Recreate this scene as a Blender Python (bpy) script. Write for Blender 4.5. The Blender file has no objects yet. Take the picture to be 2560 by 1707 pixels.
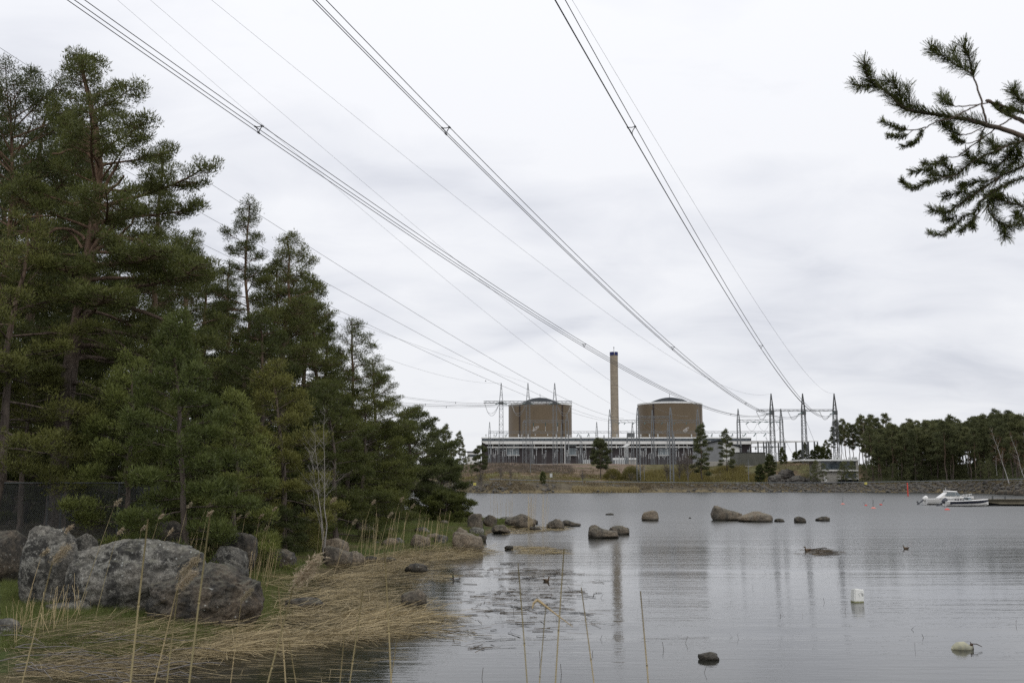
import bpy, bmesh, math, random
import numpy as np
from math import radians, sin, cos, tan, pi, atan2, sqrt
from mathutils import Vector, Matrix, noise as mnoise

S = bpy.context.scene
COL = S.collection
RNG = np.random.default_rng(7)
random.seed(7)

# ------------------------------------------------------------------ camera
F = 2489.0; CX, CY = 1280.0, 853.5; CAMH = 3.1; PITCH = math.atan((1206 - CY) / F)
cam = bpy.data.cameras.new('camera'); camo = bpy.data.objects.new('camera', cam); COL.objects.link(camo)
cam.sensor_width = 36.0; cam.lens = 36.0 * F / 2560.0
cam.clip_start = 0.1; cam.clip_end = 6000
camo.location = (0, 0, CAMH); camo.rotation_euler = (radians(90) + PITCH, 0, 0)
cam.dof.use_dof = True; cam.dof.focus_distance = 70.0; cam.dof.aperture_fstop = 8.0
S.camera = camo
S.view_settings.view_transform = 'Standard'; S.view_settings.look = 'None'
S.view_settings.exposure = 0.03; S.view_settings.gamma = 1.0; S.view_settings.use_curve_mapping = False
S.cycles.max_bounces = 6; S.cycles.diffuse_bounces = 3; S.cycles.glossy_bounces = 3
S.cycles.transparent_max_bounces = 12; S.cycles.volume_bounces = 2; S.cycles.use_denoising = False

# ------------------------------------------------------------------ sky and sun (overcast)
SUN_EL, SUN_AZ = radians(48), radians(150)      # azimuth clockwise from +Y (the view direction)
W = bpy.data.worlds.new('World'); S.world = W; W.use_nodes = True
nt = W.node_tree; nt.nodes.clear()
def wn(t, **k):
    n = nt.nodes.new(t)
    for a, b in k.items(): setattr(n, a, b)
    return n
wo = wn('ShaderNodeOutputWorld')
sky = wn('ShaderNodeTexSky', sky_type='NISHITA', sun_disc=False); sky.sun_elevation = SUN_EL; sky.sun_rotation = SUN_AZ
bg1 = wn('ShaderNodeBackground'); bg1.inputs[1].default_value = 0.1
nt.links.new(sky.outputs[0], bg1.inputs[0])
tc = wn('ShaderNodeTexCoord'); sp = wn('ShaderNodeSeparateXYZ'); nt.links.new(tc.outputs['Generated'], sp.inputs[0])
def wm(op, a, b=None, clamp=False):
    n = wn('ShaderNodeMath', operation=op, use_clamp=clamp)
    for i, v in enumerate((a, b)):
        if v is None: continue
        if isinstance(v, (int, float)): n.inputs[i].default_value = v
        else: nt.links.new(v, n.inputs[i])
    return n.outputs[0]
zc = wm('MAXIMUM', sp.outputs[2], 0.0); den = wm('ADD', zc, 0.24)
cx = wm('DIVIDE', sp.outputs[0], den); cy = wm('DIVIDE', sp.outputs[1], den)
cb = wn('ShaderNodeCombineXYZ'); nt.links.new(cx, cb.inputs[0]); nt.links.new(cy, cb.inputs[1]); cb.inputs[2].default_value = 3.7
def wnoise(scale, detail, rough, dist=0.0, off=(0, 0, 0), sc=(1, 1, 1)):
    mp = wn('ShaderNodeMapping'); mp.inputs['Location'].default_value = off; mp.inputs['Scale'].default_value = sc
    nt.links.new(cb.outputs[0], mp.inputs[0])
    n = wn('ShaderNodeTexNoise'); n.inputs['Scale'].default_value = scale; n.inputs['Detail'].default_value = detail
    n.inputs['Roughness'].default_value = rough; n.inputs['Distortion'].default_value = dist
    nt.links.new(mp.outputs[0], n.inputs['Vector']); return n.outputs[0]
n1 = wnoise(1.5, 3, 0.5, 0.3, (3.1, 1.7, 0), (0.7, 1, 1)); n2 = wnoise(4.2, 5, 0.55, 0.5, (7.3, 2.2, 1), (0.75, 1, 1))
mixv = wm('ADD', wm('MULTIPLY', n1, 0.68), wm('MULTIPLY', n2, 0.32))
cr = wn('ShaderNodeValToRGB'); nt.links.new(mixv, cr.inputs[0])
e = cr.color_ramp.elements
e[0].position = 0.36; e[0].color = (0.665, 0.685, 0.75, 1)
e[1].position = 0.56; e[1].color = (0.89, 0.90, 0.935, 1)
e2 = cr.color_ramp.elements.new(0.46); e2.color = (0.80, 0.815, 0.865, 1)
bg2 = wn('ShaderNodeBackground'); nt.links.new(wm('ADD', wm('MULTIPLY', zc, 0.36), 0.94), bg2.inputs[1]); nt.links.new(cr.outputs[0], bg2.inputs[0])
mx = wn('ShaderNodeMixShader'); mx.inputs[0].default_value = 0.96
nt.links.new(bg1.outputs[0], mx.inputs[1]); nt.links.new(bg2.outputs[0], mx.inputs[2]); nt.links.new(mx.outputs[0], wo.inputs[0])

sl = bpy.data.lights.new('sun', 'SUN'); sl.energy = 0.7; sl.angle = radians(25); sl.color = (1.0, 0.96, 0.9)
so = bpy.data.objects.new('sun', sl); COL.objects.link(so)
sd = Vector((sin(SUN_AZ) * cos(SUN_EL), cos(SUN_AZ) * cos(SUN_EL), sin(SUN_EL)))
so.rotation_euler = sd.to_track_quat('Z', 'Y').to_euler(); so.location = (0, 0, 80)

# ------------------------------------------------------------------ pixel -> world helpers (source pixels, true distances)
cp, spp = cos(PITCH), sin(PITCH)
def at(px, py, Y):
    u = (px - CX) / F; v = (CY - py) / F
    t = Y / (cp - v * spp)
    return Vector((u * t, Y, CAMH + t * (spp + v * cp)))
def onz(px, py, z=0.0):
    u = (px - CX) / F; v = (CY - py) / F
    t = (z - CAMH) / (spp + v * cp)
    return Vector((u * t, t * (cp - v * spp), z))
def ppm(Y): return F / Y     # source pixels per metre near the horizon

# ------------------------------------------------------------------ mesh builder
def empty(name, loc=(0, 0, 0), rz=0.0):
    o = bpy.data.objects.new(name, None); COL.objects.link(o); o.location = loc; o.rotation_euler = (0, 0, rz)
    o.empty_display_size = 0.3
    return o
def tag(o, label=None, cat=None, group=None, kind=None):
    if label: o['label'] = label
    if cat: o['category'] = cat
    if group: o['group'] = group
    if kind: o['kind'] = kind
    return o
class MB:
    def __init__(s): s.v = []; s.n = 0; s.f = []; s.mi = []; s.tint = []; s.cur = 0; s.anytint = False
    def add(s, V, Fc, tint=None):
        V = np.asarray(V, dtype=np.float64).reshape(-1, 3); s.v.append(V)
        if isinstance(Fc, np.ndarray): s.f.append((Fc + s.n, s.cur))
        else:
            by = {}
            for f in Fc: by.setdefault(len(f), []).append(f)
            for k, fl in by.items(): s.f.append((np.asarray(fl) + s.n, s.cur))
        if tint is None: s.tint.append(np.full(len(V), 0.5))
        else: s.tint.append(np.broadcast_to(np.asarray(tint, dtype=float), (len(V),)) if np.ndim(tint) == 0 else np.asarray(tint)); s.anytint = True
        s.n += len(V); return s
    def box(s, c, d, rz=0.0, tilt=None):
        hx, hy, hz = d[0] / 2, d[1] / 2, d[2] / 2
        V = np.array([[x, y, z] for z in (-hz, hz) for y in (-hy, hy) for x in (-hx, hx)])
        if tilt is not None: V = V @ np.array(tilt.to_3x3()).T
        if rz: 
            c_, s_ = cos(rz), sin(rz); V = V @ np.array([[c_, s_, 0], [-s_, c_, 0], [0, 0, 1]])
        V = V + np.array(c)
        return s.add(V, np.array([[0, 2, 3, 1], [4, 5, 7, 6], [0, 1, 5, 4], [2, 6, 7, 3], [0, 4, 6, 2], [1, 3, 7, 5]]))
    def box2(s, a, b):
        a = np.array(a, float); b = np.array(b, float); return s.box((a + b) / 2, np.abs(b - a))
    def tube(s, P, R, n=6, cap=True, tint=None):
        P = np.asarray([tuple(p) for p in P], float); m = len(P); R = np.broadcast_to(np.asarray(R, float), (m,))
        T = np.gradient(P, axis=0); T /= np.linalg.norm(T, axis=1)[:, None] + 1e-9
        ref = np.array([0, 0, 1.0]) if abs(T[0][2]) < 0.9 else np.array([1.0, 0, 0])
        A = np.cross(T, ref); A /= np.linalg.norm(A, axis=1)[:, None] + 1e-9; B = np.cross(T, A)
        ang = np.arange(n) * 2 * pi / n
        V = P[:, None, :] + R[:, None, None] * (A[:, None, :] * np.cos(ang)[None, :, None] + B[:, None, :] * np.sin(ang)[None, :, None])
        i = np.arange(m - 1)[:, None]; j = np.arange(n)[None, :]; k = (j + 1) % n
        Fq = np.stack([i * n + j, i * n + k, (i + 1) * n + k, (i + 1) * n + j], -1).reshape(-1, 4)
        s.add(V.reshape(-1, 3), Fq, tint)
        if cap:
            s.n -= 0
            s.f.append((np.array([list(range(n))]) + s.n - m * n, s.cur)); s.f.append((np.array([list(range(n))[::-1]]) + s.n - n, s.cur))
        return s
    def bars(s, A, B, w):
        A = np.asarray(A, float).reshape(-1, 3); B = np.asarray(B, float).reshape(-1, 3); k = len(A)
        w = np.broadcast_to(np.asarray(w, float), (k,))
        T = B - A; T /= np.linalg.norm(T, axis=1)[:, None] + 1e-9
        ref = np.where(np.abs(T[:, 2:3]) < 0.9, np.array([[0, 0, 1.0]]), np.array([[1.0, 0, 0]]))
        U = np.cross(T, ref); U /= np.linalg.norm(U, axis=1)[:, None] + 1e-9; Vv = np.cross(T, U)
        h = (w / 2)[:, None]
        c = [(-1, -1), (1, -1), (1, 1), (-1, 1)]
        V = np.stack([A + h * (a * U + b * Vv) for a, b in c] + [B + h * (a * U + b * Vv) for a, b in c], 1)
        f = np.array([[0, 1, 5, 4], [1, 2, 6, 5], [2, 3, 7, 6], [3, 0, 4, 7]])
        s.add(V.reshape(-1, 3), (np.arange(k)[:, None, None] * 8 + f[None]).reshape(-1, 4)); return s
    def tris(s, C, D, L, Wd, tint=None, flat=None):
        """pointed blades: base centre C, direction D, length L, width W"""
        C = np.asarray(C); k = len(C); D = D / (np.linalg.norm(D, axis=1)[:, None] + 1e-9)
        R = RNG.normal(size=(k, 3)); Sd = np.cross(D, R); Sd /= np.linalg.norm(Sd, axis=1)[:, None] + 1e-9
        L = np.broadcast_to(L, (k,))[:, None]; Wd = np.broadcast_to(Wd, (k,))[:, None]
        V = np.stack([C - Sd * Wd / 2, C + Sd * Wd / 2, C + D * L], 1).reshape(-1, 3)
        t = None if tint is None else np.repeat(np.broadcast_to(tint, (k,)), 3)
        return s.add(V, np.arange(k * 3).reshape(-1, 3), t)
    def quads(s, A, B, Wd, tint=None):
        A = np.asarray(A, float); B = np.asarray(B, float); k = len(A); D = B - A
        up = np.array([[0, 0, 1.0]]) + RNG.normal(size=(k, 3)) * 0.5
        Sd = np.cross(D, up); Sd /= np.linalg.norm(Sd, axis=1)[:, None] + 1e-9; Wd = np.broadcast_to(Wd, (k,))[:, None]
        V = np.stack([A - Sd * Wd / 2, A + Sd * Wd / 2, B + Sd * Wd / 2, B - Sd * Wd / 2], 1).reshape(-1, 3)
        t = None if tint is None else np.repeat(np.broadcast_to(tint, (k,)), 4)
        return s.add(V, np.arange(k * 4).reshape(-1, 4), t)
    def lathe(s, prof, c=(0, 0, 0), n=24, axis='z'):
        m = len(prof); ang = np.arange(n) * 2 * pi / n
        V = np.array([[r * cos(a), r * sin(a), z] for r, z in prof for a in ang])
        if axis == 'x': V = V[:, [2, 0, 1]]
        V = V + np.array(c)
        i = np.arange(m - 1)[:, None]; j = np.arange(n)[None, :]; k = (j + 1) % n
        s.add(V, np.stack([i * n + j, i * n + k, (i + 1) * n + k, (i + 1) * n + j], -1).reshape(-1, 4)); return s
    def mesh(s, name, mats, smooth=False):
        me = bpy.data.meshes.new(name)
        V = np.concatenate(s.v) if s.v else np.zeros((0, 3)); me.vertices.add(len(V)); me.vertices.foreach_set('co', V.astype(np.float32).ravel())
        idx = np.concatenate([f.ravel() for f, _ in s.f]); tot = np.concatenate([np.full(len(f), f.shape[1]) for f, _ in s.f])
        mi = np.concatenate([np.full(len(f), m) for f, m in s.f])
        st = np.concatenate([[0], np.cumsum(tot)[:-1]])
        me.loops.add(len(idx)); me.loops.foreach_set('vertex_index', idx.astype(np.int32))
        me.polygons.add(len(tot)); me.polygons.foreach_set('loop_start', st.astype(np.int32)); me.polygons.foreach_set('loop_total', tot.astype(np.int32))
        for m in (mats if isinstance(mats, (list, tuple)) else [mats]): me.materials.append(m)
        me.polygons.foreach_set('material_index', mi.astype(np.int32))
        me.update(calc_edges=True); me.validate()
        if s.anytint:
            a = me.attributes.new('tint', 'FLOAT', 'POINT'); a.data.foreach_set('value', np.concatenate(s.tint).astype(np.float32))
        me.polygons.foreach_set('use_smooth', np.full(len(me.polygons), bool(smooth)))
        return me
    def build(s, name, mats, parent=None, loc=None, rz=0.0, smooth=False):
        return link(name, s.mesh(name, mats, smooth), parent, loc, rz)
def link(name, me, parent=None, loc=None, rz=0.0):
    o = bpy.data.objects.new(name, me); COL.objects.link(o)
    if loc is not None: o.location = loc
    o.rotation_euler = (0, 0, rz)
    if parent: o.parent = parent
    return o
def copy_tree(o, parent=None):
    c = o.copy(); COL.objects.link(c)
    if parent: c.parent = parent
    for ch in list(o.children): copy_tree(ch, c)
    return c

# ------------------------------------------------------------------ materials
def newmat(name):
    m = bpy.data.materials.new(name); m.use_nodes = True; m.node_tree.nodes.clear(); return m, m.node_tree
class NT:
    def __init__(s, t): s.t = t
    def n(s, ty, **k):
        x = s.t.nodes.new(ty)
        for a, b in k.items(): setattr(x, a, b)
        return x
    def l(s, a, b): s.t.links.new(a, b)
    def m(s, op, a, b=None, c=None, clamp=False):
        x = s.n('ShaderNodeMath', operation=op, use_clamp=clamp)
        for i, v in enumerate((a, b, c)):
            if v is None: continue
            if isinstance(v, (int, float)): x.inputs[i].default_value = v
            else: s.l(v, x.inputs[i])
        return x.outputs[0]
    def noise(s, vec, scale, detail=4, rough=0.55, dist=0.0, sc=None):
        if sc is not None:
            mp = s.n('ShaderNodeMapping'); mp.inputs['Scale'].default_value = sc; s.l(vec, mp.inputs[0]); vec = mp.outputs[0]
        x = s.n('ShaderNodeTexNoise'); s.l(vec, x.inputs['Vector']); x.inputs['Scale'].default_value = scale
        x.inputs['Detail'].default_value = detail; x.inputs['Roughness'].default_value = rough; x.inputs['Distortion'].default_value = dist
        return x.outputs[0]
    def ramp(s, v, stops, interp='LINEAR'):
        x = s.n('ShaderNodeValToRGB'); s.l(v, x.inputs[0]); cr = x.color_ramp; cr.interpolation = interp
        while len(cr.elements) < len(stops): cr.elements.new(0.5)
        for e_, (p, c) in zip(cr.elements, stops):
            e_.position = p; e_.color = (c, c, c, 1) if isinstance(c, (int, float)) else (*c, 1)
        return x.outputs[0]
    def mix(s, f, a, b, mode='MIX'):
        x = s.n('ShaderNodeMix', data_type='RGBA', blend_type=mode)
        for k, v in ((0, f), (6, a), (7, b)):
            if isinstance(v, (int, float)): x.inputs[k].default_value = v
            elif isinstance(v, tuple): x.inputs[k].default_value = (*v, 1)
            else: s.l(v, x.inputs[k])
        return x.outputs[2]
    def bsdf(s, col, rough=0.8, spec=0.3, metal=0.0, bump=None, bstr=0.5, bdist=0.02):
        p = s.n('ShaderNodeBsdfPrincipled'); o = s.n('ShaderNodeOutputMaterial')
        if isinstance(col, tuple): p.inputs['Base Color'].default_value = (*col, 1)
        else: s.l(col, p.inputs['Base Color'])
        if isinstance(rough, (int, float)): p.inputs['Roughness'].default_value = rough
        else: s.l(rough, p.inputs['Roughness'])
        p.inputs['Specular IOR Level'].default_value = spec; p.inputs['Metallic'].default_value = metal
        if bump is not None:
            b = s.n('ShaderNodeBump'); b.inputs['Strength'].default_value = bstr; b.inputs['Distance'].default_value = bdist
            s.l(bump, b.inputs['Height']); s.l(b.outputs[0], p.inputs['Normal'])
        s.l(p.outputs[0], o.inputs[0]); return p
def pmat(name, c1, c2=None, scale=2.0, rough=0.75, spec=0.3, metal=0.0, bstr=0.3, bdist=0.01, streak=None, detail=5):
    m, t = newmat(name); N = NT(t); g = N.n('ShaderNodeTexCoord').outputs['Object']
    if c2 is None: c2 = tuple(x * 0.8 for x in c1)
    nz = N.noise(g, scale, detail, 0.6, 0.2, streak)
    col = N.ramp(nz, [(0.3, c1), (0.7, c2)])
    N.bsdf(col, rough, spec, metal, nz, bstr, bdist); return m
def needle_mat(name, ca, cb_, transl=0.25):
    m, t = newmat(name); N = NT(t)
    a = N.n('ShaderNodeAttribute', attribute_name='tint').outputs['Fac']
    oi = N.n('ShaderNodeObjectInfo').outputs['Random']
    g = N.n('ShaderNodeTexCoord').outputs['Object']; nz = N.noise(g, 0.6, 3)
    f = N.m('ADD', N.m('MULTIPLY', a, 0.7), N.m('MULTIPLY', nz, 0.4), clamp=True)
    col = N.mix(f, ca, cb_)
    hs = N.n('ShaderNodeHueSaturation'); N.l(col, hs.inputs['Color'])
    N.l(N.m('ADD', N.m('MULTIPLY', oi, 0.5), 0.75), hs.inputs['Value'])
    N.l(N.m('ADD', N.m('MULTIPLY', oi, -0.02), 0.503), hs.inputs['Hue'])
    d = N.n('ShaderNodeBsdfPrincipled'); N.l(hs.outputs[0], d.inputs['Base Color']); d.inputs['Roughness'].default_value = 0.55; d.inputs['Specular IOR Level'].default_value = 0.25
    tr = N.n('ShaderNodeBsdfTranslucent'); N.l(hs.outputs[0], tr.inputs[0])
    mxs = N.n('ShaderNodeMixShader'); mxs.inputs[0].default_value = transl
    N.l(d.outputs[0], mxs.inputs[1]); N.l(tr.outputs[0], mxs.inputs[2])
    N.l(mxs.outputs[0], N.n('ShaderNodeOutputMaterial').inputs[0]); return m
M = {}
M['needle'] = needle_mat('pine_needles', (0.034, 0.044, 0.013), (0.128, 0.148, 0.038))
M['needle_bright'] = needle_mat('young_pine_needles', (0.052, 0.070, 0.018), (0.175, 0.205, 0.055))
M['needle_yellow'] = needle_mat('yellowish_pine_needles', (0.058, 0.068, 0.018), (0.180, 0.188, 0.050))
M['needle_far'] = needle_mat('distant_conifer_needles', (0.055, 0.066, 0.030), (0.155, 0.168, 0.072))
M['needle_dark'] = needle_mat('juniper_needles', (0.042, 0.054, 0.020), (0.12, 0.14, 0.044))
M['willow'] = needle_mat('budding_willow_twigs', (0.070, 0.060, 0.020), (0.215, 0.20, 0.055), 0.2)
M['twigs'] = needle_mat('bare_twigs', (0.10, 0.08, 0.06), (0.20, 0.165, 0.13), 0.1)
M['birch_twigs'] = needle_mat('birch_twigs_with_buds', (0.13, 0.075, 0.03), (0.22, 0.15, 0.06), 0.2)
M['grass'] = needle_mat('fresh_grass', (0.055, 0.080, 0.022), (0.160, 0.190, 0.055), 0.3)
M['drygrass'] = needle_mat('dry_grass_and_scrub', (0.09, 0.075, 0.04), (0.24, 0.20, 0.12), 0.2)
M['straw'] = needle_mat('fallen_reed_straw', (0.060, 0.050, 0.028), (0.46, 0.385, 0.205), 0.15)
M['debris'] = needle_mat('wet_dark_reed_debris', (0.04, 0.032, 0.02), (0.13, 0.105, 0.06), 0.05)
M['reed'] = needle_mat('dry_reed_stem', (0.30, 0.24, 0.11), (0.54, 0.46, 0.26), 0.1)
M['plume'] = needle_mat('reed_seed_plume', (0.20, 0.165, 0.10), (0.44, 0.38, 0.26), 0.3)

def bark_mat(name, low, high, zlo, zhi, scale=9):
    m, t = newmat(name); N = NT(t); g = N.n('ShaderNodeTexCoord').outputs['Object']
    sx = N.n('ShaderNodeSeparateXYZ'); N.l(g, sx.inputs[0])
    f = N.m('DIVIDE', N.m('SUBTRACT', sx.outputs[2], zlo), zhi - zlo, clamp=True)
    nz = N.noise(g, scale, 6, 0.65, 0.6, (1, 1, 0.22)); big = N.noise(g, 1.2, 3)
    c = N.mix(N.m('ADD', f, N.m('MULTIPLY', N.m('SUBTRACT', big, 0.5), 0.6), clamp=True), low, high)
    c = N.mix(1.0, c, N.ramp(nz, [(0.32, 0.35), (0.62, 1.25)]), 'MULTIPLY')
    N.bsdf(c, 0.95, 0.15, 0, nz, 0.9, 0.05); return m
M['bark'] = bark_mat('pine_bark', (0.120, 0.098, 0.082), (0.185, 0.120, 0.080), 5.0, 12.0)
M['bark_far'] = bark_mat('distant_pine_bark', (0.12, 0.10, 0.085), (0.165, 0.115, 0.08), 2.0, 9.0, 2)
M['bark_grey'] = pmat('grey_branch_bark', (0.22, 0.20, 0.18), (0.12, 0.11, 0.10), 8)
def birch_mat():
    m, t = newmat('birch_bark'); N = NT(t); g = N.n('ShaderNodeTexCoord').outputs['Object']
    nz = N.noise(g, 5, 4, 0.6, 0.3, (0.6, 0.6, 2.5)); c = N.ramp(nz, [(0.36, (0.05, 0.045, 0.04)), (0.44, (0.36, 0.35, 0.33)), (0.8, (0.5, 0.49, 0.47))])
    N.bsdf(c, 0.7, 0.3); return m
M['birch'] = birch_mat()
M['pale_bark'] = pmat('pale_sapling_bark', (0.34, 0.32, 0.29), (0.22, 0.20, 0.18), 8)

def rock_mat(name, base, alt, dark_amt=0.5, lichen=0.3, wet=True, sc=1.0):
    m, t = newmat(name); N = NT(t); g = N.n('ShaderNodeTexCoord').outputs['Object']; geo = N.n('ShaderNodeNewGeometry')
    big = N.noise(g, 1.1 * sc, 5, 0.6, 0.4); med = N.noise(g, 4.5 * sc, 8, 0.72, 0.2); fine = N.noise(g, 42 * sc, 5, 0.75)
    c = N.mix(N.ramp(big, [(0.35, 0.0), (0.65, 1.0)]), base, alt)
    c = N.mix(1.0, c, N.ramp(fine, [(0.3, 0.5), (0.7, 1.45)]), 'MULTIPLY'); spk = N.noise(g, 13 * sc, 6, 0.8); c = N.mix(1.0, c, N.ramp(spk, [(0.36, 0.35), (0.52, 1.0), (0.66, 1.6)]), 'MULTIPLY')
    oi = N.n('ShaderNodeObjectInfo').outputs['Random']
    # crustose lichen: dark scabs and pale round spots
    dk = N.noise(g, 2.1 * sc, 12, 0.86, 0.25)
    dm = N.m('MULTIPLY', N.ramp(dk, [(0.485, 1.0), (0.525, 0.0)]), N.m('MULTIPLY', N.ramp(big, [(0.42, 1.0), (0.60, 0.3)]), dark_amt))
    c = N.mix(dm, c, (0.022, 0.021, 0.019))
    vo = N.n('ShaderNodeTexVoronoi'); N.l(g, vo.inputs['Vector']); vo.inputs['Scale'].default_value = 7 * sc; vo.inputs['Randomness'].default_value = 1
    ds = N.m('ADD', vo.outputs['Distance'], N.m('MULTIPLY', N.m('SUBTRACT', N.noise(g, 30 * sc, 4), 0.5), 0.35))
    lm = N.m('MULTIPLY', N.ramp(ds, [(0.11, 1.0), (0.17, 0.0)]), N.ramp(N.noise(g, 1.7 * sc, 3), [(0.50, 0.0), (0.60, 1.0)]))
    c = N.mix(N.m('MULTIPLY', lm, lichen * 2.0, clamp=True), c, (0.42, 0.43, 0.40))
    sx = N.n('ShaderNodeSeparateXYZ'); N.l(geo.outputs['Position'], sx.inputs[0]); nn = N.n('ShaderNodeSeparateXYZ'); N.l(geo.outputs['Normal'], nn.inputs[0])
    gm = N.m('MULTIPLY', N.ramp(nn.outputs[2], [(0.55, 0.0), (0.95, 1.0)]), N.ramp(med, [(0.45, 0.0), (0.6, 0.55)]))
    c = N.mix(gm, c, (0.17, 0.165, 0.12))
    rough = 0.85
    if wet:
        wl = N.ramp(N.m('ADD', sx.outputs[2], N.m('MULTIPLY', med, 0.18)), [(0.14, 1.0), (0.27, 0.0)])
        c = N.mix(N.m('MULTIPLY', wl, 0.85), c, (0.022, 0.020, 0.014))
        rough = N.m('SUBTRACT', 0.85, N.m('MULTIPLY', wl, 0.45))
    bm = N.m('ADD', N.m('ADD', N.m('MULTIPLY', med, 1.0), N.m('MULTIPLY', fine, 0.3)), N.m('MULTIPLY', spk, 0.6))
    N.bsdf(c, rough, 0.3, 0, bm, 1.0, 0.05 / sc); return m
M['rock_grey'] = rock_mat('lichened_grey_granite', (0.225, 0.22, 0.195), (0.175, 0.16, 0.135), 0.95, 0.4, False)
M['rock_brown'] = rock_mat('brown_granite', (0.135, 0.12, 0.095), (0.18, 0.145, 0.105), 0.55, 0.12)
M['rock_tan'] = rock_mat('tan_pink_granite', (0.25, 0.195, 0.135), (0.175, 0.155, 0.125), 0.35, 0.1)
M['rock_dark'] = rock_mat('dark_granite', (0.085, 0.080, 0.068), (0.115, 0.090, 0.064), 0.9, 0.35)
M['riprap'] = rock_mat('quarried_bank_stone', (0.155, 0.145, 0.13), (0.10, 0.088, 0.075), 0.6, 0.1, True, 0.5)
M['steel'] = pmat('galvanised_steel', (0.19, 0.20, 0.205), (0.13, 0.14, 0.145), 1.5, 0.5, 0.5)
M['steel_dark'] = pmat('weathered_dark_steel', (0.085, 0.09, 0.09), (0.05, 0.055, 0.055), 1.5, 0.55, 0.5)
M['wire'] = pmat('aluminium_conductor', (0.075, 0.078, 0.08), (0.05, 0.05, 0.052), 0.5, 0.5, 0.5)
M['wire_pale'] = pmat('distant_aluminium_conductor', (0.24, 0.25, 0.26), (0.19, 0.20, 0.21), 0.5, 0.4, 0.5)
M['insul'] = pmat('green_glass_insulator', (0.07, 0.15, 0.14), (0.05, 0.10, 0.10), 3, 0.25, 0.5)
M['porcelain'] = pmat('white_grey_porcelain', (0.56, 0.57, 0.56), (0.42, 0.43, 0.42), 3, 0.3, 0.5)
M['white'] = pmat('white_painted_metal', (0.74, 0.74, 0.72), (0.62, 0.62, 0.60), 0.4, 0.5, 0.4, streak=(1, 1, 0.2))
M['offwhite'] = pmat('off_white_concrete_panel', (0.70, 0.69, 0.66), (0.58, 0.57, 0.54), 0.5, 0.7, 0.3)
M['maroon'] = pmat('dark_maroon_cladding', (0.044, 0.034, 0.034), (0.032, 0.026, 0.027), 0.3, 0.55, 0.35)
M['glass_dark'] = pmat('dark_window_glass', (0.035, 0.045, 0.055), (0.06, 0.075, 0.085), 0.25, 0.12, 0.6, bstr=0.02)
M['glass_grey'] = pmat('grey_glazing', (0.12, 0.145, 0.155), (0.20, 0.23, 0.24), 0.5, 0.25, 0.6, bstr=0.02)
M['concrete'] = pmat('pale_concrete', (0.40, 0.38, 0.34), (0.30, 0.285, 0.26), 0.6, 0.85)
M['grey_clad'] = pmat('mid_grey_ribbed_sheet', (0.24, 0.245, 0.255), (0.20, 0.205, 0.21), 0.4, 0.5)
M['green_clad'] = pmat('olive_grey_ribbed_sheet', (0.125, 0.125, 0.105), (0.095, 0.096, 0.082), 0.4, 0.55)
M['asphalt'] = pmat('asphalt', (0.075, 0.075, 0.073), (0.055, 0.055, 0.055), 2, 0.9)
M['gravel'] = pmat('pale_gravel', (0.33, 0.31, 0.27), (0.24, 0.225, 0.20), 3, 0.95)
M['roof_dark'] = pmat('dark_grey_roof', (0.034, 0.038, 0.041), (0.046, 0.050, 0.054), 0.2, 0.9, 0.08)
M['blue'] = pmat('dark_blue_paint', (0.015, 0.022, 0.11), (0.012, 0.018, 0.085), 0.4, 0.5)
M['wood_old'] = pmat('weathered_brown_timber', (0.105, 0.072, 0.05), (0.06, 0.042, 0.032), 5, 0.85, streak=(1, 1, 0.1))
M['jetty'] = pmat('mossy_old_concrete', (0.17, 0.15, 0.11), (0.10, 0.088, 0.06), 1.2, 0.9, detail=8)
M['red'] = pmat('faded_red_plastic', (0.62, 0.085, 0.06), (0.50, 0.06, 0.045), 4, 0.4)
M['pink'] = pmat('faded_pink_plastic', (0.66, 0.25, 0.20), (0.55, 0.17, 0.14), 4, 0.5)
M['hullwhite'] = pmat('white_gelcoat', (0.78, 0.77, 0.74), (0.70, 0.69, 0.66), 0.8, 0.25, 0.5, bstr=0.02)
M['navy'] = pmat('dark_navy_stripe', (0.018, 0.022, 0.040), (0.015, 0.018, 0.032), 1, 0.3, 0.5, bstr=0.02)
M['motor'] = pmat('dark_grey_motor_cowl', (0.065, 0.07, 0.085), (0.05, 0.055, 0.065), 2, 0.35, 0.5, bstr=0.02)
M['yellow'] = pmat('yellow_sign_paint', (0.75, 0.66, 0.16), (0.68, 0.60, 0.15), 2, 0.5)
M['black'] = pmat('black_rubber', (0.02, 0.02, 0.02), (0.03, 0.03, 0.03), 4, 0.6)

# ================================================================== terrain
def smooth(a, b, x): 
    t = np.clip((x - a) / (b - a), 0, 1); return t * t * (3 - 2 * t)
def vnoise(x, y, seed=0):
    xi = np.floor(x); yi = np.floor(y); fx = x - xi; fy = y - yi; fx = fx * fx * (3 - 2 * fx); fy = fy * fy * (3 - 2 * fy)
    def h(a, b):
        q = np.sin(a * 127.1 + b * 311.7 + seed * 74.7) * 43758.5453; return q - np.floor(q)
    return (h(xi, yi) * (1 - fx) + h(xi + 1, yi) * fx) * (1 - fy) + (h(xi, yi + 1) * (1 - fx) + h(xi + 1, yi + 1) * fx) * fy
def fbm(x, y, seed=0, o=4):
    r = 0; a = 0.5; 
    for k in range(o): r = r + a * vnoise(x * 2 ** k, y * 2 ** k, seed + k); a *= 0.5
    return r / (1 - 0.5 ** o)
def poly_px(pts): return [tuple(onz(a, b, 0.0)[:2]) for a, b in pts]
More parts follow.
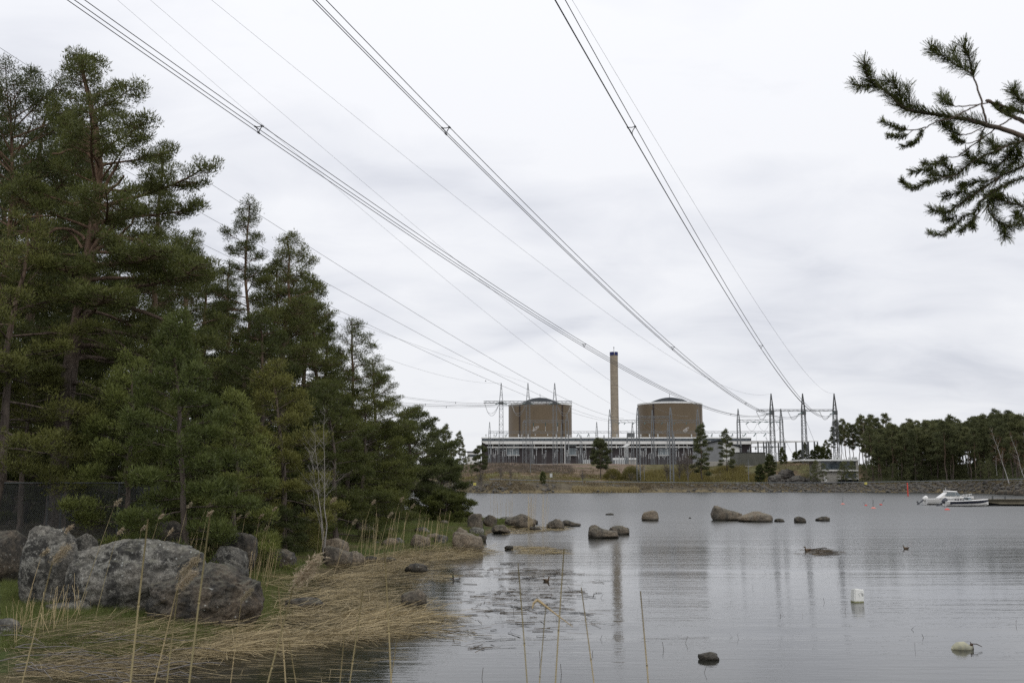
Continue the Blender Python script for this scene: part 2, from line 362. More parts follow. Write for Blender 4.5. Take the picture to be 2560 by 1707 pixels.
NEAR = [(-120, -40), (80, -40), (80, 6.5), (3, 7.0), (-1.0, 8.5), (-3.2, 11.0)] + poly_px([
    (330, 1690), (420, 1640), (540, 1600), (650, 1572), (700, 1535), (690, 1490), (740, 1452), (850, 1428), (950, 1408), (1080, 1392), (1190, 1382),
    (1214, 1370), (1212, 1345), (1226, 1332), (1290, 1322), (1330, 1318), (1322, 1308), (1262, 1306), (1225, 1300), (1200, 1290), (1150, 1284), (1090, 1278), (1000, 1277), (900, 1277)]) + [(-42, 108), (-120, 118)]
NEAR = np.array(NEAR)
def sdist(X, Y, P=NEAR):
    X = np.asarray(X, float); Y = np.asarray(Y, float); d = np.full(X.shape, 1e9); ins = np.zeros(X.shape, bool); n = len(P)
    for i in range(n):
        ax, ay = P[i]; bx, by = P[(i + 1) % n]; ex, ey = bx - ax, by - ay
        t = np.clip(((X - ax) * ex + (Y - ay) * ey) / (ex * ex + ey * ey), 0, 1)
        d = np.minimum(d, np.hypot(X - ax - t * ex, Y - ay - t * ey))
        c = ((ay > Y) != (by > Y)) & (X < (bx - ax) * (Y - ay) / ((by - ay) + 1e-12) + ax); ins ^= c
    return np.where(ins, d, -d)
SH = np.array([(-6000, 1224), (700, 1225), (1100, 1225), (1145, 1230), (1250, 1232), (1500, 1231), (1700, 1229.5), (2000, 1229), (2300, 1230.5), (2430, 1232), (2500, 1235), (2600, 1238), (4000, 1250), (9000, 1260)])
def pxof(X, Y): return CX + X / Y * F * 0.9901
def Ysh(px): return CAMH * F / (np.interp(px, SH[:, 0], SH[:, 1]) - 1206) * 0.995
def zroad(px): return np.interp(px, [1100, 1240, 1460, 1750, 2060, 2560, 2700], [3.6, 3.5, 2.8, 2.45, 2.45, 3.5, 3.8])
DL = [20.5, 30, 50, 75, 105, 260, 3000]
RT = {1000: [0, .6, 1.6, 4.5, 7.0, 9.5, 9.5], 1200: [0, .5, 1.6, 4.5, 7.2, 9.5, 9.5], 1500: [0, .5, 1.9, 4.8, 8.0, 9.5, 9.5], 1740: [0, .6, 2.6, 5.6, 8.0, 9.5, 9.5],
      1850: [0, .8, 4.2, 7.2, 8.2, 9.5, 9.5], 1910: [0, 1.2, 7.0, 8.6, 8.8, 9.5, 9.5], 2000: [0, 1.4, 8.4, 9.0, 9.0, 9.5, 9.5], 2070: [0, 0.2, 7.2, 8.6, 8.8, 9.0, 9.0], 2170: [0, .8, 4.0, 6.0, 7.4, 9.0, 9.0], 3000: [0, .8, 3.8, 5.6, 7.0, 9.0, 9.0]}
RK = sorted(RT)
def zfar(X, Y):
    Yc = np.maximum(Y, 60.0); px = pxof(X, Yc); ys = Ysh(px); d = Y - ys + (fbm(X * .12, Y * .12, 5) - .5) * 3.0
    zr = zroad(px)
    bank = np.where(d < 0, np.maximum(-2.2, d * 0.14), zr * np.clip(d / 7.5, 0, 1) ** 0.8)
    zz = np.stack([np.interp(d, DL, RT[k]) for k in RK]); idx = np.clip(np.interp(px, RK, np.arange(len(RK))), 0, len(RK) - 1)
    i0 = np.clip(np.floor(idx).astype(int), 0, len(RK) - 2); fr = idx - i0
    rise = np.take_along_axis(zz, i0[None], 0)[0] * (1 - fr) + np.take_along_axis(zz, (i0 + 1)[None], 0)[0] * fr
    nz = (fbm(X * .09, Y * .09, 9) - .5) * 1.8 * smooth(22, 45, d) * (1 - smooth(100, 130, d))
    return bank + rise + nz, d, px
def znear(X, Y):
    s = sdist(X, Y)
    z = np.where(s > 0, 0.42 * (1 - np.exp(-s / 2.0)) + 0.85 * smooth(5, 12, s), np.maximum(-1.8, -0.03 + s * 0.16))
    z = z + (fbm(X * .8, Y * .8, 2) - .5) * 0.22 * smooth(-0.3, 1.5, s) + (fbm(X * .15, Y * .15, 12) - .5) * 0.8 * smooth(8, 20, s)
    # the knoll the camera stands on
    kn = np.exp(-((X / 14) ** 2 + ((Y + 6) / 8.0) ** 2)); return z + 0.9 * kn * (s > 0), s
def zground(X, Y):
    X = np.asarray(X, float); Y = np.asarray(Y, float)
    a, s = znear(X, Y); b, d, px = zfar(X, Y); return np.where(Y > 200, b, np.maximum(a, -2.0))
def gz(x, y): return float(zground(np.array([x]), np.array([y]))[0])

ys_ = np.concatenate([np.linspace(-40, 7, 14), 8 * (100 / 8) ** np.linspace(0, 1, 230), np.linspace(105, 240, 26), np.linspace(243, 470, 170), np.geomspace(480, 4000, 34)])
us_ = np.concatenate([np.linspace(-4, -0.7, 14), np.linspace(-0.66, 0.66, 330), np.linspace(0.7, 4, 14)])
UU, YY = np.meshgrid(us_, ys_); XX = UU * np.maximum(YY, 10.0)
ZN, SN = znear(XX, YY); ZF, DF, PXF = zfar(XX, YY)
ZZ = np.where(YY > 200, ZF, np.maximum(ZN, -2.0))
def lerp(a, b, t): return a + (np.array(b) - a) * t[..., None]
n_a = fbm(XX * .7, YY * .7, 21); n_b = fbm(XX * .09, YY * .12, 33); n_c = fbm(XX * .3, YY * .3, 44)
colr = np.zeros(XX.shape + (3,)) + np.array([0.035, 0.030, 0.020])
near = YY < 200
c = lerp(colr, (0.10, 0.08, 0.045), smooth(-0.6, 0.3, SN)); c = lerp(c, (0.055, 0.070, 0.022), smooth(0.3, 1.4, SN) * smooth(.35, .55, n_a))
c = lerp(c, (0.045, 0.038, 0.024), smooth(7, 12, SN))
d = DF
f_ = lerp(colr, (0.16, 0.13, 0.075), smooth(-1.5, 0.2, d)); f_ = lerp(f_, (0.10, 0.085, 0.06), smooth(1, 2, d))
f_ = lerp(f_, (0.085, 0.095, 0.038), smooth(6.5, 9, d)); f_ = lerp(f_, (0.27, 0.25, 0.21), smooth(9.5, 10.5, d) * (1 - smooth(19, 20, d)))
heath = np.where((n_b > .5)[..., None], np.array([0.155, 0.115, 0.075]), np.array([0.105, 0.10, 0.045]))
heath = heath * (0.65 + 0.7 * n_c)[..., None]
f_ = f_ + (heath - f_) * smooth(20, 24, d)[..., None]
f_ = lerp(f_, (0.17, 0.125, 0.095), smooth(62, 72, d) * (1 - smooth(1540, 1600, PXF)) * smooth(.3, .5, n_c))
f_ = lerp(f_, (0.085, 0.078, 0.03), smooth(22, 26, d) * smooth(1580, 1620, PXF) * (1 - smooth(1800, 1900, PXF)) * .8)
f_ = lerp(f_, (0.045, 0.048, 0.02), smooth(21, 24, d) * smooth(2130, 2180, PXF))
f_ = lerp(f_, (0.20, 0.19, 0.17), smooth(108, 120, d) * (1 - smooth(1960, 2050, PXF)))
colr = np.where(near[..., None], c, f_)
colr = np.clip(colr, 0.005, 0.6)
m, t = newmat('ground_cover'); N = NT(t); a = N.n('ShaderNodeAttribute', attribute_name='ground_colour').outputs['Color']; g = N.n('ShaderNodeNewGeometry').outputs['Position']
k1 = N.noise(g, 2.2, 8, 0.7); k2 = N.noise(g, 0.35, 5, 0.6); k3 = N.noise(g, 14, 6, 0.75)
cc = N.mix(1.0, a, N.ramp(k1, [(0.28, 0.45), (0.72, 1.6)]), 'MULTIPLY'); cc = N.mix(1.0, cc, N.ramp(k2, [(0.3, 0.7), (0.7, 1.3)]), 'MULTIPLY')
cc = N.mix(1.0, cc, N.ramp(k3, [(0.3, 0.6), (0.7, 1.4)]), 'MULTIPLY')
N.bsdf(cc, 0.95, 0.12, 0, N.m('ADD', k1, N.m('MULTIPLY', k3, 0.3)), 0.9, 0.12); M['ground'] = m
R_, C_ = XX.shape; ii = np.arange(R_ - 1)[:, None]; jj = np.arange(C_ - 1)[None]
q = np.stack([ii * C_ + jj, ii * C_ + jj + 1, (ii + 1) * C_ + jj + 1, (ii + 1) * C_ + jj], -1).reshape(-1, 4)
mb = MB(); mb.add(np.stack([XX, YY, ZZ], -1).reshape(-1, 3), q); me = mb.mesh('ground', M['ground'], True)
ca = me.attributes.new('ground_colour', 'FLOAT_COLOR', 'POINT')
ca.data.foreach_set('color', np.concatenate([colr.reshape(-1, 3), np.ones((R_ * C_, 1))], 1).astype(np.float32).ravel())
tag(link('ground', me), 'low rocky shore, embankment and heath slopes around the bay', kind='structure')

# ---- water
m, t = newmat('brackish_bay_water'); N = NT(t); g = N.n('ShaderNodeNewGeometry').outputs['Position']
sx = N.n('ShaderNodeSeparateXYZ'); N.l(g, sx.inputs[0])
far_ = N.ramp(N.m('DIVIDE', sx.outputs[1], 120.0, clamp=True), [(0.10, 0.26), (0.25, 0.19), (0.42, 0.25), (0.75, 0.32)])
patch = N.ramp(N.noise(g, 0.07, 3, 0.5, 0.8, (0.5, 1.6, 1)), [(0.38, 0.35), (0.60, 1.5)])
amp = N.m('MULTIPLY', far_, patch)
w1 = N.noise(g, 1.0, 3, 0.5, 0.5, (0.20, 1.7, 1)); w2 = N.noise(g, 3.4, 4, 0.55, 0.3, (0.30, 1.7, 1)); w3 = N.noise(g, 0.30, 2, 0.5, 0.3, (0.25, 1.8, 1)); w4 = N.noise(g, 10.0, 3, 0.6, 0.2, (0.5, 1.4, 1))
hgt = N.m('ADD', N.m('ADD', N.m('MULTIPLY', w1, 0.034), N.m('MULTIPLY', w3, 0.04)), N.m('ADD', N.m('MULTIPLY', w2, 0.018), N.m('MULTIPLY', w4, 0.005)))
hgt = N.m('ADD', hgt, N.m('MULTIPLY', N.noise(g, 4.5, 3, 0.6, 0.2), 0.010)); hgt = N.m('MULTIPLY', hgt, amp)
p = N.n('ShaderNodeBsdfPrincipled'); p.inputs['Base Color'].default_value = (0.016, 0.017, 0.013, 1); N.l(N.ramp(N.m('DIVIDE', sx.outputs[1], 150.0, clamp=True), [(0.12, 0.04), (0.26, 0.08), (0.42, 0.21), (0.75, 0.33)]), p.inputs['Roughness']); p.inputs['IOR'].default_value = 1.333
b = N.n('ShaderNodeBump'); b.inputs['Strength'].default_value = 1.0; b.inputs['Distance'].default_value = 1.0; N.l(hgt, b.inputs['Height']); N.l(b.outputs[0], p.inputs['Normal'])
N.l(p.outputs[0], N.n('ShaderNodeOutputMaterial').inputs[0]); M['water'] = m
mb = MB(); mb.add([(-1500, -20, 0), (1500, -20, 0), (2500, 2500, 0), (-2500, 2500, 0)], [(0, 1, 2, 3)])
tag(mb.build('water', M['water']), 'rippled grey bay water reflecting the overcast sky', kind='structure')

# ---- road along the far bank
pxs = np.linspace(1100, 2700, 90)
def bankpt(px, d, z): Y = float(Ysh(px)) + d; return ((px - CX) / F / 0.9901 * Y, Y, z)
mb = MB(); V = []
for px in pxs: V += [bankpt(px, 11.0, zroad(px) + 0.06), bankpt(px, 17.5, zroad(px) + 0.06), bankpt(px, 17.5, zroad(px) - .4), bankpt(px, 11.0, zroad(px) - .4)]
V = np.array(V); n_ = len(pxs); fq = []
for i in range(n_ - 1):
    for a_, b_ in ((0, 1), (1, 2), (3, 0)): fq.append((4 * i + a_, 4 * i + 4 + a_, 4 * i + 4 + b_, 4 * i + b_))
mb.add(V, fq); rd = tag(mb.build('road', M['asphalt']), 'narrow asphalt road along the top of the far bank', kind='structure')
mb = MB(); V = []
for px in pxs:
    for dd in (11.25, 11.4): V.append(bankpt(px, dd, float(zroad(px)) + 0.064))
mb.add(V, [(2 * i, 2 * i + 2, 2 * i + 3, 2 * i + 1) for i in range(n_ - 1)]); mb.build('edge_line', M['white'], rd)

def guard_rail(pa, pb, dd, label, step=4.0):
    e = tag(empty('guard_rail'), label, 'guard rail', 'steel guard rails along the far road')
    pp = [Vector(bankpt(px, dd, float(zroad(px)) + 0.62)) for px in np.linspace(pa, pb, max(3, int((pb - pa) / 20)))]
    mb = MB(); V = []
    prof = [(0, -.13), (-.06, -.07), (0, 0), (-.06, .07), (0, .13), (.03, .13), (.03, -.13)]
    for p_ in pp: V += [(p_.x, p_.y + a_, p_.z + b_) for a_, b_ in prof]
    k = len(prof); mb.add(V, [(k * i + j, k * i + k + j, k * i + k + (j + 1) % k, k * i + (j + 1) % k) for i in range(len(pp) - 1) for j in range(k)])
    mb.build('rail_beam', M['steel'], e)
    pm = MB().box((0, 0, 0.05), (0.12, 0.10, 1.25)).mesh('post', M['steel_dark'])
    L = 0; 
    for i in range(len(pp) - 1):
        seg = (pp[i + 1] - pp[i]).length
        while L < seg: q_ = pp[i].lerp(pp[i + 1], L / seg); link('post', pm, e, (q_.x, q_.y + 0.09, q_.z - 0.45)); L += step
        L -= seg
    return e
guard_rail(1462, 2640, 10.6, 'long grey steel guard rail on the bank below the buildings and forest')
guard_rail(1225, 1455, 18.6, 'shorter grey guard rail beyond the road under the left portal pylon')

# ---- riprap and bank stones (far too many to count)
def rock_unit(seed, sub=1):
    bm = bmesh.new(); bmesh.ops.create_icosphere(bm, subdivisions=sub, radius=1.0); r = random.Random(seed)
    V = np.array([v.co[:] for v in bm.verts]); Fc = np.array([[v.index for v in f.verts] for f in bm.faces]); bm.free()
    for k in range(9):
        nrm = np.array([r.gauss(0, 1) for _ in range(3)]); nrm /= np.linalg.norm(nrm); h = r.uniform(.55, .85); dp = V @ nrm
        V = V - np.maximum(0, dp - h)[:, None] * nrm
    return V, Fc
units = [rock_unit(s) for s in range(8)]
def scatter_rocks(P, size, mb, flat=.75):
    for i, (x, y, z) in enumerate(P):
        V, Fc = units[i % 8]; s = size[i]; a = RNG.uniform(0, 6.28); c_, s_ = cos(a), sin(a)
        Vr = V * np.array([s * RNG.uniform(.8, 1.3), s * RNG.uniform(.8, 1.1), s * flat]); Vr = Vr @ np.array([[c_, s_, 0], [-s_, c_, 0], [0, 0, 1]])
        mb.add(Vr + (x, y, z), Fc)
mb = MB(); px = RNG.uniform(1560, 2660, 3600); d_ = RNG.uniform(-0.3, 7.6, 3600) ; keep = RNG.uniform(size=3600) < np.interp(px, [1560, 1800, 1960, 2300, 2400, 2660], [.06, .2, .85, .9, .6, .5])
px, d_ = px[keep], d_[keep]; Yv = Ysh(px) + d_; Xv = (px - CX) / F / 0.9901 * Yv
P = np.stack([Xv, Yv, zground(Xv, Yv) + .05], 1); scatter_rocks(P, np.clip(RNG.lognormal(-1.0, .45, len(P)), .15, 1.1), mb)
tag(mb.build('riprap_stones', M['riprap']), 'grey quarried stones covering the far embankment below the road', kind='stuff')
mb = MB(); px = RNG.uniform(1120, 1560, 420); d_ = RNG.uniform(-1.0, 6.5, 420) ** 1.0; Yv = Ysh(px) + d_; Xv = (px - CX) / F / 0.9901 * Yv
keep = fbm(px * .03, d_ * 0, 3) > .42; Xv, Yv = Xv[keep], Yv[keep]
P = np.stack([Xv, Yv, zground(Xv, Yv) + .05], 1); scatter_rocks(P, np.clip(RNG.lognormal(-1.0, .4, len(P)), .15, 1.1), mb)
tag(mb.build('shore_stones', M['riprap']), 'loose grey stones along the far left waterline', kind='stuff')

# ---- scrub and dry grass on the far slopes
def blades_at(mb, X, Y, n_per, h, w, tint, spread=.5, lean=.5):
    k = len(X) * n_per; Xr = np.repeat(X, n_per) + RNG.normal(0, spread, k); Yr = np.repeat(Y, n_per) + RNG.normal(0, spread, k)
    Z = zground(Xr, Yr) - .05; D = RNG.normal(0, lean, (k, 3)); D[:, 2] = 1
    mb.tris(np.stack([Xr, Yr, Z], 1), D, RNG.uniform(.5, 1.2, k) * h, w, np.clip(RNG.normal(tint, .25, k), 0, 1))
def far_pts(n, a, b, d0, d1):
    px = RNG.uniform(a, b, n); d_ = RNG.uniform(d0, d1, n); Yv = Ysh(px) + d_; return (px - CX) / F / 0.9901 * Yv, Yv
mb = MB()
X, Y = far_pts(2600, 1120, 1580, 19, 88); k = fbm(X * .12, Y * .12, 70) > .42; blades_at(mb, X[k], Y[k], 5, .75, .22, .45, .6)
X, Y = far_pts(2600, 1540, 2640, 3.5, 10.0); k = fbm(X * .3, Y * .3, 81) > np.interp(pxof(X, Y), [1540, 1850, 2000, 2640], [.3, .35, .52, .48]); blades_at(mb, X[k], Y[k], 7, .55, .15, .2, .6, .6)
X, Y = far_pts(900, 1120, 2000, 7, 10); blades_at(mb, X, Y, 6, .45, .16, .5, .5)
X, Y = far_pts(1500, 1120, 1620, 1.5, 8); k = fbm(X * .1, Y * .1, 71) > .45; blades_at(mb, X[k], Y[k], 5, .8, .2, .35, .6)
X, Y = far_pts(2200, 1780, 2160, 20, 60); k = fbm(X * .15, Y * .15, 72) > .5; blades_at(mb, X[k], Y[k], 5, .7, .22, .4, .6)
X, Y = far_pts(900, 2150, 2600, 7.5, 11); blades_at(mb, X, Y, 5, .5, .15, .2, .5)
tag(mb.build('scrub', M['drygrass']), 'brown dry grass and low scrub over the far bank and slopes', kind='stuff')
mb = MB()
X, Y = far_pts(700, 1430, 1590, 0.2, 1.6); blades_at(mb, X, Y, 5, 1.5, .12, .9, .4, .1)
X, Y = far_pts(420, 1130, 2560, -.4, .8); k = fbm(X * .1, Y * .1, 83) > .45; blades_at(mb, X[k], Y[k], 5, .4, .10, .6, .4, .5)
tag(mb.build('reed_fringe', M['straw']), 'pale strip of dead reeds at the far waterline', kind='stuff')
mb = MB()
X, Y = far_pts(900, 1600, 1850, 20, 72); k = fbm(X * .2, Y * .2, 73) > .46; blades_at(mb, X[k], Y[k], 26, 2.3, .16, .35, .8, .45)
X, Y = far_pts(1100, 1150, 1620, 20, 62); k = fbm(X * .14, Y * .14, 75) > .48; blades_at(mb, X[k], Y[k], 8, .8, .20, .35, .7)
X, Y = far_pts(240, 1840, 1900, 20, 40); blades_at(mb, X, Y, 10, 1.8, .22, .4, .7, .35)
tag(mb.build('willow_scrub', M['willow']), 'yellow-green budding scrub on the slope in front of the grey barn', kind='stuff')
mb = MB()
X, Y = far_pts(5200, 2140, 2640, 20, 95); k = fbm(X * .1, Y * .1, 77) > .42; blades_at(mb, X[k], Y[k], 8, 1.1, .28, .4, .9, .6)
tag(mb.build('undergrowth', M['needle_far']), 'dark bilberry and sapling undergrowth on the forest floor across the bay', kind='stuff')
mb = MB(); X, Y = far_pts(1100, 1180, 1430, 62, 100); blades_at(mb, X, Y, 6, 1.0, .16, .6, .7, .3)
tag(mb.build('bare_brush', M['twigs']), 'purplish bare brush along the crest before the switchyard', kind='stuff')

# ================================================================== power plant (about 620 m away)
YP = 620.0
def rect(mb, x0, x1, y0, y1, Y, dep, front=0.0):
    """solid box whose front face shows the given pixel rectangle at distance Y-front"""
    a = at(x0, y1, Y - front); b = at(x1, y0, Y - front); mb.box2((a.x, Y - front, a.z), (b.x, Y - front + dep, b.z)); return a, b
hall = tag(empty('turbine_hall', tuple(at(1540, 1166, YP))), 'long dark maroon turbine hall with white roof bands below the reactor buildings', 'power plant')
def hb(name, mat, rects, parent=hall):
    mb = MB()
    for r_ in rects: rect(mb, *r_)
    o = mb.build(name, mat, parent); o.location = -parent.location if parent is hall else (0, 0, 0); return o
hb('wall', M['maroon'], [(1204, 1878, 1096, 1175, YP, 45, 0)])
hb('roof', M['white'], [(1203, 1879, 1092.6, 1095.6, YP, 46, 0.6)])
hb('canopy', M['offwhite'], [(1216, 1878, 1102.3, 1109.8, YP, 3.9, 4.0)])
mb = MB(); 
A = [at(1203, 1102.3, YP - 4), at(1216, 1102.3, YP - 4), at(1216, 1109.8, YP - 4), at(1214, 1109.4, YP - 4), at(1203, 1103.6, YP - 4)]
mb.add([tuple(p) for p in A] + [(p.x, p.y + 3.9, p.z) for p in A], [(0, 1, 2, 3, 4)] + [(i, 5 + i, 5 + (i + 1) % 5, (i + 1) % 5) for i in range(5)] + [(9, 8, 7, 6, 5)])
o = mb.build('canopy_end', M['offwhite'], hall); o.location = -hall.location
hb('lower_canopy', M['offwhite'], [(1218, 1411, 1115.8, 1119, YP, 2.4, 2.5), (1440, 1846, 1115, 1118.4, YP, 2.4, 2.5)])
for i in range(43):
    x0 = 1205 + i * 15.62
    hb('window', M['glass_dark'], [(x0 + .5, x0 + 15.0, 1096.0, 1101.6, YP, .5, .35)])
for x0, x1 in ((1268, 1298), (1421, 1441), (1645, 1674), (1780, 1800)):
    for a_ in range(3):
        for b_ in range(2):
            w_ = (x1 - x0) / 3; hb('glazing_panel', M['glass_grey'], [(x0 + a_ * w_ + .25, x0 + (a_ + 1) * w_ - .25, (1110.5, 1119.5)[b_], (1115.2, 1136.4)[b_], YP, .5, .4)])
    hb('ledge', M['white'], [(x0 - 1, x1 + 1, 1137.2, 1138.6, YP, 1.5, 1.6)])
for x_ in (1232, 1258, 1285, 1336, 1363, 1388, 1412, 1463, 1489, 1515, 1541, 1567, 1640, 1665, 1697, 1718, 1745):
    hb('support', M['offwhite'], [(x_ - .6, x_ + .6, 1109.4, 1121 if x_ != 1412 else 1158, YP, .8, 3.2)])
hb('low_wing', M['white'], [(1533, 1592, 1144, 1149, YP, 10, 12)])
hb('low_wing_wall', M['concrete'], [(1534, 1591, 1149.2, 1166, YP, 9, 11.5)])
for i in range(26):
    x_ = 1215 + i * 25.5 + RNG.uniform(-6, 6); a = at(x_, 1093, YP + 12)
    mb = MB(); mb.lathe([(0, 2.0), (.45, 1.9), (.45, 1.2), (.25, 1.1), (.25, -.6)], tuple(a), 8); o = mb.build('roof_vent', M['porcelain'], hall); o.location = -hall.location
mb = MB(); a = at(1577, 1091, YP + 10); mb.box(tuple(a + Vector((0, 0, .9))), (4.6, 3, 2.8)); o = mb.build('roof_unit', M['steel_dark'], hall); o.location = -hall.location

# pipe bridge / white canopy that runs on to the right of the hall
pb = tag(empty('pipe_bridge'), 'white elevated pipe bridge on thin posts right of the turbine hall', 'pipe bridge')
mb = MB(); L0, L1 = at(1879.5, 1101.2, YP - 4), at(2048, 1101.5, YP - 40); L2, L3 = at(2046, 1103, YP - 40), at(1879.5, 1108.6, YP - 4)
Q = [L0, L1, L2, L3]; mb.add([tuple(p) for p in Q] + [(p.x, p.y + 4, p.z) for p in Q], [(0, 1, 2, 3), (7, 6, 5, 4)] + [(i, 4 + i, 4 + (i + 1) % 4, (i + 1) % 4) for i in range(4)]); mb.build('upper_deck', M['offwhite'], pb)
mb = MB(); rect(mb, 1879.5, 1966, 1115.2, 1117.4, YP - 12, 2); mb.build('lower_deck', M['offwhite'], pb)
for x_ in (1895, 1909, 1916, 1922, 1946, 1962, 1990, 2006, 2021, 2036, 2044):
    a = at(x_, 1104, YP - 14); g_ = gz(a.x, a.y); mb = MB(); mb.box2((a.x - .35, a.y, g_ - .5), (a.x + .35, a.y + .7, a.z)); mb.build('post', M['steel_dark'], pb)

# reactor buildings
def sheet_mat(name, c1, c2, per):
    m, t = newmat(name); N = NT(t); g = N.n('ShaderNodeTexCoord').outputs['Object']
    nz = N.noise(g, .25, 5, .6, .2, (1, 1, .35)); fn = N.noise(g, 2.0, 4)
    N.bsdf(N.mix(1.0, N.ramp(nz, [(.3, c1), (.7, c2)]), N.ramp(fn, [(.3, .9), (.7, 1.1)]), 'MULTIPLY'), 0.5, 0.4, 0.15, nz, .05, .02); return m
M['bronze'] = sheet_mat('bronze_brown_corrugated_sheet', (0.130, 0.096, 0.058), (0.114, 0.084, 0.051), 1)
M['bronze_dark'] = sheet_mat('dark_recessed_joint', (0.035, 0.024, 0.018), (0.03, 0.02, 0.016), 1)
def reactor(pxl, pxr, ytop, ybase, label, strips, yap):
    c = at((pxl + pxr) / 2, ybase, YP + 32); R = (pxr - pxl) / 2 / (F / (YP + 32)) * 1.002; ct = at((pxl + pxr) / 2, ytop, YP + 32); H = ct.z - c.z
    e = tag(empty('reactor_building', (c.x, c.y, c.z)), label, 'reactor building', 'two round reactor buildings')
    n = 480; V = []; ang = np.arange(n) * 2 * pi / n
    dent = np.zeros(n); adeg = np.degrees(np.arctan2(np.sin(ang), np.cos(ang)))
    for s0 in strips: dent += np.where(np.abs(adeg - s0) < 1.6, 1.0, 0)
    r = R - dent * .9 + 0
    prof = [(0, 0), (0, .5), (0, 1)]
    mb = MB(); zs = [0, H - .6]
    mb.add(np.concatenate([np.stack([r * np.cos(ang), r * np.sin(ang), np.full(n, z)], 1) for z in zs]), [(j, (j + 1) % n, n + (j + 1) % n, n + j) for j in range(n)])
    mb.build('wall', M['bronze'], e)
    for s0 in strips:
        mb = MB(); a0 = radians(s0); cx_, cy_ = (R - .35) * cos(a0), (R - .35) * sin(a0); mb.box((cx_, cy_, (H - 1) / 2), (.5, 1.2, H - 1), a0); mb.build('vertical_joint', M['bronze_dark'], e)
    mb = MB(); mb.lathe([(R - .5, H - 1.1), (R + .25, H - 1.1), (R + .3, H - .2), (R - .2, H), (R * .72, H + .3)], n=96); mb.build('rim', M['white'], e, smooth=False)
    ha = at((pxl + pxr) / 2, yap, YP + 32).z - c.z - H; prof = []
    for k in range(13):
        f_ = k / 12; prof.append((R * .70 * (1 - f_), H + .2 + (ha + .2) * math.sin(f_ * pi / 2) * 1.0))
    prof[-1] = (0.01, prof[-1][1]); mb = MB(); mb.lathe(prof, n=96); mb.build('dome', M['roof_dark'], e, smooth=True)
    mb = MB(); mb.box((0, 0, H + ha + 1.2), (.25, .25, 3.2)); mb.build('lightning_rod', M['steel_dark'], e)
    return e
reactor(1271.8, 1429.3, 1011, 1100, 'left brown cylindrical reactor building with grey dome behind the portal pylons', (-131, -48), 995.5)
reactor(1596.3, 1756, 1009.5, 1100, 'right brown cylindrical reactor building with grey dome beside the tall chimney', (-128.5, -32), 995)
# chimney
c = at(1537.7, 1100, YP + 25); ct = at(1534.6, 884, YP + 25); H = ct.z - c.z; s_ = (YP + 25) / F
ch = tag(empty('chimney', tuple(c)), 'tall tapering concrete chimney with a dark blue top between the reactor buildings', 'chimney')
def chim_mat():
    m, t = newmat('board_marked_concrete'); N = NT(t); g = N.n('ShaderNodeTexCoord').outputs['Object']
    nz = N.noise(g, .5, 6, .65, .2, (.8, .8, 1.6)); bands = N.noise(g, .9, 3, .5, 0, (.02, .02, 1)); fine = N.noise(g, 3, 4)
    c_ = N.mix(N.ramp(N.m('ADD', N.m('MULTIPLY', nz, .5), N.m('MULTIPLY', bands, .5)), [(.38, 0.), (.62, 1.)]), (0.35, 0.30, 0.23), (0.23, 0.195, 0.15))
    N.bsdf(N.mix(1., c_, N.ramp(fine, [(.3, .85), (.7, 1.1)]), 'MULTIPLY'), .9, .2, 0, nz, .2, .1); return m
M['chim'] = chim_mat()
mb = MB(); prof = []
for k in range(28): f_ = k / 27; z_ = f_ * H; r_ = (9.9 + (1 - f_) * .1) * s_ * (1 + .0); prof += [(r_ , z_), (r_ , z_ + H / 27 - .35), (r_ - .06, z_ + H / 27 - .3), (r_ - .06, z_ + H / 27 - .05)] if k < 27 else [(r_, z_)]
mb.lathe(prof, n=48); mb.build('shaft', M['chim'], ch, smooth=False)
mb = MB(); rt = 10.35 * s_
for a0, a1 in ((5, 175), (185, 355)):
    an = np.radians(np.linspace(a0, a1, 22)); V = []
    for a_ in an:
        for rr, zz in ((rt, H - 1.3), (rt, H + .95), (rt - .35, H + .95), (rt - .35, H - 1.3)): V.append((rr * sin(a_), -rr * cos(a_), zz))
    mb.add(V, [(4 * i + a_, 4 * i + 4 + a_, 4 * i + 4 + (a_ + 1) % 4, 4 * i + (a_ + 1) % 4) for i in range(21) for a_ in range(4)])
mb.build('blue_band', M['blue'], ch)
mb = MB(); mb.lathe([(rt - .5, H - 1.5), (rt - .2, H - 1.5), (rt - .25, H + .3)], n=40); mb.build('rim', M['offwhite'], ch)
mb = MB(); mb.box((0, -rt * .2, H + 1.6), (.22, .22, 5)); mb.box((0, -rt * .2, H + 3.9), (.5, .5, .9)); mb.build('warning_light', M['steel_dark'], ch)

# ================================================================== buildings on the far shore
def ribbed_box(mb, x0, x1, y0, y1, z0, z1f, pitch=.6):
    n = max(2, int((x1 - x0) / pitch)); xs = np.linspace(x0, x1, 2 * n + 1)
    V = []; 
    for i, x in enumerate(xs):
        yy = y0 - (.06 if i % 2 else 0); V += [(x, yy, z0), (x, yy, z1f(x))]
    mb.add(V, [(2 * i, 2 * i + 2, 2 * i + 3, 2 * i + 1) for i in range(len(xs) - 1)])
    V = [(x0, y0, z0), (x1, y0, z0), (x1, y1, z0), (x0, y1, z0), (x0, y0, z1f(x0)), (x1, y0, z1f(x1)), (x1, y1, z1f(x1)), (x0, y1, z1f(x0))]
    mb.add(V, [(0, 3, 7, 4), (1, 5, 6, 2), (2, 6, 7, 3)])
YB = 425.0
bn = tag(empty('barn'), 'grey and white gabled storage hall beside the long turbine hall', 'storage building')
a = at(1764, 1160, YB); b = at(1850, 1160, YB); ap = at(1797, 1101, YB); el = at(1764, 1108.5, YB).z; er = at(1850, 1116.5, YB).z; mx_ = at(1806, 1100, YB).x
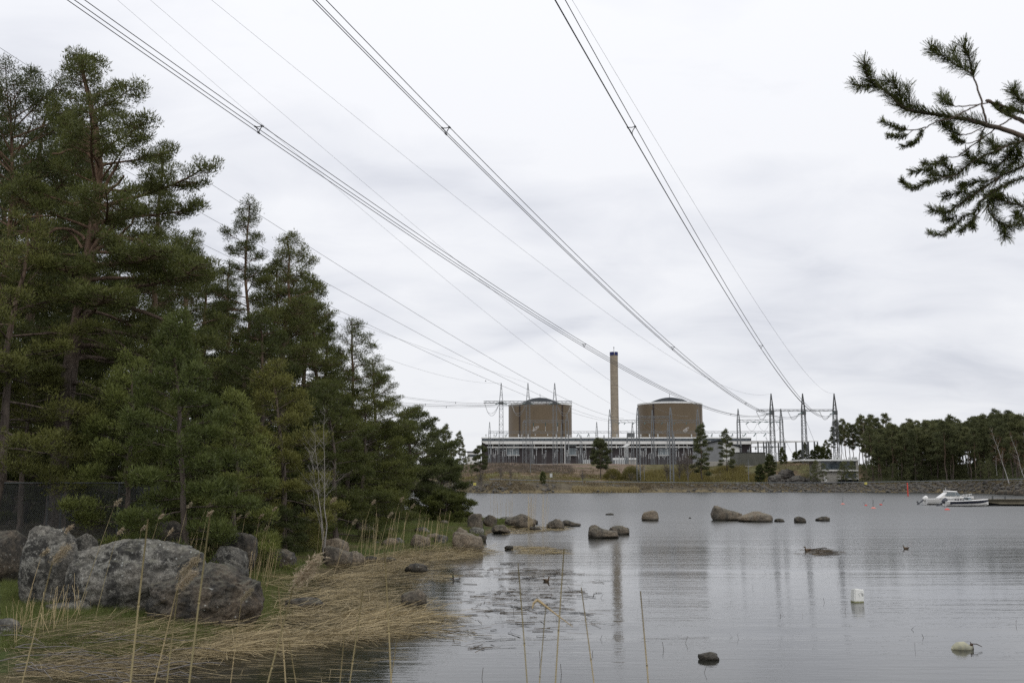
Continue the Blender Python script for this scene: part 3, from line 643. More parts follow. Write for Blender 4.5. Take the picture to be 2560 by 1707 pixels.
gf = lambda x: el + (ap.z - el) * (x - a.x) / (ap.x - a.x) if x < ap.x else er + (ap.z - er) * (b.x - x) / (b.x - ap.x)
zb = at(1800, 1153, YB).z
mb = MB(); ribbed_box(mb, a.x, mx_, YB, YB + 30, zb, lambda x: gf(x) - .25, 1.2); mb.build('grey_wall', M['grey_clad'], bn)
mb = MB(); ribbed_box(mb, mx_ + .02, b.x, YB, YB + 30, zb, lambda x: gf(x) - .25, 1.2); mb.build('white_wall', M['white'], bn)
mb = MB()
for p0, p1 in (((a.x - .8, el - .35), (ap.x, ap.z)), ((ap.x, ap.z), (b.x + .8, er - .3))):
    V = [(p0[0], YB - .8, p0[1]), (p1[0], YB - .8, p1[1]), (p1[0], YB + 31, p1[1]), (p0[0], YB + 31, p0[1])]; V += [(x, y, z + .4) for x, y, z in V]
    mb.add(V, [(3, 2, 1, 0), (4, 5, 6, 7), (0, 1, 5, 4), (1, 2, 6, 5), (2, 3, 7, 6), (3, 0, 4, 7)])
mb.build('roof', M['roof_dark'], bn)
mb = MB(); zt = zb; mb.box2((a.x - .1, YB - .1, zb - 6), (b.x + .1, YB + 30, zb - .01)); mb.build('plinth', M['concrete'], bn)
mb = MB(); p_ = at(1837, 1157, YB - .3); mb.box2((p_.x - 1.6, YB - .3, p_.z - 1.6), (p_.x + 1.6, YB - .12, p_.z + 1.5)); mb.build('door', M['grey_clad'], bn)
YS = 398.0
sh = tag(empty('shed'), 'low olive-grey corrugated shed in front of the gabled storage hall', 'shed')
a = at(1844.6, 1163.5, YS); b = at(1913.8, 1131.5, YS); mb = MB(); ribbed_box(mb, a.x, b.x, YS, YS + 14, a.z, lambda x: b.z, .9); mb.build('wall', M['green_clad'], sh)
mb = MB(); mb.box2((a.x - .15, YS - .15, b.z), (b.x + .15, YS + 14.1, b.z + .22)); mb.build('roof', M['roof_dark'], sh)
mb = MB(); mb.box2((a.x, YS - .1, a.z - 3), (b.x, YS + 14, a.z - .01)); mb.build('plinth', M['concrete'], sh)
# visitor building
YV = 349.0
vb = tag(empty('pavilion'), 'modern two-storey building with a thin white roof and dark glazing above the road', 'building')
def vr(name, mat, x0, x1, y0, y1, dep, front=0.0):
    mb = MB(); rect(mb, x0, x1, y0, y1, YV, dep, front); return mb.build(name, mat, vb)
vr('roof', M['white'], 2004, 2146, 1147.6, 1151.6, 14, 1.2)
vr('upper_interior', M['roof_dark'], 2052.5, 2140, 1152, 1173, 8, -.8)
vr('wall', M['concrete'], 2046, 2052, 1151.8, 1202, 10, 0.2); vr('wall', M['concrete'], 2141.5, 2145.4, 1151.8, 1202, 1, 0.6)
vr('floor_slab', M['offwhite'], 2050.5, 2146, 1173.2, 1177.2, 10, .9)
vr('lower_wall', M['concrete'], 2052.2, 2112, 1177.4, 1206, 8, 0)
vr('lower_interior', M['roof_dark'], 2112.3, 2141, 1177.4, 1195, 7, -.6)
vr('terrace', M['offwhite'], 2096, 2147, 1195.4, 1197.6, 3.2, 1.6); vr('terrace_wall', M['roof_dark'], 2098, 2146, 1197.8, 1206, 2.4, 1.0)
for k in range(7):
    x0 = 2052.8 + k * 12.6; vr('window', M['glass_dark'], x0, x0 + 12.1, 1152.3, 1172.8, .1, .1)
for k in range(3):
    x0 = 2113 + k * 9.5; vr('window', M['glass_dark'], x0, x0 + 9.1, 1177.8, 1194.8, .1, .1)
vr('door', M['white'], 2060, 2066.8, 1192.6, 1203, .12, .12)
for k in range(6): vr('railing_post', M['steel'], 2098 + k * 9.4, 2098.6 + k * 9.4, 1190.5, 1195.3, .1, 1.5)
vr('railing', M['steel'], 2098, 2146, 1190, 1190.6, .1, 1.5); vr('balcony_railing', M['steel_dark'], 2112, 2146, 1171.6, 1172.2, .1, .95)
mb = MB(); a = at(2037, 1147, YV); 
for dx_ in (0, 1.1, 5, 6.2, 7.2): mb.box((at(2098, 1147, YV).x + dx_, YV + 4, a.z + .35), (.7, .8, .8))
mb.build('roof_vent', M['porcelain'], vb)
sb = tag(empty('service_building'), 'small pale flat-roofed building at the left end of the turbine hall', 'building')
mb = MB(); rect(mb, 1168, 1196, 1130, 1166, 560, 12); mb.build('wall', M['offwhite'], sb); mb = MB(); rect(mb, 1166, 1197, 1127.5, 1130, 560, 13, .5); mb.build('roof', M['roof_dark'], sb)
mb = MB(); rect(mb, 1170, 1195, 1136, 1141, 560, .3, .2); mb.build('window', M['glass_dark'], sb)

# ================================================================== lattice masts, portals, gantries
def mast_bars(x, y, z0, zb, zt, w0, wb, wt, bay=1.6):
    A, B, Wd = [], [], []
    zs = list(np.arange(z0, zb, bay)) + [zb]; zs2 = list(np.linspace(zb, zt, max(3, int((zt - zb) / (bay * .8)))))[1:]
    lv = [(z, w0 + (wb - w0) * (z - z0) / (zb - z0)) for z in zs] + [(z, wb + (wt - wb) * (z - zb) / (zt - zb)) for z in zs2]
    cr_ = lambda z, w: [np.array((x + sx * w / 2, y + sy * w / 2, z)) for sx, sy in ((-1, -1), (1, -1), (1, 1), (-1, 1))]
    for i in range(len(lv) - 1):
        c0, c1 = cr_(*lv[i]), cr_(*lv[i + 1])
        for k in range(4):
            A.append(c0[k]); B.append(c1[k]); Wd.append(.22)
            j = (k + 1) % 4; p_, q_ = (c0[k], c1[j]) if i % 2 else (c0[j], c1[k]); A.append(p_); B.append(q_); Wd.append(.07)
            if i % 2 == 0: A.append(c0[k]); B.append(c0[j]); Wd.append(.07)
    return A, B, Wd
def beam_bars(x0, x1, y, z0, z1, w=1.2, bay=1.6):
    A, B, Wd = [], [], []; n = max(2, int(abs(x1 - x0) / bay)); xs = np.linspace(x0, x1, n + 1)
    for yy in (y - w / 2, y + w / 2):
        for zz in (z0, z1): A.append((x0, yy, zz)); B.append((x1, yy, zz)); Wd.append(.13)
        for i in range(n): A.append((xs[i], yy, (z0, z1)[i % 2])); B.append((xs[i + 1], yy, (z1, z0)[i % 2])); Wd.append(.07)
    for zz in (z0, z1):
        for i in range(n): A.append((xs[i], y - w / 2, zz)); B.append((xs[i + 1], y + w / 2, zz)); Wd.append(.06)
    return A, B, Wd
def insul_string(p0, p1, n=9, r=.22):
    mb = MB(); p0, p1 = Vector(p0), Vector(p1); pts = []; rad = []
    for k in range(n * 2 + 1): pts.append(p0.lerp(p1, k / (n * 2))); rad.append(r if k % 2 else r * .45)
    mb.tube(pts, rad, 6); return mb
def sag(p0, p1, s, n=14): p0, p1 = Vector(p0), Vector(p1); return [p0.lerp(p1, k / n) - Vector((0, 0, s * 4 * (k / n) * (1 - k / n))) for k in range(n + 1)]
def portal(name, label, Y, masts, ytop, ybeam, xb, w0, wb, cat='pylon', group=None, ins=True, mat='steel', bay=1.6, loops=True, base=None):
    e = tag(empty(name, (at(masts[0], ybeam[1], Y).x, Y, 0)), label, cat, group); off = -e.location; ms = []
    for k, px in enumerate(masts):
        zt = at(px, ytop[k] if isinstance(ytop, (list, tuple)) else ytop, Y).z; x = at(px, ybeam[1], Y).x; zb_ = at(px, ybeam[1], Y).z; z0 = gz(x, Y) - .5 if base is None else base
        mb = MB(); mb.bars(*mast_bars(x, Y, z0, zb_, zt, w0, wb, .12, bay)); o = mb.build('lattice_mast', M[mat], e); o.location = off; ms.append((x, zb_))
    z0, z1 = at(masts[0], ybeam[1], Y).z, at(masts[0], ybeam[0], Y).z
    mb = MB(); mb.bars(*beam_bars(at(xb[0], ybeam[0], Y).x, at(xb[1], ybeam[0], Y).x, Y, z0, z1, wb * .8, bay)); o = mb.build('crossbeam', M[mat], e); o.location = off
    return e, ms, z0, off
GP = 'lattice portal pylons of the switchyard'
YL = 405.0
e, ms, zb_, off = portal('portal_pylon', 'tall three-mast lattice portal pylon in front of the left reactor building', YL, (1253, 1320, 1387), 957.5, (1002.5, 1007), (1209, 1430), 1.75, 1.45, group=GP)
LP = ms; LZ = zb_
for k, (x, z) in enumerate(ms):
    mb = MB(); mb.box((x, YL - .3, z - .1), (1.9, 1.6, 1.0)); o = mb.build('clamp_block', M['steel_dark'], e); o.location = off
    for sx in (-1, 1):
        o = insul_string((x + sx * .6, YL - .6, z - .2), (x + sx * 2.4, YL - 1.6, z - .7)).build('insulator', M['insul'], e); o.location = off
    xx = x - 5.6 if k < 2 else x + 6.6
    o = insul_string((x - 6.8 if k < 2 else x + 6.9, YL, z), (xx if k < 2 else x + 5.6, YL, z - 3.6), 11, .16).build('insulator', M['porcelain'], e); o.location = off
    q0 = (x - 1.0 if k < 2 else x + .8, YL - 1, z - .8); q1 = (xx if k < 2 else x + 5.6, YL, z - 3.6)
    for s_ in (1.9, 2.9):
        mb = MB(); mb.tube(sag(q0, q1, s_), .07, 5); o = mb.build('jumper_loop', M['wire_pale'], e); o.location = off
YR = 382.0
e, ms, zb_, off = portal('portal_pylon', 'tall three-mast lattice portal pylon on the rocky rise by the forest edge', YR, (1929, 2008, 2087), 983.5, (1023.6, 1027.6), (1891, 2086), 1.9, 1.25, group=GP, mat='steel_dark')
RP = ms; RZ = zb_
for k, (x, z) in enumerate(ms):
    mb = MB(); mb.box((x, YR - .3, z - .6), (1.5, 1.5, 1.5)); o = mb.build('clamp_block', M['steel_dark'], e); o.location = off
    o = insul_string((x - .5, YR - .8, z - .6), (x - 2.8, YR - 2.8, z - 1.4), 9, .24).build('insulator', M['insul'], e); o.location = off
    o = insul_string((x - 5.9, YR, z), (x - 4.6, YR, z - 2.9), 11, .15).build('insulator', M['porcelain'], e); o.location = off
    for s_ in (1.2, 1.9):
        mb = MB(); mb.tube(sag((x - 2.8, YR - 2.8, z - 1.5), (x - 4.6, YR, z - 3.0), s_ * .5), .06, 5); o = mb.build('jumper_loop', M['wire_pale'], e); o.location = off
for k, (dx_, gx) in enumerate(((0, 1990), (1, 2055), (2, 2112))):
    x, z = ms[dx_]; mb = MB(); g1 = at(gx, 1130, YR + 30); g1.z = gz(g1.x, g1.y); mb.tube([(x, YR, z - 1), g1], .05, 4); o = mb.build('guy_wire', M['steel_dark'], e); o.location = off
e, ms, zb_, off = portal('portal_pylon', 'two-mast lattice gantry left of the rocky rise pylon, with green insulators', 435.0, (1846, 1953), 1021.5, (1049, 1054.2), (1844, 1958), 1.7, 1.15, group=GP)
for px in (1861, 1891, 1921):
    for a_, b_ in ((0, -1.9), (3.2, 3.2 + .6)):
        p0 = at(px + 10, 1055, 435); o = insul_string((p0.x + a_, 434.5, p0.z), (p0.x + a_ - 1.6 if a_ == 0 else p0.x + a_ - 1.9, 433, p0.z - .9 if a_ == 0 else p0.z - .1), 9, .22).build('insulator', M['insul'], e); o.location = off
    mb = MB(); mb.tube(sag((p0.x - 1.5, 433, p0.z - .9), (p0.x + 3.5, 433.5, p0.z - .2), 3.3), .05, 5); o = mb.build('jumper_loop', M['wire_pale'], e); o.location = off
e, ms, zb_, off = portal('portal_pylon', 'two-mast lattice gantry from the chimney across the right reactor building', 480.0, (1524.5, 1744.5), 1023, (1050, 1056), (1523, 1746), 1.6, 1.3, group=GP)
for px in (1549, 1563, 1585, 1613, 1656, 1687, 1717):
    p0 = at(px, 1056, 480); o = insul_string((p0.x, 479.4, p0.z), (p0.x - .8, 478, p0.z - 1.0), 7, .2).build('insulator', M['insul'], e); o.location = off
for (a_, b_), (c_, d_) in (((1600, 1060), (1640, 1082)), ((1612, 1058), (1660, 1083)), ((1655, 1059), (1628, 1078)), ((1686, 1059), (1640, 1084)), ((1716, 1059), (1680, 1080)), ((1600, 1066), (1628, 1084))):
    mb = MB(); mb.tube(sag(at(a_, b_, 480), at(c_, d_, 505), .8), .05, 4); o = mb.build('downlead', M['wire_pale'], e); o.location = off
e, ms, zb_, off = portal('portal_pylon', 'two-mast lattice gantry in front of the left reactor building', 480.0, (1311, 1417.5), (1052, 1035), (1050.5, 1056), (1308, 1420), 1.7, 1.4, group=GP)
for px in (1333.5, 1363.5, 1394):
    p0 = at(px, 1056, 480); o = insul_string((p0.x, 480, p0.z), (p0.x, 480, p0.z - 1.7), 7, .28).build('insulator', M['insul'], e); o.location = off
    o = insul_string((p0.x, 480, p0.z - 1.8), (p0.x, 480, p0.z - 4.2), 7, .14).build('insulator', M['porcelain'], e); o.location = off
e, ms, zb_, off = portal('portal_pylon', 'slim two-mast portal with a zigzag beam standing beside the road', 349.0, (1594, 1676.5), 1018, (1040.3, 1044.3), (1594, 1676), 1.25, .8, group=GP, bay=1.5)
e, ms, zb_, off = portal('portal_pylon', 'long low lattice gantry crossing the whole switchyard', 540.0, (1224, 1492, 1581, 1670, 1758.5), 1054.5, (1078, 1082.2), (1222, 1932), 1.2, 1.0, group=GP, bay=1.8)
for px in (1243, 1268.5, 1446, 1472, 1781, 1832):
    p0 = at(px, 1083, 540); o = insul_string((p0.x, 540, p0.z), (p0.x - .9, 540, p0.z - 1.9), 7, .26).build('insulator', M['insul'], e); o.location = off
for px in (1865, 1890, 1915):
    p0 = at(px, 1083, 500); o = insul_string(p0, (p0.x - 1.7, 498, p0.z - 1.6), 8, .26).build('insulator', M['insul'], e); o.location = off
    mb = MB(); mb.tube([(p0.x, 500, p0.z), (p0.x + .05, 500, p0.z - 4)], .05, 4); o = mb.build('downlead', M['wire_pale'], e); o.location = off
GM = 'single lattice masts in the switchyard'
for px, yt, yb_, Y, w, lab in ((1633, 1023, 1165, 500, 1.3, 'lattice mast just left of the right reactor joint'), (1511, 1087, 1166, 500, .9, 'short lattice mast left of the chimney foot'), (1569, 1088, 1166, 500, .9, 'short lattice mast right of the chimney foot'),
                              (1453, 1088, 1166, 480, 1.2, 'short lattice mast between the two reactor buildings'), (1404, 1057, 1166, 510, .8, 'thin mast at the right edge of the left reactor building'), (1686, 1083, 1168, 470, 1.0, 'lattice mast right of the slim road portal'), (1331, 1100, 1166, 470, .7, 'short thin mast under the left gantry')):
    x = at(px, yb_, Y).x; z0 = gz(x, Y) - .3; zt = at(px, yt, Y).z; zm = z0 + (zt - z0) * .72
    mb = MB(); mb.bars(*mast_bars(x, Y, z0, zm, zt, w, w * .8, .1, 1.5)); tag(mb.build('lattice_mast', M['steel']), lab, 'lattice mast', GM)

# switchyard apparatus: insulator posts, breakers, transformers
def post_unit(kind, h):
    me_ = []
    mb = MB(); mb.box((0, 0, h * .28), (.15, .15, h * .56)); me_.append(('support', mb.mesh('support', M['steel'])))
    mb = MB(); pts = [(0, 0, h * .56 + h * .36 * k / 14) for k in range(15)]; mb.tube(pts, [.15 if k % 2 else .09 for k in range(15)], 7); me_.append(('insulator', mb.mesh('insulator', M['porcelain'])))
    mb = MB()
    if kind == 0: mb.box((.5, 0, h * .94), (1.9, .14, .14)); mb.box((0, 0, h * .95), (.45, .45, .3))
    elif kind == 1: mb.lathe([(0, h * .92), (.42, h * .92), (.48, h * .98), (.35, h * 1.04), (0, h * 1.05)], n=8)
    else: mb.box((0, 0, h * .95), (.35, .35, .35)); mb.tube([(0, 0, h * .95), (.5, 0, h * 1.12), (1.2, 0, h * 1.15)], .07, 5)
    me_.append(('terminal', mb.mesh('terminal', M['steel']))); return me_
pu = [post_unit(0, 7.0), post_unit(1, 8.5), post_unit(2, 9.5)]
posts = []
for a_, b_, n_, Y0, Y1 in ((1222, 1252, 7, 500, 545), (1256, 1300, 9, 500, 545), (1330, 1350, 4, 500, 540), (1355, 1372, 4, 500, 540), (1385, 1400, 4, 500, 540), (1412, 1432, 6, 470, 540), (1440, 1470, 9, 460, 530), (1545, 1560, 4, 480, 520), (1562, 1582, 5, 470, 510), (1600, 1640, 10, 460, 520), (1640, 1680, 10, 470, 520), (1690, 1735, 9, 480, 540), (1862, 1900, 6, 470, 520), (1902, 1960, 10, 450, 500)):
    for k in range(max(2, int(n_ * .9))): posts.append((a_ + (b_ - a_) * (k + RNG.uniform(0, .6)) / n_, RNG.uniform(Y0, Y1)))
for k, (px, Y) in enumerate(posts):
    x = at(px, 1160, Y).x; e = tag(empty('insulator_post', (x, Y, gz(x, Y)), RNG.choice([0, pi, pi / 2])), 'grey steel post with a ribbed pale insulator in the switchyard', 'insulator post', 'switchyard insulator posts')
    s_ = RNG.uniform(.72, 1.12); e.scale = (1, 1, s_)
    for nm, me in pu[k % 3]: link(nm, me, e)
for px, n_, Y, lab in ((1549, 6, 470, 'transformer with a row of pale radiator fins in front of the white low wing'), (1466, 4, 470, 'transformer with pale radiator fins left of the dark pine')):
    c = at(px, 1160, Y); z0 = gz(c.x, Y); e = tag(empty('transformer', (c.x, Y, z0)), lab, 'transformer', 'transformers in the switchyard')
    mb = MB(); mb.box((0, 1.2, 1.3), (n_ * 1.0, 2.0, 2.2)); mb.build('tank', M['steel'], e)
    fm = MB().box((0, -.3, 1.2), (.5, .9, 2.3)).mesh('radiator_fin', M['porcelain'])
    for k in range(n_): link('radiator_fin', fm, e, ((k - (n_ - 1) / 2) * .8, 0, 0))
    for k in range(3): o = insul_string(((k - 1) * 1.4, 1.2, 2.4), ((k - 1) * 1.6, 1.0, 4.2), 6, .18).build('bushing', M['porcelain'], e)
for k, px in enumerate((1535.5, 1540.5, 1545, 1549.5)):
    c = at(px + 26, 1160, 485); z0 = gz(c.x, 485); e = tag(empty('circuit_breaker', (c.x, 485 + k * 3, z0)), 'tall circuit breaker with white horizontal chambers in front of the dark wall', 'circuit breaker', 'row of circuit breakers')
    mb = MB(); mb.box((0, 0, 2), (.4, .4, 4)); mb.build('support', M['steel'], e); insul_string((0, 0, 4), (0, 0, 8.6 + k * .5), 10, .24).build('insulator', M['porcelain'], e)
    mb = MB(); mb.lathe([(0, -1.1), (.35, -1.0), (.35, 1.0), (0, 1.1)], (0, 0, 8.9 + k * .5), 10, 'x'); mb.build('chamber', M['white'], e, smooth=True)
# lamp posts & signs
for px, yt, Y, lab in ((1326.3, 1150, 360, 'thin grey lamp post right of the middle mast of the left portal'), (1611, 1158, 347, 'thin pole beside the road below the right reactor building'), (1872, 1147, 352, 'thin pole in front of the olive-grey shed')):
    x = at(px, 1200, Y).x; z0 = gz(x, Y); mb = MB(); mb.tube([(x, Y, z0), (x, Y, at(px, yt, Y).z)], [.13, .08], 6); e = tag(mb.build('lamp_post', M['steel']), lab, 'lamp post', 'thin poles by the far road')
for px, py, d_, lab in ((1187, 1209.5, 3.0, 'yellow warning sign on the bank at the left end of the far shore'), (2164.5, 1208.0, 6.5, 'yellow warning sign below the guard rail right of the pavilion')):
    Y = float(Ysh(px)) + d_; c = at(px, py, Y); e = tag(empty('warning_sign', (c.x, Y, gz(c.x, Y))), lab, 'sign', 'yellow signs on the far bank'); h_ = c.z - gz(c.x, Y)
    mb = MB(); mb.box((0, .05, h_ / 2), (.09, .07, h_)); mb.build('post', M['steel_dark'], e); mb = MB(); mb.box((0, 0, h_), (.85, .04, .72)); mb.build('sign_panel', M['yellow'], e)
    mb = MB(); mb.box((0, -.024, h_ + .08), (.5, .004, .08)); mb.box((0, -.024, h_ - .08), (.6, .004, .06)); mb.build('lettering', M['black'], e)
x = at(1377.7, 1199, 352).x; mb = MB(); mb.box((x, 352, gz(x, 352) + .6), (.9, .7, 1.4)); tag(mb.build('junction_cabinet', M['porcelain']), 'small pale grey electrical cabinet at the foot of the left portal pylon', 'cabinet')

# steam plumes
m, t = newmat('steam'); N = NT(t); v = N.n('ShaderNodeVolumePrincipled'); v.inputs['Color'].default_value = (.95, .95, .95, 1); g = N.n('ShaderNodeTexCoord').outputs['Object']
N.l(N.m('MULTIPLY', N.ramp(N.noise(g, .9, 4, .6), [(.44, 0.), (.60, 1.)]), .55), v.inputs['Density']); v.inputs['Anisotropy'].default_value = .3; N.l(v.outputs[0], N.n('ShaderNodeOutputMaterial').inputs['Volume']); M['steam'] = m
for pts, lab in (([(1331, 1078, .4), (1334, 1074, .9), (1339, 1071, 1.2), (1347, 1066, .7)], 'white steam puff in front of the left reactor building'), ([(1298, 1091, .5), (1303, 1088.5, .9), (1307, 1087, .5)], 'small steam puff at the foot of the left reactor building'),
                 ([(1420, 1092, .6), (1425, 1090, 1.1), (1430, 1088, .6)], 'small steam puff at the right edge of the left reactor roof'), ([(1706, 1079, .5), (1712, 1077, 1.3), (1718, 1071, 1.0), (1721, 1068, .5)], 'white steam puff in front of the right reactor building')):
    mb = MB(); mb.tube([at(a_, b_, 600) for a_, b_, _ in pts], [c_ * .95 for *_, c_ in pts], 10); tag(mb.build('steam', M['steam'], smooth=True), lab, 'steam', kind='stuff')

# ================================================================== overhead conductors
def wire_path(px_pts, Yn, Yf, n=60):
    """vertical plane from the first pixel at distance Yn to the last at Yf; parabola fitted through the middle ones"""
    P0 = at(*px_pts[0], Yn); P1 = at(*px_pts[-1], Yf); dx_, dy_ = P1.x - P0.x, P1.y - P0.y; ss, zs = [0, 1], [P0.z, P1.z]; wt = [30, 30]
    for px, py in px_pts[1:-1]:
        u = (px - CX) / F; v = (CY - py) / F; k = u / (cp - v * spp)      # X = k*Y
        s = (k * P0.y - P0.x) / (dx_ - k * dy_); Y = P0.y + s * dy_; zs.append(CAMH + Y / (cp - v * spp) * (spp + v * cp)); ss.append(s); wt.append(1)
    co = np.polyfit(ss, zs, 2, w=wt); s0 = -0.22
    return [Vector((P0.x + dx_ * s, P0.y + dy_ * s, float(np.polyval(co, s)))) for s in np.linspace(s0, 1, n)]
def point_at_Y(path, Y):
    for a_, b_ in zip(path, path[1:]):
        if (a_.y - Y) * (b_.y - Y) <= 0: return a_.lerp(b_, (Y - a_.y) / (b_.y - a_.y))
BUND = [([(188, 0), (791, 430), (1502, 900), (1700, 985), (1800, 1028), (1926, 1033)], 'left thick three-wire conductor bundle sweeping down over the right reactor dome', (57, 126, 265)),
        ([(795, 0), (1170, 382), (1704, 887), (1886, 1021), (2004, 1034)], 'middle thick three-wire conductor bundle passing right of the chimney', (57, 126, 202)),
        ([(1396, 0), (1586, 335), (1913, 880), (2018, 1018), (2083, 1033)], 'right thick three-wire conductor bundle coming down to the forest-edge pylon', (57, 126, 202))]
for pts, lab, spy in BUND:
    pth = wire_path(pts, 43.0, YR - 3); e = tag(empty('conductor_bundle', tuple(pth[-1])), lab, 'power line', 'three-wire conductor bundles over the bay'); off = -e.location
    dirx = (pth[-1] - pth[0]).normalized(); side = Vector((dirx.y, -dirx.x, 0)).normalized()
    offs = [side * -.23 + Vector((0, 0, .13)), side * .23 + Vector((0, 0, .13)), Vector((0, 0, -.27))]
    for o_ in offs:
        mb = MB(); rr = [np.interp(p_.y, [0, 60, 200, 380], [.019, .023, .042, .05]) for p_ in pth]; mb.tube([p_ + o_ for p_ in pth], rr, 5); o = mb.build('conductor', M['wire'], e); o.location = off
    for Y in spy:
        c = point_at_Y(pth, Y); mb = MB(); q_ = [c + o_ for o_ in offs]
        for i in range(3):
            a_, b_ = q_[i], q_[(i + 1) % 3]; mid = (a_ + b_) / 2 + (c - (a_ + b_) / 2) * .22; mb.tube([a_, mid, b_], .028, 5)
            d_ = dirx * .12; mb.tube([a_ - d_, a_ + d_], .05, 6)
        o = mb.build('spacer', M['wire'], e); o.location = off
GW = 'thin single wires over the bay'
for pts, Yn, Yf, r, lab, mt in (
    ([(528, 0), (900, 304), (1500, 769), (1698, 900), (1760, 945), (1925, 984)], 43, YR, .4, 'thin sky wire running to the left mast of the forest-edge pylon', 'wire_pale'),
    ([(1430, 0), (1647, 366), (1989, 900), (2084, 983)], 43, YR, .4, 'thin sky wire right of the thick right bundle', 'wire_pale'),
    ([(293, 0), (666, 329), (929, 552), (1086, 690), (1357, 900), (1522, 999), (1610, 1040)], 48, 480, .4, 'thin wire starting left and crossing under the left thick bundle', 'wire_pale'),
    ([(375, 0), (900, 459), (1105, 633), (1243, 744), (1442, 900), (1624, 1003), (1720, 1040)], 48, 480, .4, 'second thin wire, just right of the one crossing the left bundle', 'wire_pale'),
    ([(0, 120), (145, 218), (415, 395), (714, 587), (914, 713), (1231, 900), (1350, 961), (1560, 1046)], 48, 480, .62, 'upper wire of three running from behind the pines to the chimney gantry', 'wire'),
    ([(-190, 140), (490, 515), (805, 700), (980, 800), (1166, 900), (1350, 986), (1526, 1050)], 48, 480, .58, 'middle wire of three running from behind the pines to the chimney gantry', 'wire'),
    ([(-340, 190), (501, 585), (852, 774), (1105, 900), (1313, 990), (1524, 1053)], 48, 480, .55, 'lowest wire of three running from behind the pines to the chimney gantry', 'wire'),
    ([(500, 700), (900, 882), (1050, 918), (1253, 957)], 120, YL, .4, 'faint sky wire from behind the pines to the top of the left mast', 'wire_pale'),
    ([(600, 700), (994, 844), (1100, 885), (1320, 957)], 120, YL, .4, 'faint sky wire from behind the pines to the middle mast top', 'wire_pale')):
    pth = wire_path(pts, Yn, Yf); mb = MB(); rr = [r * np.interp(p_.y, [0, 50, 200, 500], [.016, .020, .055, .075]) for p_ in pth]; mb.tube(pth, rr, 4)
    tag(mb.build('overhead_wire', M[mt]), lab, 'power line', GW)
for k, (y0, y1, mx_, lab) in enumerate(((940, 1004, 0, 'upper low bundle of wires leaving the left portal pylon behind the pines'), (985, 1006, 1, 'lower low bundle of wires leaving the left portal pylon behind the pines'), (975, 1005, 2, 'lowest low bundle of wires leaving the left portal pylon behind the pines'))):
    x, z = LP[k]; A = Vector((x - 1.6, YL - 1.4, z - .5)); B = at(760 - k * 40, y0, 330); pth = sag(A, B, 2.5, 24); e = tag(empty('conductor_bundle', tuple(A)), lab, 'power line', 'low conductor bundles beyond the pines'); off = -e.location
    for o_ in ((-.2, .2), (.25, .2), (0, -.3)):
        mb = MB(); mb.tube([p_ + Vector((0, o_[0], o_[1])) for p_ in pth], .035, 4); o = mb.build('conductor', M['wire_pale'], e); o.location = off
    for k2 in (6 + 3 * k, 15): 
        c = pth[k2]; mb = MB(); mb.tube([c + Vector((0, 0, .3)), c + Vector((0, 0, -.4))], .12, 5); o = mb.build('spacer', M['steel_dark'], e); o.location = off

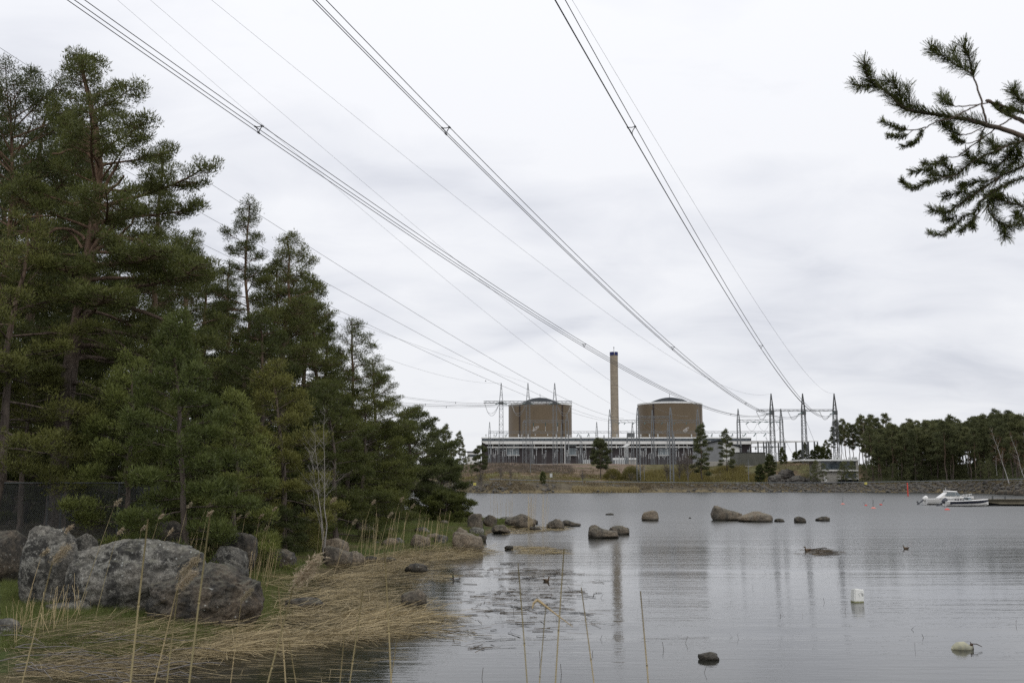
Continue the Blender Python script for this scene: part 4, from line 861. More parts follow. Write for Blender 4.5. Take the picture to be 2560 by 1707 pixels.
# ================================================================== trees
def pine_mesh(seed, H, R, cb=.3, r0=.22, nl=26, leaf=(.115, .032), dens=1.0, clump=.34, prof='pine', lean=(0, 0), poly=None, asym=(0, 0), dead=4, droop=.1, cover=1.0, crown_rad_pow=1.0, needle='needle', bark='bark', lim=True, flat=.55, limbk=.011):
    """tapered trunk, limbs with side shoots, needle tufts on the shoots; returns (trunk mesh, crown mesh)"""
    r = np.random.default_rng(seed); n = 14
    if poly is None:
        tt = np.linspace(0, 1, n); wob = np.cumsum(r.normal(0, .012, (n, 2)), 0) * H * .6; wob -= wob[0]
        T = np.stack([lean[0] * H * tt ** 1.3 + wob[:, 0], lean[1] * H * tt ** 1.3 + wob[:, 1], tt * H], 1)
    else:
        T = np.array(poly, float); zz = np.linspace(0, T[-1][2], n); T = np.stack([np.interp(zz, T[:, 2], T[:, 0]), np.interp(zz, T[:, 2], T[:, 1]), zz], 1); tt = zz / zz[-1]
    tr = MB(); rad = r0 * (1 - tt * .93) ** .8 + .012; rad[0] *= 1.25; tr.tube(T, rad, 9 if r0 > .1 else 5)
    tp = lambda f: np.array([np.interp(f, tt, T[:, k]) for k in range(3)])
    cen, crad, cdir = [], [], []
    for k in range(nl + dead):
        isdead = k >= nl
        f = cb + (1 - cb) * max(0, (k + r.uniform(-.3, .3)) / nl) ** .92 if not isdead else r.uniform(cb * .45, cb + .15); f = min(max(f, .04), .985)
        q = (f - cb) / (1 - cb)
        if prof == 'pine': L = R * (min(1, (1 - q) * 1.9 + .16)) ** .75 * (0.72 + .28 * math.sin(min(1, q + .25) * pi)) 
        elif callable(prof): L = R * prof(q) * r.uniform(.8, 1.1)
        elif prof == 'cone': L = R * ((1 - q) * .97 + .05) ** .85
        elif prof == 'round': L = R * (max(.05, 1 - (2 * q - .85) ** 2 / 1.4)) ** .5
        L *= r.uniform(.72, 1.12); az = k * 2.3999 + r.uniform(-.5, .5)
        L *= 1 + asym[0] * cos(az) + asym[1] * sin(az)
        if isdead: L *= r.uniform(.25, .5)
        el = (-.08 + .95 * q ** 1.5) + r.normal(0, .12); m_ = 7; s = np.linspace(0, 1, m_)
        bend = np.cumsum(np.concatenate([[0], r.normal(0, .10, m_ - 1)])); azs = az + bend; els = el - droop * 2.2 * np.sin(s * pi) * (1 - q) + s ** 2 * .35
        step = L / (m_ - 1); D = np.stack([np.cos(azs) * np.cos(els), np.sin(azs) * np.cos(els), np.sin(els)], 1)
        P = tp(f) + np.concatenate([[np.zeros(3)], np.cumsum(D[:-1] * step, 0)])
        if not isdead or True:
            rl = max(.010, min(r0 * .3, limbk * L + .008)) * (1 - s * .8); 
            if lim: tr.tube(P, rl, 5 if r0 > .1 else 3, cap=False)
        if isdead:
            if lim and r0 > .1:
                for _ in range(3):
                    a_ = P[r.integers(2, 6)]; dd = r.normal(0, 1, 3) * .25 * L; tr.tube([a_, a_ + dd * .6 + (0, 0, .05), a_ + dd + (0, 0, -.08)], [.012, .008, .003], 3, cap=False)
            continue
        ns = max(3, int(L / clump * 3.1 * cover))
        for j in range(ns):
            s_ = r.uniform(.28, 1.0) ** .8 if L > 1 else r.uniform(.1, 1); base = np.array([np.interp(s_, s, P[:, c_]) for c_ in range(3)])
            side = (1 if j % 2 else -1) * r.uniform(.5, 1.25); a2 = az + bend[min(m_ - 1, int(s_ * (m_ - 1)))] + side; l2 = L * .38 * (1.15 - s_) * r.uniform(.5, 1.2) + clump * .4
            tip = base + np.array([cos(a2) * l2, sin(a2) * l2, l2 * r.uniform(-.05, .5)])
            if lim and leaf[0] < .3: tr.tube([base, (base + tip) / 2 - (0, 0, .03), tip], [.018, .012, .006] if r0 > .1 else [.012, .01, .006], 3, cap=False)
            nc = max(1, int(l2 / (clump * 1.1)))
            for c_ in range(nc):
                w_ = (c_ + 1) / nc; cen.append(base + (tip - base) * w_ + r.normal(0, clump * .22, 3)); crad.append(clump * r.uniform(.7, 1.2)); cdir.append(q)
        cen.append(P[-1]); crad.append(clump * .9); cdir.append(q)
    cen.append(T[-1]); crad.append(clump * .8); cdir.append(1)
    cen = np.array(cen); crad = np.array(crad); K = len(cen); per = max(6, int(58 * dens))
    ci = np.repeat(np.arange(K), per); u = r.normal(size=(len(ci), 3)); u /= np.linalg.norm(u, axis=1)[:, None]; rr = r.uniform(.1, .92, len(ci)) ** .7
    off = u * (rr * crad[ci])[:, None] * np.array([1, 1, flat]); C = cen[ci] + off
    D = u * .9 + np.array([0, 0, .75]) + r.normal(0, .35, u.shape)
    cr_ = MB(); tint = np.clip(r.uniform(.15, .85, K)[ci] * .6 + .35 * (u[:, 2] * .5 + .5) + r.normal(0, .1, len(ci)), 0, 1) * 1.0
    st = np.random.default_rng(seed + 1); global RNG; sv = RNG; RNG = st
    cr_.tris(C, D, leaf[0] * r.uniform(.7, 1.25, len(ci)), leaf[1] * r.uniform(.7, 1.2, len(ci)), tint); RNG = sv
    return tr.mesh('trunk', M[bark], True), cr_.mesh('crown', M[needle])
def put_tree(meshes, x, y, z, label, group=None, name='pine_tree', rz=0.0, sc=1.0, cat='tree', scz=None):
    e = tag(empty(name, (x, y, z), rz), label, cat, group); e.scale = (sc, sc, scz or sc); link('trunk', meshes[0], e)
    if meshes[1]: link('crown', meshes[1], e)
    return e
def near_pine(px, Y, toppx, topy, R, label, seed, **k):
    x = at(px, 1206, Y).x; z = gz(x, Y) - .1; tp_ = at(toppx, topy, Y); H = tp_.z - z
    k.setdefault('lean', ((tp_.x - x) / H, 0)); return put_tree(pine_mesh(seed, H, R, **k), x, Y, z, label, 'pines on the near left shore')
# the large old pine: trunk polyline read at its own distance
YA = 34.0; bx = at(142, 1206, YA); z0 = gz(bx.x, YA) - .15
poly = [(0, 0, 0)] + [(at(a_, b_, YA).x - bx.x, dy_, at(a_, b_, YA).z - z0) for a_, b_, dy_ in ((145, 1200, 0), (160, 1040, 0), (178, 880, .1), (196, 760, .2), (222, 600, .2), (243, 470, .1), (250, 380, 0), (232, 270, -.1), (208, 185, 0), (195, 145, .1))]
H = poly[-1][2]
ENV = lambda q: float(np.interp(q, [0, .35, .53, .62, .72, .83, .92, 1], [1, .95, .82, .60, .46, .36, .27, .14]))
tm = pine_mesh(11, H, 4.3, prof=ENV, limbk=.018, cb=.33, r0=.33, nl=58, poly=poly, dead=12, clump=.36, dens=1.3, asym=(.28, -.05), droop=.18, cover=1.05)
big = put_tree(tm, bx.x, YA, z0, 'tallest old pine with a thick bare lower trunk behind the wire fence', 'pines on the near left shore')
# the heavy crooked limbs seen in its crown
for pts, r0 in (([(215, 640), (300, 590), (345, 600), (390, 640), (420, 700)], .10), ([(200, 745), (260, 752), (320, 765), (360, 780), (410, 800)], .13), ([(190, 850), (205, 810), (232, 780), (240, 770)], .12), ([(190, 860), (210, 830), (240, 822), (280, 835), (318, 872)], .08),
                ([(212, 600), (180, 575), (140, 572), (100, 590), (70, 615)], .08), ([(240, 500), (280, 470), (310, 440)], .09), ([(243, 400), (215, 380), (170, 375), (130, 385)], .08), ([(247, 395), (262, 380), (285, 350)], .06), ([(205, 620), (170, 575), (125, 572), (80, 592)], .05),
                ([(180, 980), (210, 985), (250, 1000)], .05), ([(225, 640), (250, 600), (290, 555), (300, 530)], .11), ([(260, 480), (290, 420), (300, 395)], .07), ([(300, 780), (345, 720), (330, 700)], .05), ([(300, 590), (330, 560), (335, 530), (300, 520)], .05)):
    P = [at(a_, b_, YA - .25 * i - .3) for i, (a_, b_) in enumerate(pts)]; P = [(p.x - bx.x, p.y - YA, p.z - z0) for p in P]
    pts2 = []
    for a_, b_ in zip(P, P[1:]): pts2 += [a_, tuple((np.array(a_) + b_) / 2 + RNG.normal(0, .04, 3))]
    pts2.append(P[-1]); mb = MB(); mb.tube(pts2, np.linspace(r0, r0 * .45, len(pts2)) * .85, 7); mb.build('limb', M['bark'], big, smooth=True)

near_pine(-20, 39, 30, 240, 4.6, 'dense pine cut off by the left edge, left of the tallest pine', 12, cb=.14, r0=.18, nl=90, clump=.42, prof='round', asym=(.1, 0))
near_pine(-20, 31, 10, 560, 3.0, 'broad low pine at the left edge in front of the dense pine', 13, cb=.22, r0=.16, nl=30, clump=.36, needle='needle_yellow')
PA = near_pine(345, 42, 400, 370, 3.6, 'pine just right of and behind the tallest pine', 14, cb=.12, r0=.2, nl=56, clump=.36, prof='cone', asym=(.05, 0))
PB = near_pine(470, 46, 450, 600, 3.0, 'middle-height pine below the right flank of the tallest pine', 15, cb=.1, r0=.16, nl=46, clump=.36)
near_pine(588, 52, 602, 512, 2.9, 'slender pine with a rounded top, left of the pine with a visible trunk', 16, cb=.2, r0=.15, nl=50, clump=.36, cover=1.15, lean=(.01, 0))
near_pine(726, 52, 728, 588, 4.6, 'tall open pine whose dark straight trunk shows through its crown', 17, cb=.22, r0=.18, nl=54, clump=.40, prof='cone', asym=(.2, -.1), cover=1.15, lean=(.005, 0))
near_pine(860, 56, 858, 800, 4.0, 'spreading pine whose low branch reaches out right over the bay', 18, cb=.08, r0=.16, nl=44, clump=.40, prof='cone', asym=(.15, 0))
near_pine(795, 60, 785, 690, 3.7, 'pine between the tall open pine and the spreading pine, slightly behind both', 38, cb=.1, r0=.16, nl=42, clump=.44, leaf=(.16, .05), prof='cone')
near_pine(640, 45, 650, 800, 2.8, 'bushy pine below the slender rounded pine', 19, cb=.1, r0=.15, nl=32, clump=.34, needle='needle')
near_pine(465, 29, 458, 800, 1.75, 'bright green young pine in the middle of the near trees', 20, cb=.08, r0=.10, nl=40, clump=.26, prof='pine', needle='needle_bright', dens=1.1, flat=.9)
near_pine(335, 31, 330, 900, 1.7, 'bright young pine left of the brightest one, beside the fence corner', 21, cb=.10, r0=.09, nl=34, clump=.26, prof='pine', needle='needle_bright', flat=.9)
near_pine(590, 34, 575, 985, 2.1, 'young pine right of the brightest one, behind the reeds', 22, cb=.06, r0=.1, nl=36, clump=.28, prof='cone', needle='needle_bright', flat=.8)
near_pine(715, 41, 690, 930, 2.5, 'olive young pine behind the bare birch sapling', 23, cb=.06, r0=.12, nl=38, clump=.3, prof='pine', needle='needle_yellow', flat=.8)
near_pine(845, 47, 820, 965, 2.4, 'young pine right of the bare birch sapling', 24, cb=.05, r0=.12, nl=36, clump=.32, prof='pine', needle='needle')
near_pine(900, 55, 905, 1010, 2.8, 'rounded pine below the branch that reaches over the bay', 25, cb=.08, r0=.14, nl=34, clump=.34, prof='round')
near_pine(1000, 74, 1034, 1036, 3.3, 'dark leaning pine at the water edge, rightmost of the near trees', 26, cb=.16, r0=.2, nl=34, clump=.42, leaf=(.17, .05), needle='needle_dark', asym=(.2, 0), prof='pine')
near_pine(945, 66, 950, 1085, 2.6, 'low dark pine between the rounded pine and the leaning pine', 27, cb=.05, r0=.14, nl=30, clump=.4, leaf=(.17, .05), prof='round')
near_pine(1100, 79, 1100, 1160, 2.0, 'small pine just right of the dark leaning pine', 28, cb=.05, r0=.12, nl=28, clump=.4, leaf=(.18, .055), needle='needle_dark', prof='round')
near_pine(1115, 71, 1118, 1256, 1.9, 'low spreading pine bush above the shore stones at the point', 29, cb=.02, r0=.06, nl=28, clump=.3, leaf=(.15, .045), prof='round', needle='needle')
near_pine(60, 33, 55, 880, 2.3, 'yellowish pine branches hanging over the wire fence', 30, cb=.42, r0=.1, nl=22, clump=.28, needle='needle_yellow')
near_pine(230, 52, 240, 800, 3.4, 'shaded pine behind the trunk of the tallest pine', 31, cb=.12, r0=.18, nl=32, clump=.42, leaf=(.17, .05))
near_pine(410, 38, 405, 1010, 2.1, 'shaded young pine behind the boulders', 32, cb=.06, r0=.1, nl=30, clump=.3, prof='cone')
near_pine(760, 50, 770, 1080, 2.4, 'low pine at the foot of the bare birch sapling', 33, cb=.04, r0=.1, nl=28, clump=.34, prof='round')
near_pine(540, 60, 540, 760, 3.2, 'pine in the second row behind the bushy pine', 34, cb=.08, r0=.18, nl=28, clump=.44, leaf=(.18, .055))
near_pine(690, 66, 690, 840, 3.4, 'pine in the second row behind the bare sapling', 35, cb=.06, r0=.18, nl=28, clump=.46, leaf=(.19, .06))
near_pine(100, 60, 110, 430, 4.6, 'pine in the second row at the far left', 36, cb=.1, r0=.2, nl=30, clump=.48, leaf=(.19, .06))
near_pine(340, 62, 350, 640, 4.0, 'pine in the second row behind the tallest pine', 37, cb=.1, r0=.2, nl=30, clump=.48, leaf=(.19, .06))
x = at(22, 1400, 15.5); 
put_tree(pine_mesh(41, 1.7, 1.0, cb=.05, r0=.04, nl=26, leaf=(.07, .012), clump=.15, dens=1.3, prof='round', needle='needle', flat=.9), onz(-25, 1480, .7).x, 15.0, .55, 'small dark pine sapling cut off at the lower left edge', name='pine_sapling')

def near_copy(src, px, Y, toppx, topy, label, rz, w=1.0):
    x = at(px, 1206, Y).x; z = gz(x, Y) - .1; h0 = max(v.co.z for v in src.children[0].data.vertices); s_ = (at(toppx, topy, Y).z - z) / h0
    return put_tree((src.children[0].data, src.children[1].data), x, Y, z, label, 'pines on the near left shore', rz=rz, sc=s_ * w, scz=s_)
near_copy(PA, 45, 46, 60, 225, 'dense pine between the left-edge pine and the tallest pine, one row back', 2.0, 1.15)
near_copy(PB, -75, 50, -40, 180, 'tall pine cut by the left edge, farthest back of the left group', 1.0, 1.2)
near_copy(PB, 690, 60, 690, 690, 'pine filling the gap between the slender pine and the tall open pine', 3.0, 1.1)
near_copy(PA, 505, 57, 500, 640, 'pine in the gap right of the tallest pine, one row back', 4.0, 1.2)
near_copy(PB, 915, 66, 912, 880, 'small full pine right of the spreading pine', 5.0, 1.3)
for k, (px, Y, ty, w, lab) in enumerate(((150, 50, 330, 1.1, 'full pine just behind the thick trunk of the tallest pine'), (265, 53, 400, 1.2, 'full pine behind the right side of the tallest pine'), (560, 58, 640, 1.1, 'shaded pine left of the slender pine, one row back'),
                                (628, 63, 650, 1.2, 'shaded pine right of the slender pine, one row back'), (748, 67, 680, 1.2, 'shaded pine behind the tall open pine'), (20, 55, 330, 1.3, 'shaded pine behind the left-edge pine'), (440, 60, 560, 1.2, 'shaded pine under the right flank of the tallest pine, two rows back'))):
    near_copy((PA, PB)[k % 2], px, Y, px, ty, lab, 1.3 * k, w)
near_copy(PA, 800, 63, 800, 800, 'pine behind the spreading pine, half hidden', .5, 1.2)

# juniper and spruce-like understory hiding the trunks' feet
und = [pine_mesh(50 + k, 2.6, 1.3, cb=.02, r0=.05, nl=22, leaf=(.11, .03), clump=.24, dens=.9, prof='round', needle='needle_dark' if k else 'needle', dead=0) for k in range(3)]
for k, (px, Y, s_) in enumerate(((250, 44, 1.1), (420, 41, .9), (520, 40, 1.0), (600, 43, .9), (690, 48, 1.1), (800, 53, 1.2), (860, 58, 1.3), (930, 70, 1.4), (1010, 80, 1.5), (370, 33, .6), (650, 37, .7), (560, 31, .5), (480, 50, 1.6), (330, 48, 1.6), (180, 50, 1.6), (60, 46, 1.5), (620, 55, 1.7), (760, 60, 1.8), (900, 75, 1.7), (980, 84, 1.5), (720, 39, .65))):
    x = at(px, 1206, Y).x; put_tree(und[k % 3], x, Y, gz(x, Y) - .1, 'low dark juniper bush in the shade under the near left pines', 'junipers under the near pines', 'juniper_bush', RNG.uniform(0, 6), s_, 'bush')

# bare birch saplings
def bare_tree(seed, H, r0, spread, nb=12, mat='birch', twig='birch', fork=2, nt=5):
    r = np.random.default_rng(seed); tr = MB(); tw = MB()
    for f in range(fork):
        a0 = r.uniform(0, 6.28); ln = .10 * (f > 0) + r.uniform(0, .05); T = [np.zeros(3)]
        for k in range(9): T.append(T[-1] + np.array([cos(a0) * ln, sin(a0) * ln, 1]) * H / 9 * (1 - .12 * f) + r.normal(0, .02 * H / 3, 3) * (1, 1, 0))
        T = np.array(T); tr.tube(T, r0 * (1 - .9 * np.linspace(0, 1, 10)) * (1 - .2 * f), 5)
        for k in range(nb):
            q = r.uniform(.22, .95); b0 = np.array([np.interp(q, np.linspace(0, 1, 10), T[:, c_]) for c_ in range(3)]); az = r.uniform(0, 6.28); L = spread * (1.15 - q) * r.uniform(.5, 1.2)
            b1 = b0 + np.array([cos(az) * .5, sin(az) * .5, .55]) * L; b2 = b1 + np.array([cos(az) * .4, sin(az) * .4, .6]) * L * .8 + r.normal(0, .05, 3) * L
            tr.tube([b0, b1, b2], [r0 * .24, r0 * .13, r0 * .05], 4, cap=False)
            for j in range(nt):
                s_ = r.uniform(.2, 1); c0 = (b0 + (b1 - b0) * s_) if r.uniform() < .5 else b1 + (b2 - b1) * s_; dd = r.normal(0, 1, 3) * (1, 1, .4) + (0, 0, .7); c1 = c0 + dd / np.linalg.norm(dd) * L * .35; tw.bars([c0, c0 + (c1 - c0) * .6], [c0 + (c1 - c0) * .6 + r.normal(0, .02, 3) * L, c1 + (c1 - c0) * .3], r0 * .09)
    return tr.mesh('trunk', M[mat], True), tw.mesh('twigs', M[twig])
def put_bare(ms, x, y, z, label, group=None, rz=0, sc=1, name='bare_tree'):
    e = tag(empty(name, (x, y, z), rz), label, 'tree', group); e.scale = (sc,) * 3; link('trunk', ms[0], e); link('twigs', ms[1], e)['kind'] = 'stuff'; return e
x = at(812, 1300, 38); put_bare(bare_tree(3, 5.9, .028, 1.7, 14, 'pale_bark', 'pale_bark', 3, 7), x.x, 38, gz(x.x, 38), 'bare pale-barked sapling in front of the dark pines, right of the boulders', name='bare_sapling', rz=1.0)
x = onz(735, 1352, .3); put_bare(bare_tree(8, 4.0, .03, 1.2, 10, 'bark_grey', 'bark_grey', 2, 6), x.x, x.y + 1, .3, 'thin bare sapling left of the larger bare sapling', name='bare_sapling')

# ---- distant trees: shared meshes, every tree its own object
FK = dict(leaf=(.52, .17), dens=.75, clump=.85, needle='needle_far', bark='bark_far', dead=4)
FP = [pine_mesh(100 + k, 18.0, (2.9, 3.4, 2.6, 3.1, 2.8, 3.3)[k], cb=(.50, .44, .58, .48, .62, .38)[k], r0=.22, nl=(20, 22, 18, 22, 16, 24)[k], cover=.8, lean=((-.01, 0), (.02, 0), (0, 0), (-.02, 0), (.01, 0), (0, 0))[k], **FK) for k in range(6)]
FS = [pine_mesh(120 + k, 16.0, (2.0, 2.3)[k], cb=.06, r0=.18, nl=34, prof='cone', cover=.8, leaf=(.5, .16), dens=.55, clump=.7, needle='needle_far', bark='bark_far', dead=0) for k in range(2)]
FY = [pine_mesh(130 + k, 7.0, 1.6, cb=.22, r0=.09, nl=18, prof='pine', cover=.5, leaf=(.36, .10), dens=.32, clump=.45, needle='needle_far', bark='bark_far', dead=0) for k in range(2)]
FG = 'tall pines of the forest across the bay'
def far_xy(px, Y): return (px - CX) / F / .9901 * Y
cnt = 0
for k in range(180):
    px = RNG.uniform(2150, 2640); dd = 21 + 95 * RNG.uniform() ** .85; Y = float(Ysh(px)) + dd; x = far_xy(px, Y); z = gz(x, Y)
    yt = np.interp(px, [2150, 2210, 2300, 2380, 2450, 2560, 2640], [1080, 1062, 1050, 1044, 1036, 1036, 1036]) + RNG.normal(4, 11)
    Hmax = at(px, yt, Y).z - z; Hh = min(Hmax, RNG.uniform(14.5, 20.5)) 
    if Hh < 9: continue
    row = ('front', 'middle', 'back')[min(2, int((dd - 21) / 32))]; side = 'next to the pavilion' if px < 2260 else 'above the red spar marker' if px < 2360 else 'above the boats' if px < 2470 else 'above the jetty'
    if RNG.uniform() < .12: ms, h0, lab, nm = FS[k % 2], 16, f'narrow dark spruce in the {row} row of the forest {side}', 'spruce_tree'
    else: ms, h0, lab, nm = FP[k % 6], 18, f'tall dark pine in the {row} row of the far forest {side}', 'pine_tree'
    s_ = Hh / h0; put_tree(ms, x, Y, z - .2, lab, FG if nm == 'pine_tree' else 'spruces of the forest across the bay', nm, RNG.uniform(0, 6.28), s_ * RNG.uniform(.9, 1.1), scz=s_)
for k in range(60):
    px = RNG.uniform(2185, 2660); Y = float(Ysh(px)) + RNG.uniform(100, 135); x = far_xy(px, Y); z = gz(x, Y); s_ = RNG.uniform(.62, 1.0) 
    put_tree(FS[k % 2], x, Y, z - .2, 'dark spruce closing the gaps at the back of the forest across the bay', 'spruces at the back of the forest', 'spruce_tree', RNG.uniform(0, 6), s_ * 1.3, scz=s_)
for px, yt, Y, kind in ((2079, 1052, 396, 0), (2090, 1065, 402, 2), (2102, 1050, 392, 4), (2112, 1058, 400, 1), (2122, 1062, 396, 3), (2134, 1046, 405, 2), (2144, 1040, 400, 0), (2156, 1048, 398, 4), (2170, 1038, 410, 1), (2186, 1046, 402, 3), (2200, 1036, 396, 5), (2066, 1090, 420, 4), (2052, 1100, 430, 2)):
    x = far_xy(px, Y); z = gz(x, Y); s_ = (at(px, yt, Y).z - z) / 18; put_tree(FP[kind], x, Y, z - .2, 'slim pine on the rise at the left end of the forest, behind the pavilion', 'pines at the left end of the forest', rz=px, sc=s_ * .8, scz=s_)
for k in range(22):
    px = RNG.uniform(2150, 2620); Y = float(Ysh(px)) + RNG.uniform(20, 34); x = far_xy(px, Y); put_tree(FY[k % 2], x, Y, gz(x, Y) - .1, 'young pine at the forest edge just behind the guard rail', 'young pines at the forest edge', rz=RNG.uniform(0, 6), sc=RNG.uniform(.5, 1.0))
for px, Y, s_ in ((2028, 345, 1.15), (2043, 344, 1.0), (2088, 343, 1.0), (2097, 344, 1.1), (2116, 343, 1.1), (2150, 343, 1.1), (2164, 345, 1.2), (2018, 344, .9)):
    x = far_xy(px, Y); put_tree(FY[int(px) % 2], x, Y, gz(x, Y) - .1, 'small open pine on the road edge in front of the pavilion', 'young pines in front of the pavilion', rz=px, sc=s_)
def one(ms, h0, px, yb_, yt, Y, lab, nm='pine_tree', w=1.0, grp=None, rz=0.0):
    x = far_xy(px, Y); z = gz(x, Y); s_ = (at(px, yt, Y).z - z) / h0; return put_tree(ms, x, Y, z - .1, lab, grp, nm, rz, s_ * w, scz=s_)
DP = pine_mesh(150, 14, 3.9, cb=.30, r0=.2, nl=30, leaf=(.5, .18), dens=.55, clump=.7, needle='needle_far', bark='bark_far', prof='round')
one(DP, 14, 1497.5, 1206, 1103, 352, 'broad dark pine in front of the turbine hall, left of the round bushes')
TP = pine_mesh(151, 18, 3.0, cb=.18, r0=.22, nl=30, leaf=(.5, .18), dens=.5, clump=.75, needle='needle_far', bark='bark_far', lean=(-.02, 0))
one(TP, 18, 1748, 1198, 1063, 352, 'tall ragged pine at the left end of the gabled storage hall')
TP2 = pine_mesh(152, 16, 3.2, cb=.16, r0=.2, nl=32, leaf=(.5, .18), dens=.4, clump=.65, needle='needle_far', bark='bark_far', prof='pine', cover=.9)
one(TP2, 16, 1809, 1172, 1075, 385, 'pointed open pine standing before the gable of the storage hall')
CN = pine_mesh(153, 6, 1.25, cb=.0, r0=.08, nl=34, leaf=(.3, .11), dens=.6, clump=.42, needle='needle_dark', bark='bark_far', prof='round', dead=0)
JG = 'dense juniper columns on the far slopes'
for px, yt, Y, w, lab in ((1356.5, 1179, 306, 1.1, 'dense dark juniper at the water side in front of the left portal pylon'), (1888, 1163, 352, 1.15, 'dense dark juniper below the olive-grey shed'), (1915, 1138, 366, 1.1, 'dark conical juniper at the right corner of the olive-grey shed'),
                          (2003, 1109, 386, .62, 'narrow dark column juniper left of the middle mast of the forest-edge pylon'), (1944, 1120, 388, .75, 'narrow juniper at the foot of the left mast on the rise'), (1976, 1130, 388, 1.2, 'low dark juniper on the rise between the masts'), (1988, 1126, 389, 1.2, 'rounded juniper left of the narrow column juniper'),
                          (2018, 1126, 392, 1.0, 'juniper right of the middle mast on the rise'), (2034, 1115, 392, 1.1, 'taller juniper between the middle and right masts'), (2046, 1118, 392, 1.0, 'juniper left of the right mast on the rise'), (1953, 1135, 388, .8, 'lowest juniper beside the inner gantry foot'), (2060, 1122, 392, .9, 'juniper behind the pavilion roof, left of the right mast')):
    e = one(CN, 6, px, 0, yt, Y, lab, 'juniper', w, JG, px); e['category'] = 'bush'
for px, yt, Y, lab in ((1085, 1066, 402, 'leftmost of three slim pines beyond the near point'), (1119, 1064, 402, 'middle of three slim pines beyond the near point'), (1151, 1080, 400, 'rightmost of three slim pines beyond the near point')):
    one(TP2, 16, px, 0, yt, Y, lab, w=.85, grp='slim pines beyond the near point', rz=px)
one(DP, 14, 1202, 0, 1119, 335, 'low wide pine at the left end of the far bank before the service building', w=.9, rz=2)
for px, yt, Y in ((1060, 1110, 385), (1070, 1100, 392), (1098, 1100, 388), (1132, 1108, 388), (1162, 1122, 380), (1172, 1140, 370), (1040, 1115, 385), (1020, 1110, 385), (1148, 1150, 362), (1180, 1160, 350)):
    one(FY[int(px) % 2], 7, px, 0, yt, Y, 'dark small pine on the far bank left of the power plant', w=.75, grp='small pines on the far left bank', rz=px)
# round willow bushes and bare trees by the road
def willow(seed, H, R):
    r = np.random.default_rng(seed); mb = MB(); n = 7000; u = r.normal(size=(n, 3)); u[:, 2] = np.abs(u[:, 2]); u /= np.linalg.norm(u, axis=1)[:, None]; q = r.uniform(.35, 1, n) ** .5
    C = u * q[:, None] * np.array([R, R, H]) + r.normal(0, .08, (n, 3)); D = u + r.normal(0, .25, (n, 3)) + (0, 0, .3); sv = RNG
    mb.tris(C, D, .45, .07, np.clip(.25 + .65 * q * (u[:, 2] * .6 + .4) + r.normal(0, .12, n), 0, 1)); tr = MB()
    for k in range(9): a_ = k * .7; tr.tube([(0, 0, 0), (cos(a_) * R * .35, sin(a_) * R * .35, H * .5), (cos(a_) * R * .6, sin(a_) * R * .6, H * .8)], [.12, .07, .03], 4)
    return tr.mesh('stem', M['bark_grey']), mb.mesh('twigs', M['willow'])
for px, w_, yt, Y, lab, sd_ in ((1527, 49, 1171, 351, 'smaller round yellow-green willow bush by the road', 1), (1572, 50, 1163.5, 351, 'larger round yellow-green willow bush by the slim road portal', 2)):
    x = far_xy(px, Y); z = gz(x, Y); ms = willow(sd_, at(px, yt, Y).z - z, w_ / 2 / ppm(Y)); e = tag(empty('willow_bush', (x, Y, z)), lab, 'bush', 'round willow bushes by the road'); link('stem', ms[0], e); link('twigs', ms[1], e)['kind'] = 'stuff'
BT = [bare_tree(60 + k, 11, .14, 4.2, 26, 'bark_grey', 'twigs', 3, 16) for k in range(2)]
BG = 'bare deciduous trees on the far bank'
for px, yt, Y, lab in ((1712, 1118, 350, 'wide bare grey tree left of the tall ragged pine'), (1690, 1140, 352, 'smaller bare tree beside the wide bare grey tree'), (1453, 1170, 312, 'bare brown tree on the bank below the middle of the turbine hall'), (1276, 1165, 312, 'bare tree on the bank right of the left mast'), (1252, 1160, 310, 'bare forked tree on the bank in front of the left mast'),
                       (1204, 1165, 306, 'bare tree at the left end of the bank by the yellow sign'), (1600, 1158, 380, 'bare tree behind the slim road portal'), (1660, 1150, 352, 'bare bushy tree near the right reactor building')):
    x = far_xy(px, Y); z = gz(x, Y); s_ = (at(px, yt, Y).z - z) / 11.5; put_bare(BT[int(px) % 2], x, Y, z - .1, lab, BG, px, s_)
WB = [bare_tree(70 + k, 16, .13, 3.2, 22, 'birch', 'birch_twigs', 1, 22) for k in range(2)]
for px, pt, yt, Y, lab in ((2499, 2476, 1060, float(Ysh(2499)) + 6, 'leaning white birch in front of the guard rail at the right'), (2540, 2524, 1070, float(Ysh(2540)) + 6, 'second white birch, nearest the right edge, by the guard rail')):
    x = far_xy(px, Y); z = gz(x, Y); tp_ = at(pt, yt, Y); e = put_bare(WB[int(px) % 2], x, Y, z - .2, lab, 'white birches by the guard rail', 0, (tp_.z - z) / 16, 'birch_tree'); e.rotation_euler = (0, math.atan2(tp_.x - x, tp_.z - z), 0)
for px, yt, dd in ((2150, 1050, 60), (2175, 1062, 55), (2228, 1080, 40), (2400, 1075, 40), (2545, 1075, 30), (2560, 1080, 26), (2470, 1090, 35)):
    Y = float(Ysh(px)) + dd; x = far_xy(px, Y); z = gz(x, Y); put_bare(WB[px % 2], x, Y, z, 'orange-brown budding birch among the forest pines', 'budding birches in the forest', px, (at(px, yt, Y).z - z) / 16, 'birch_tree')

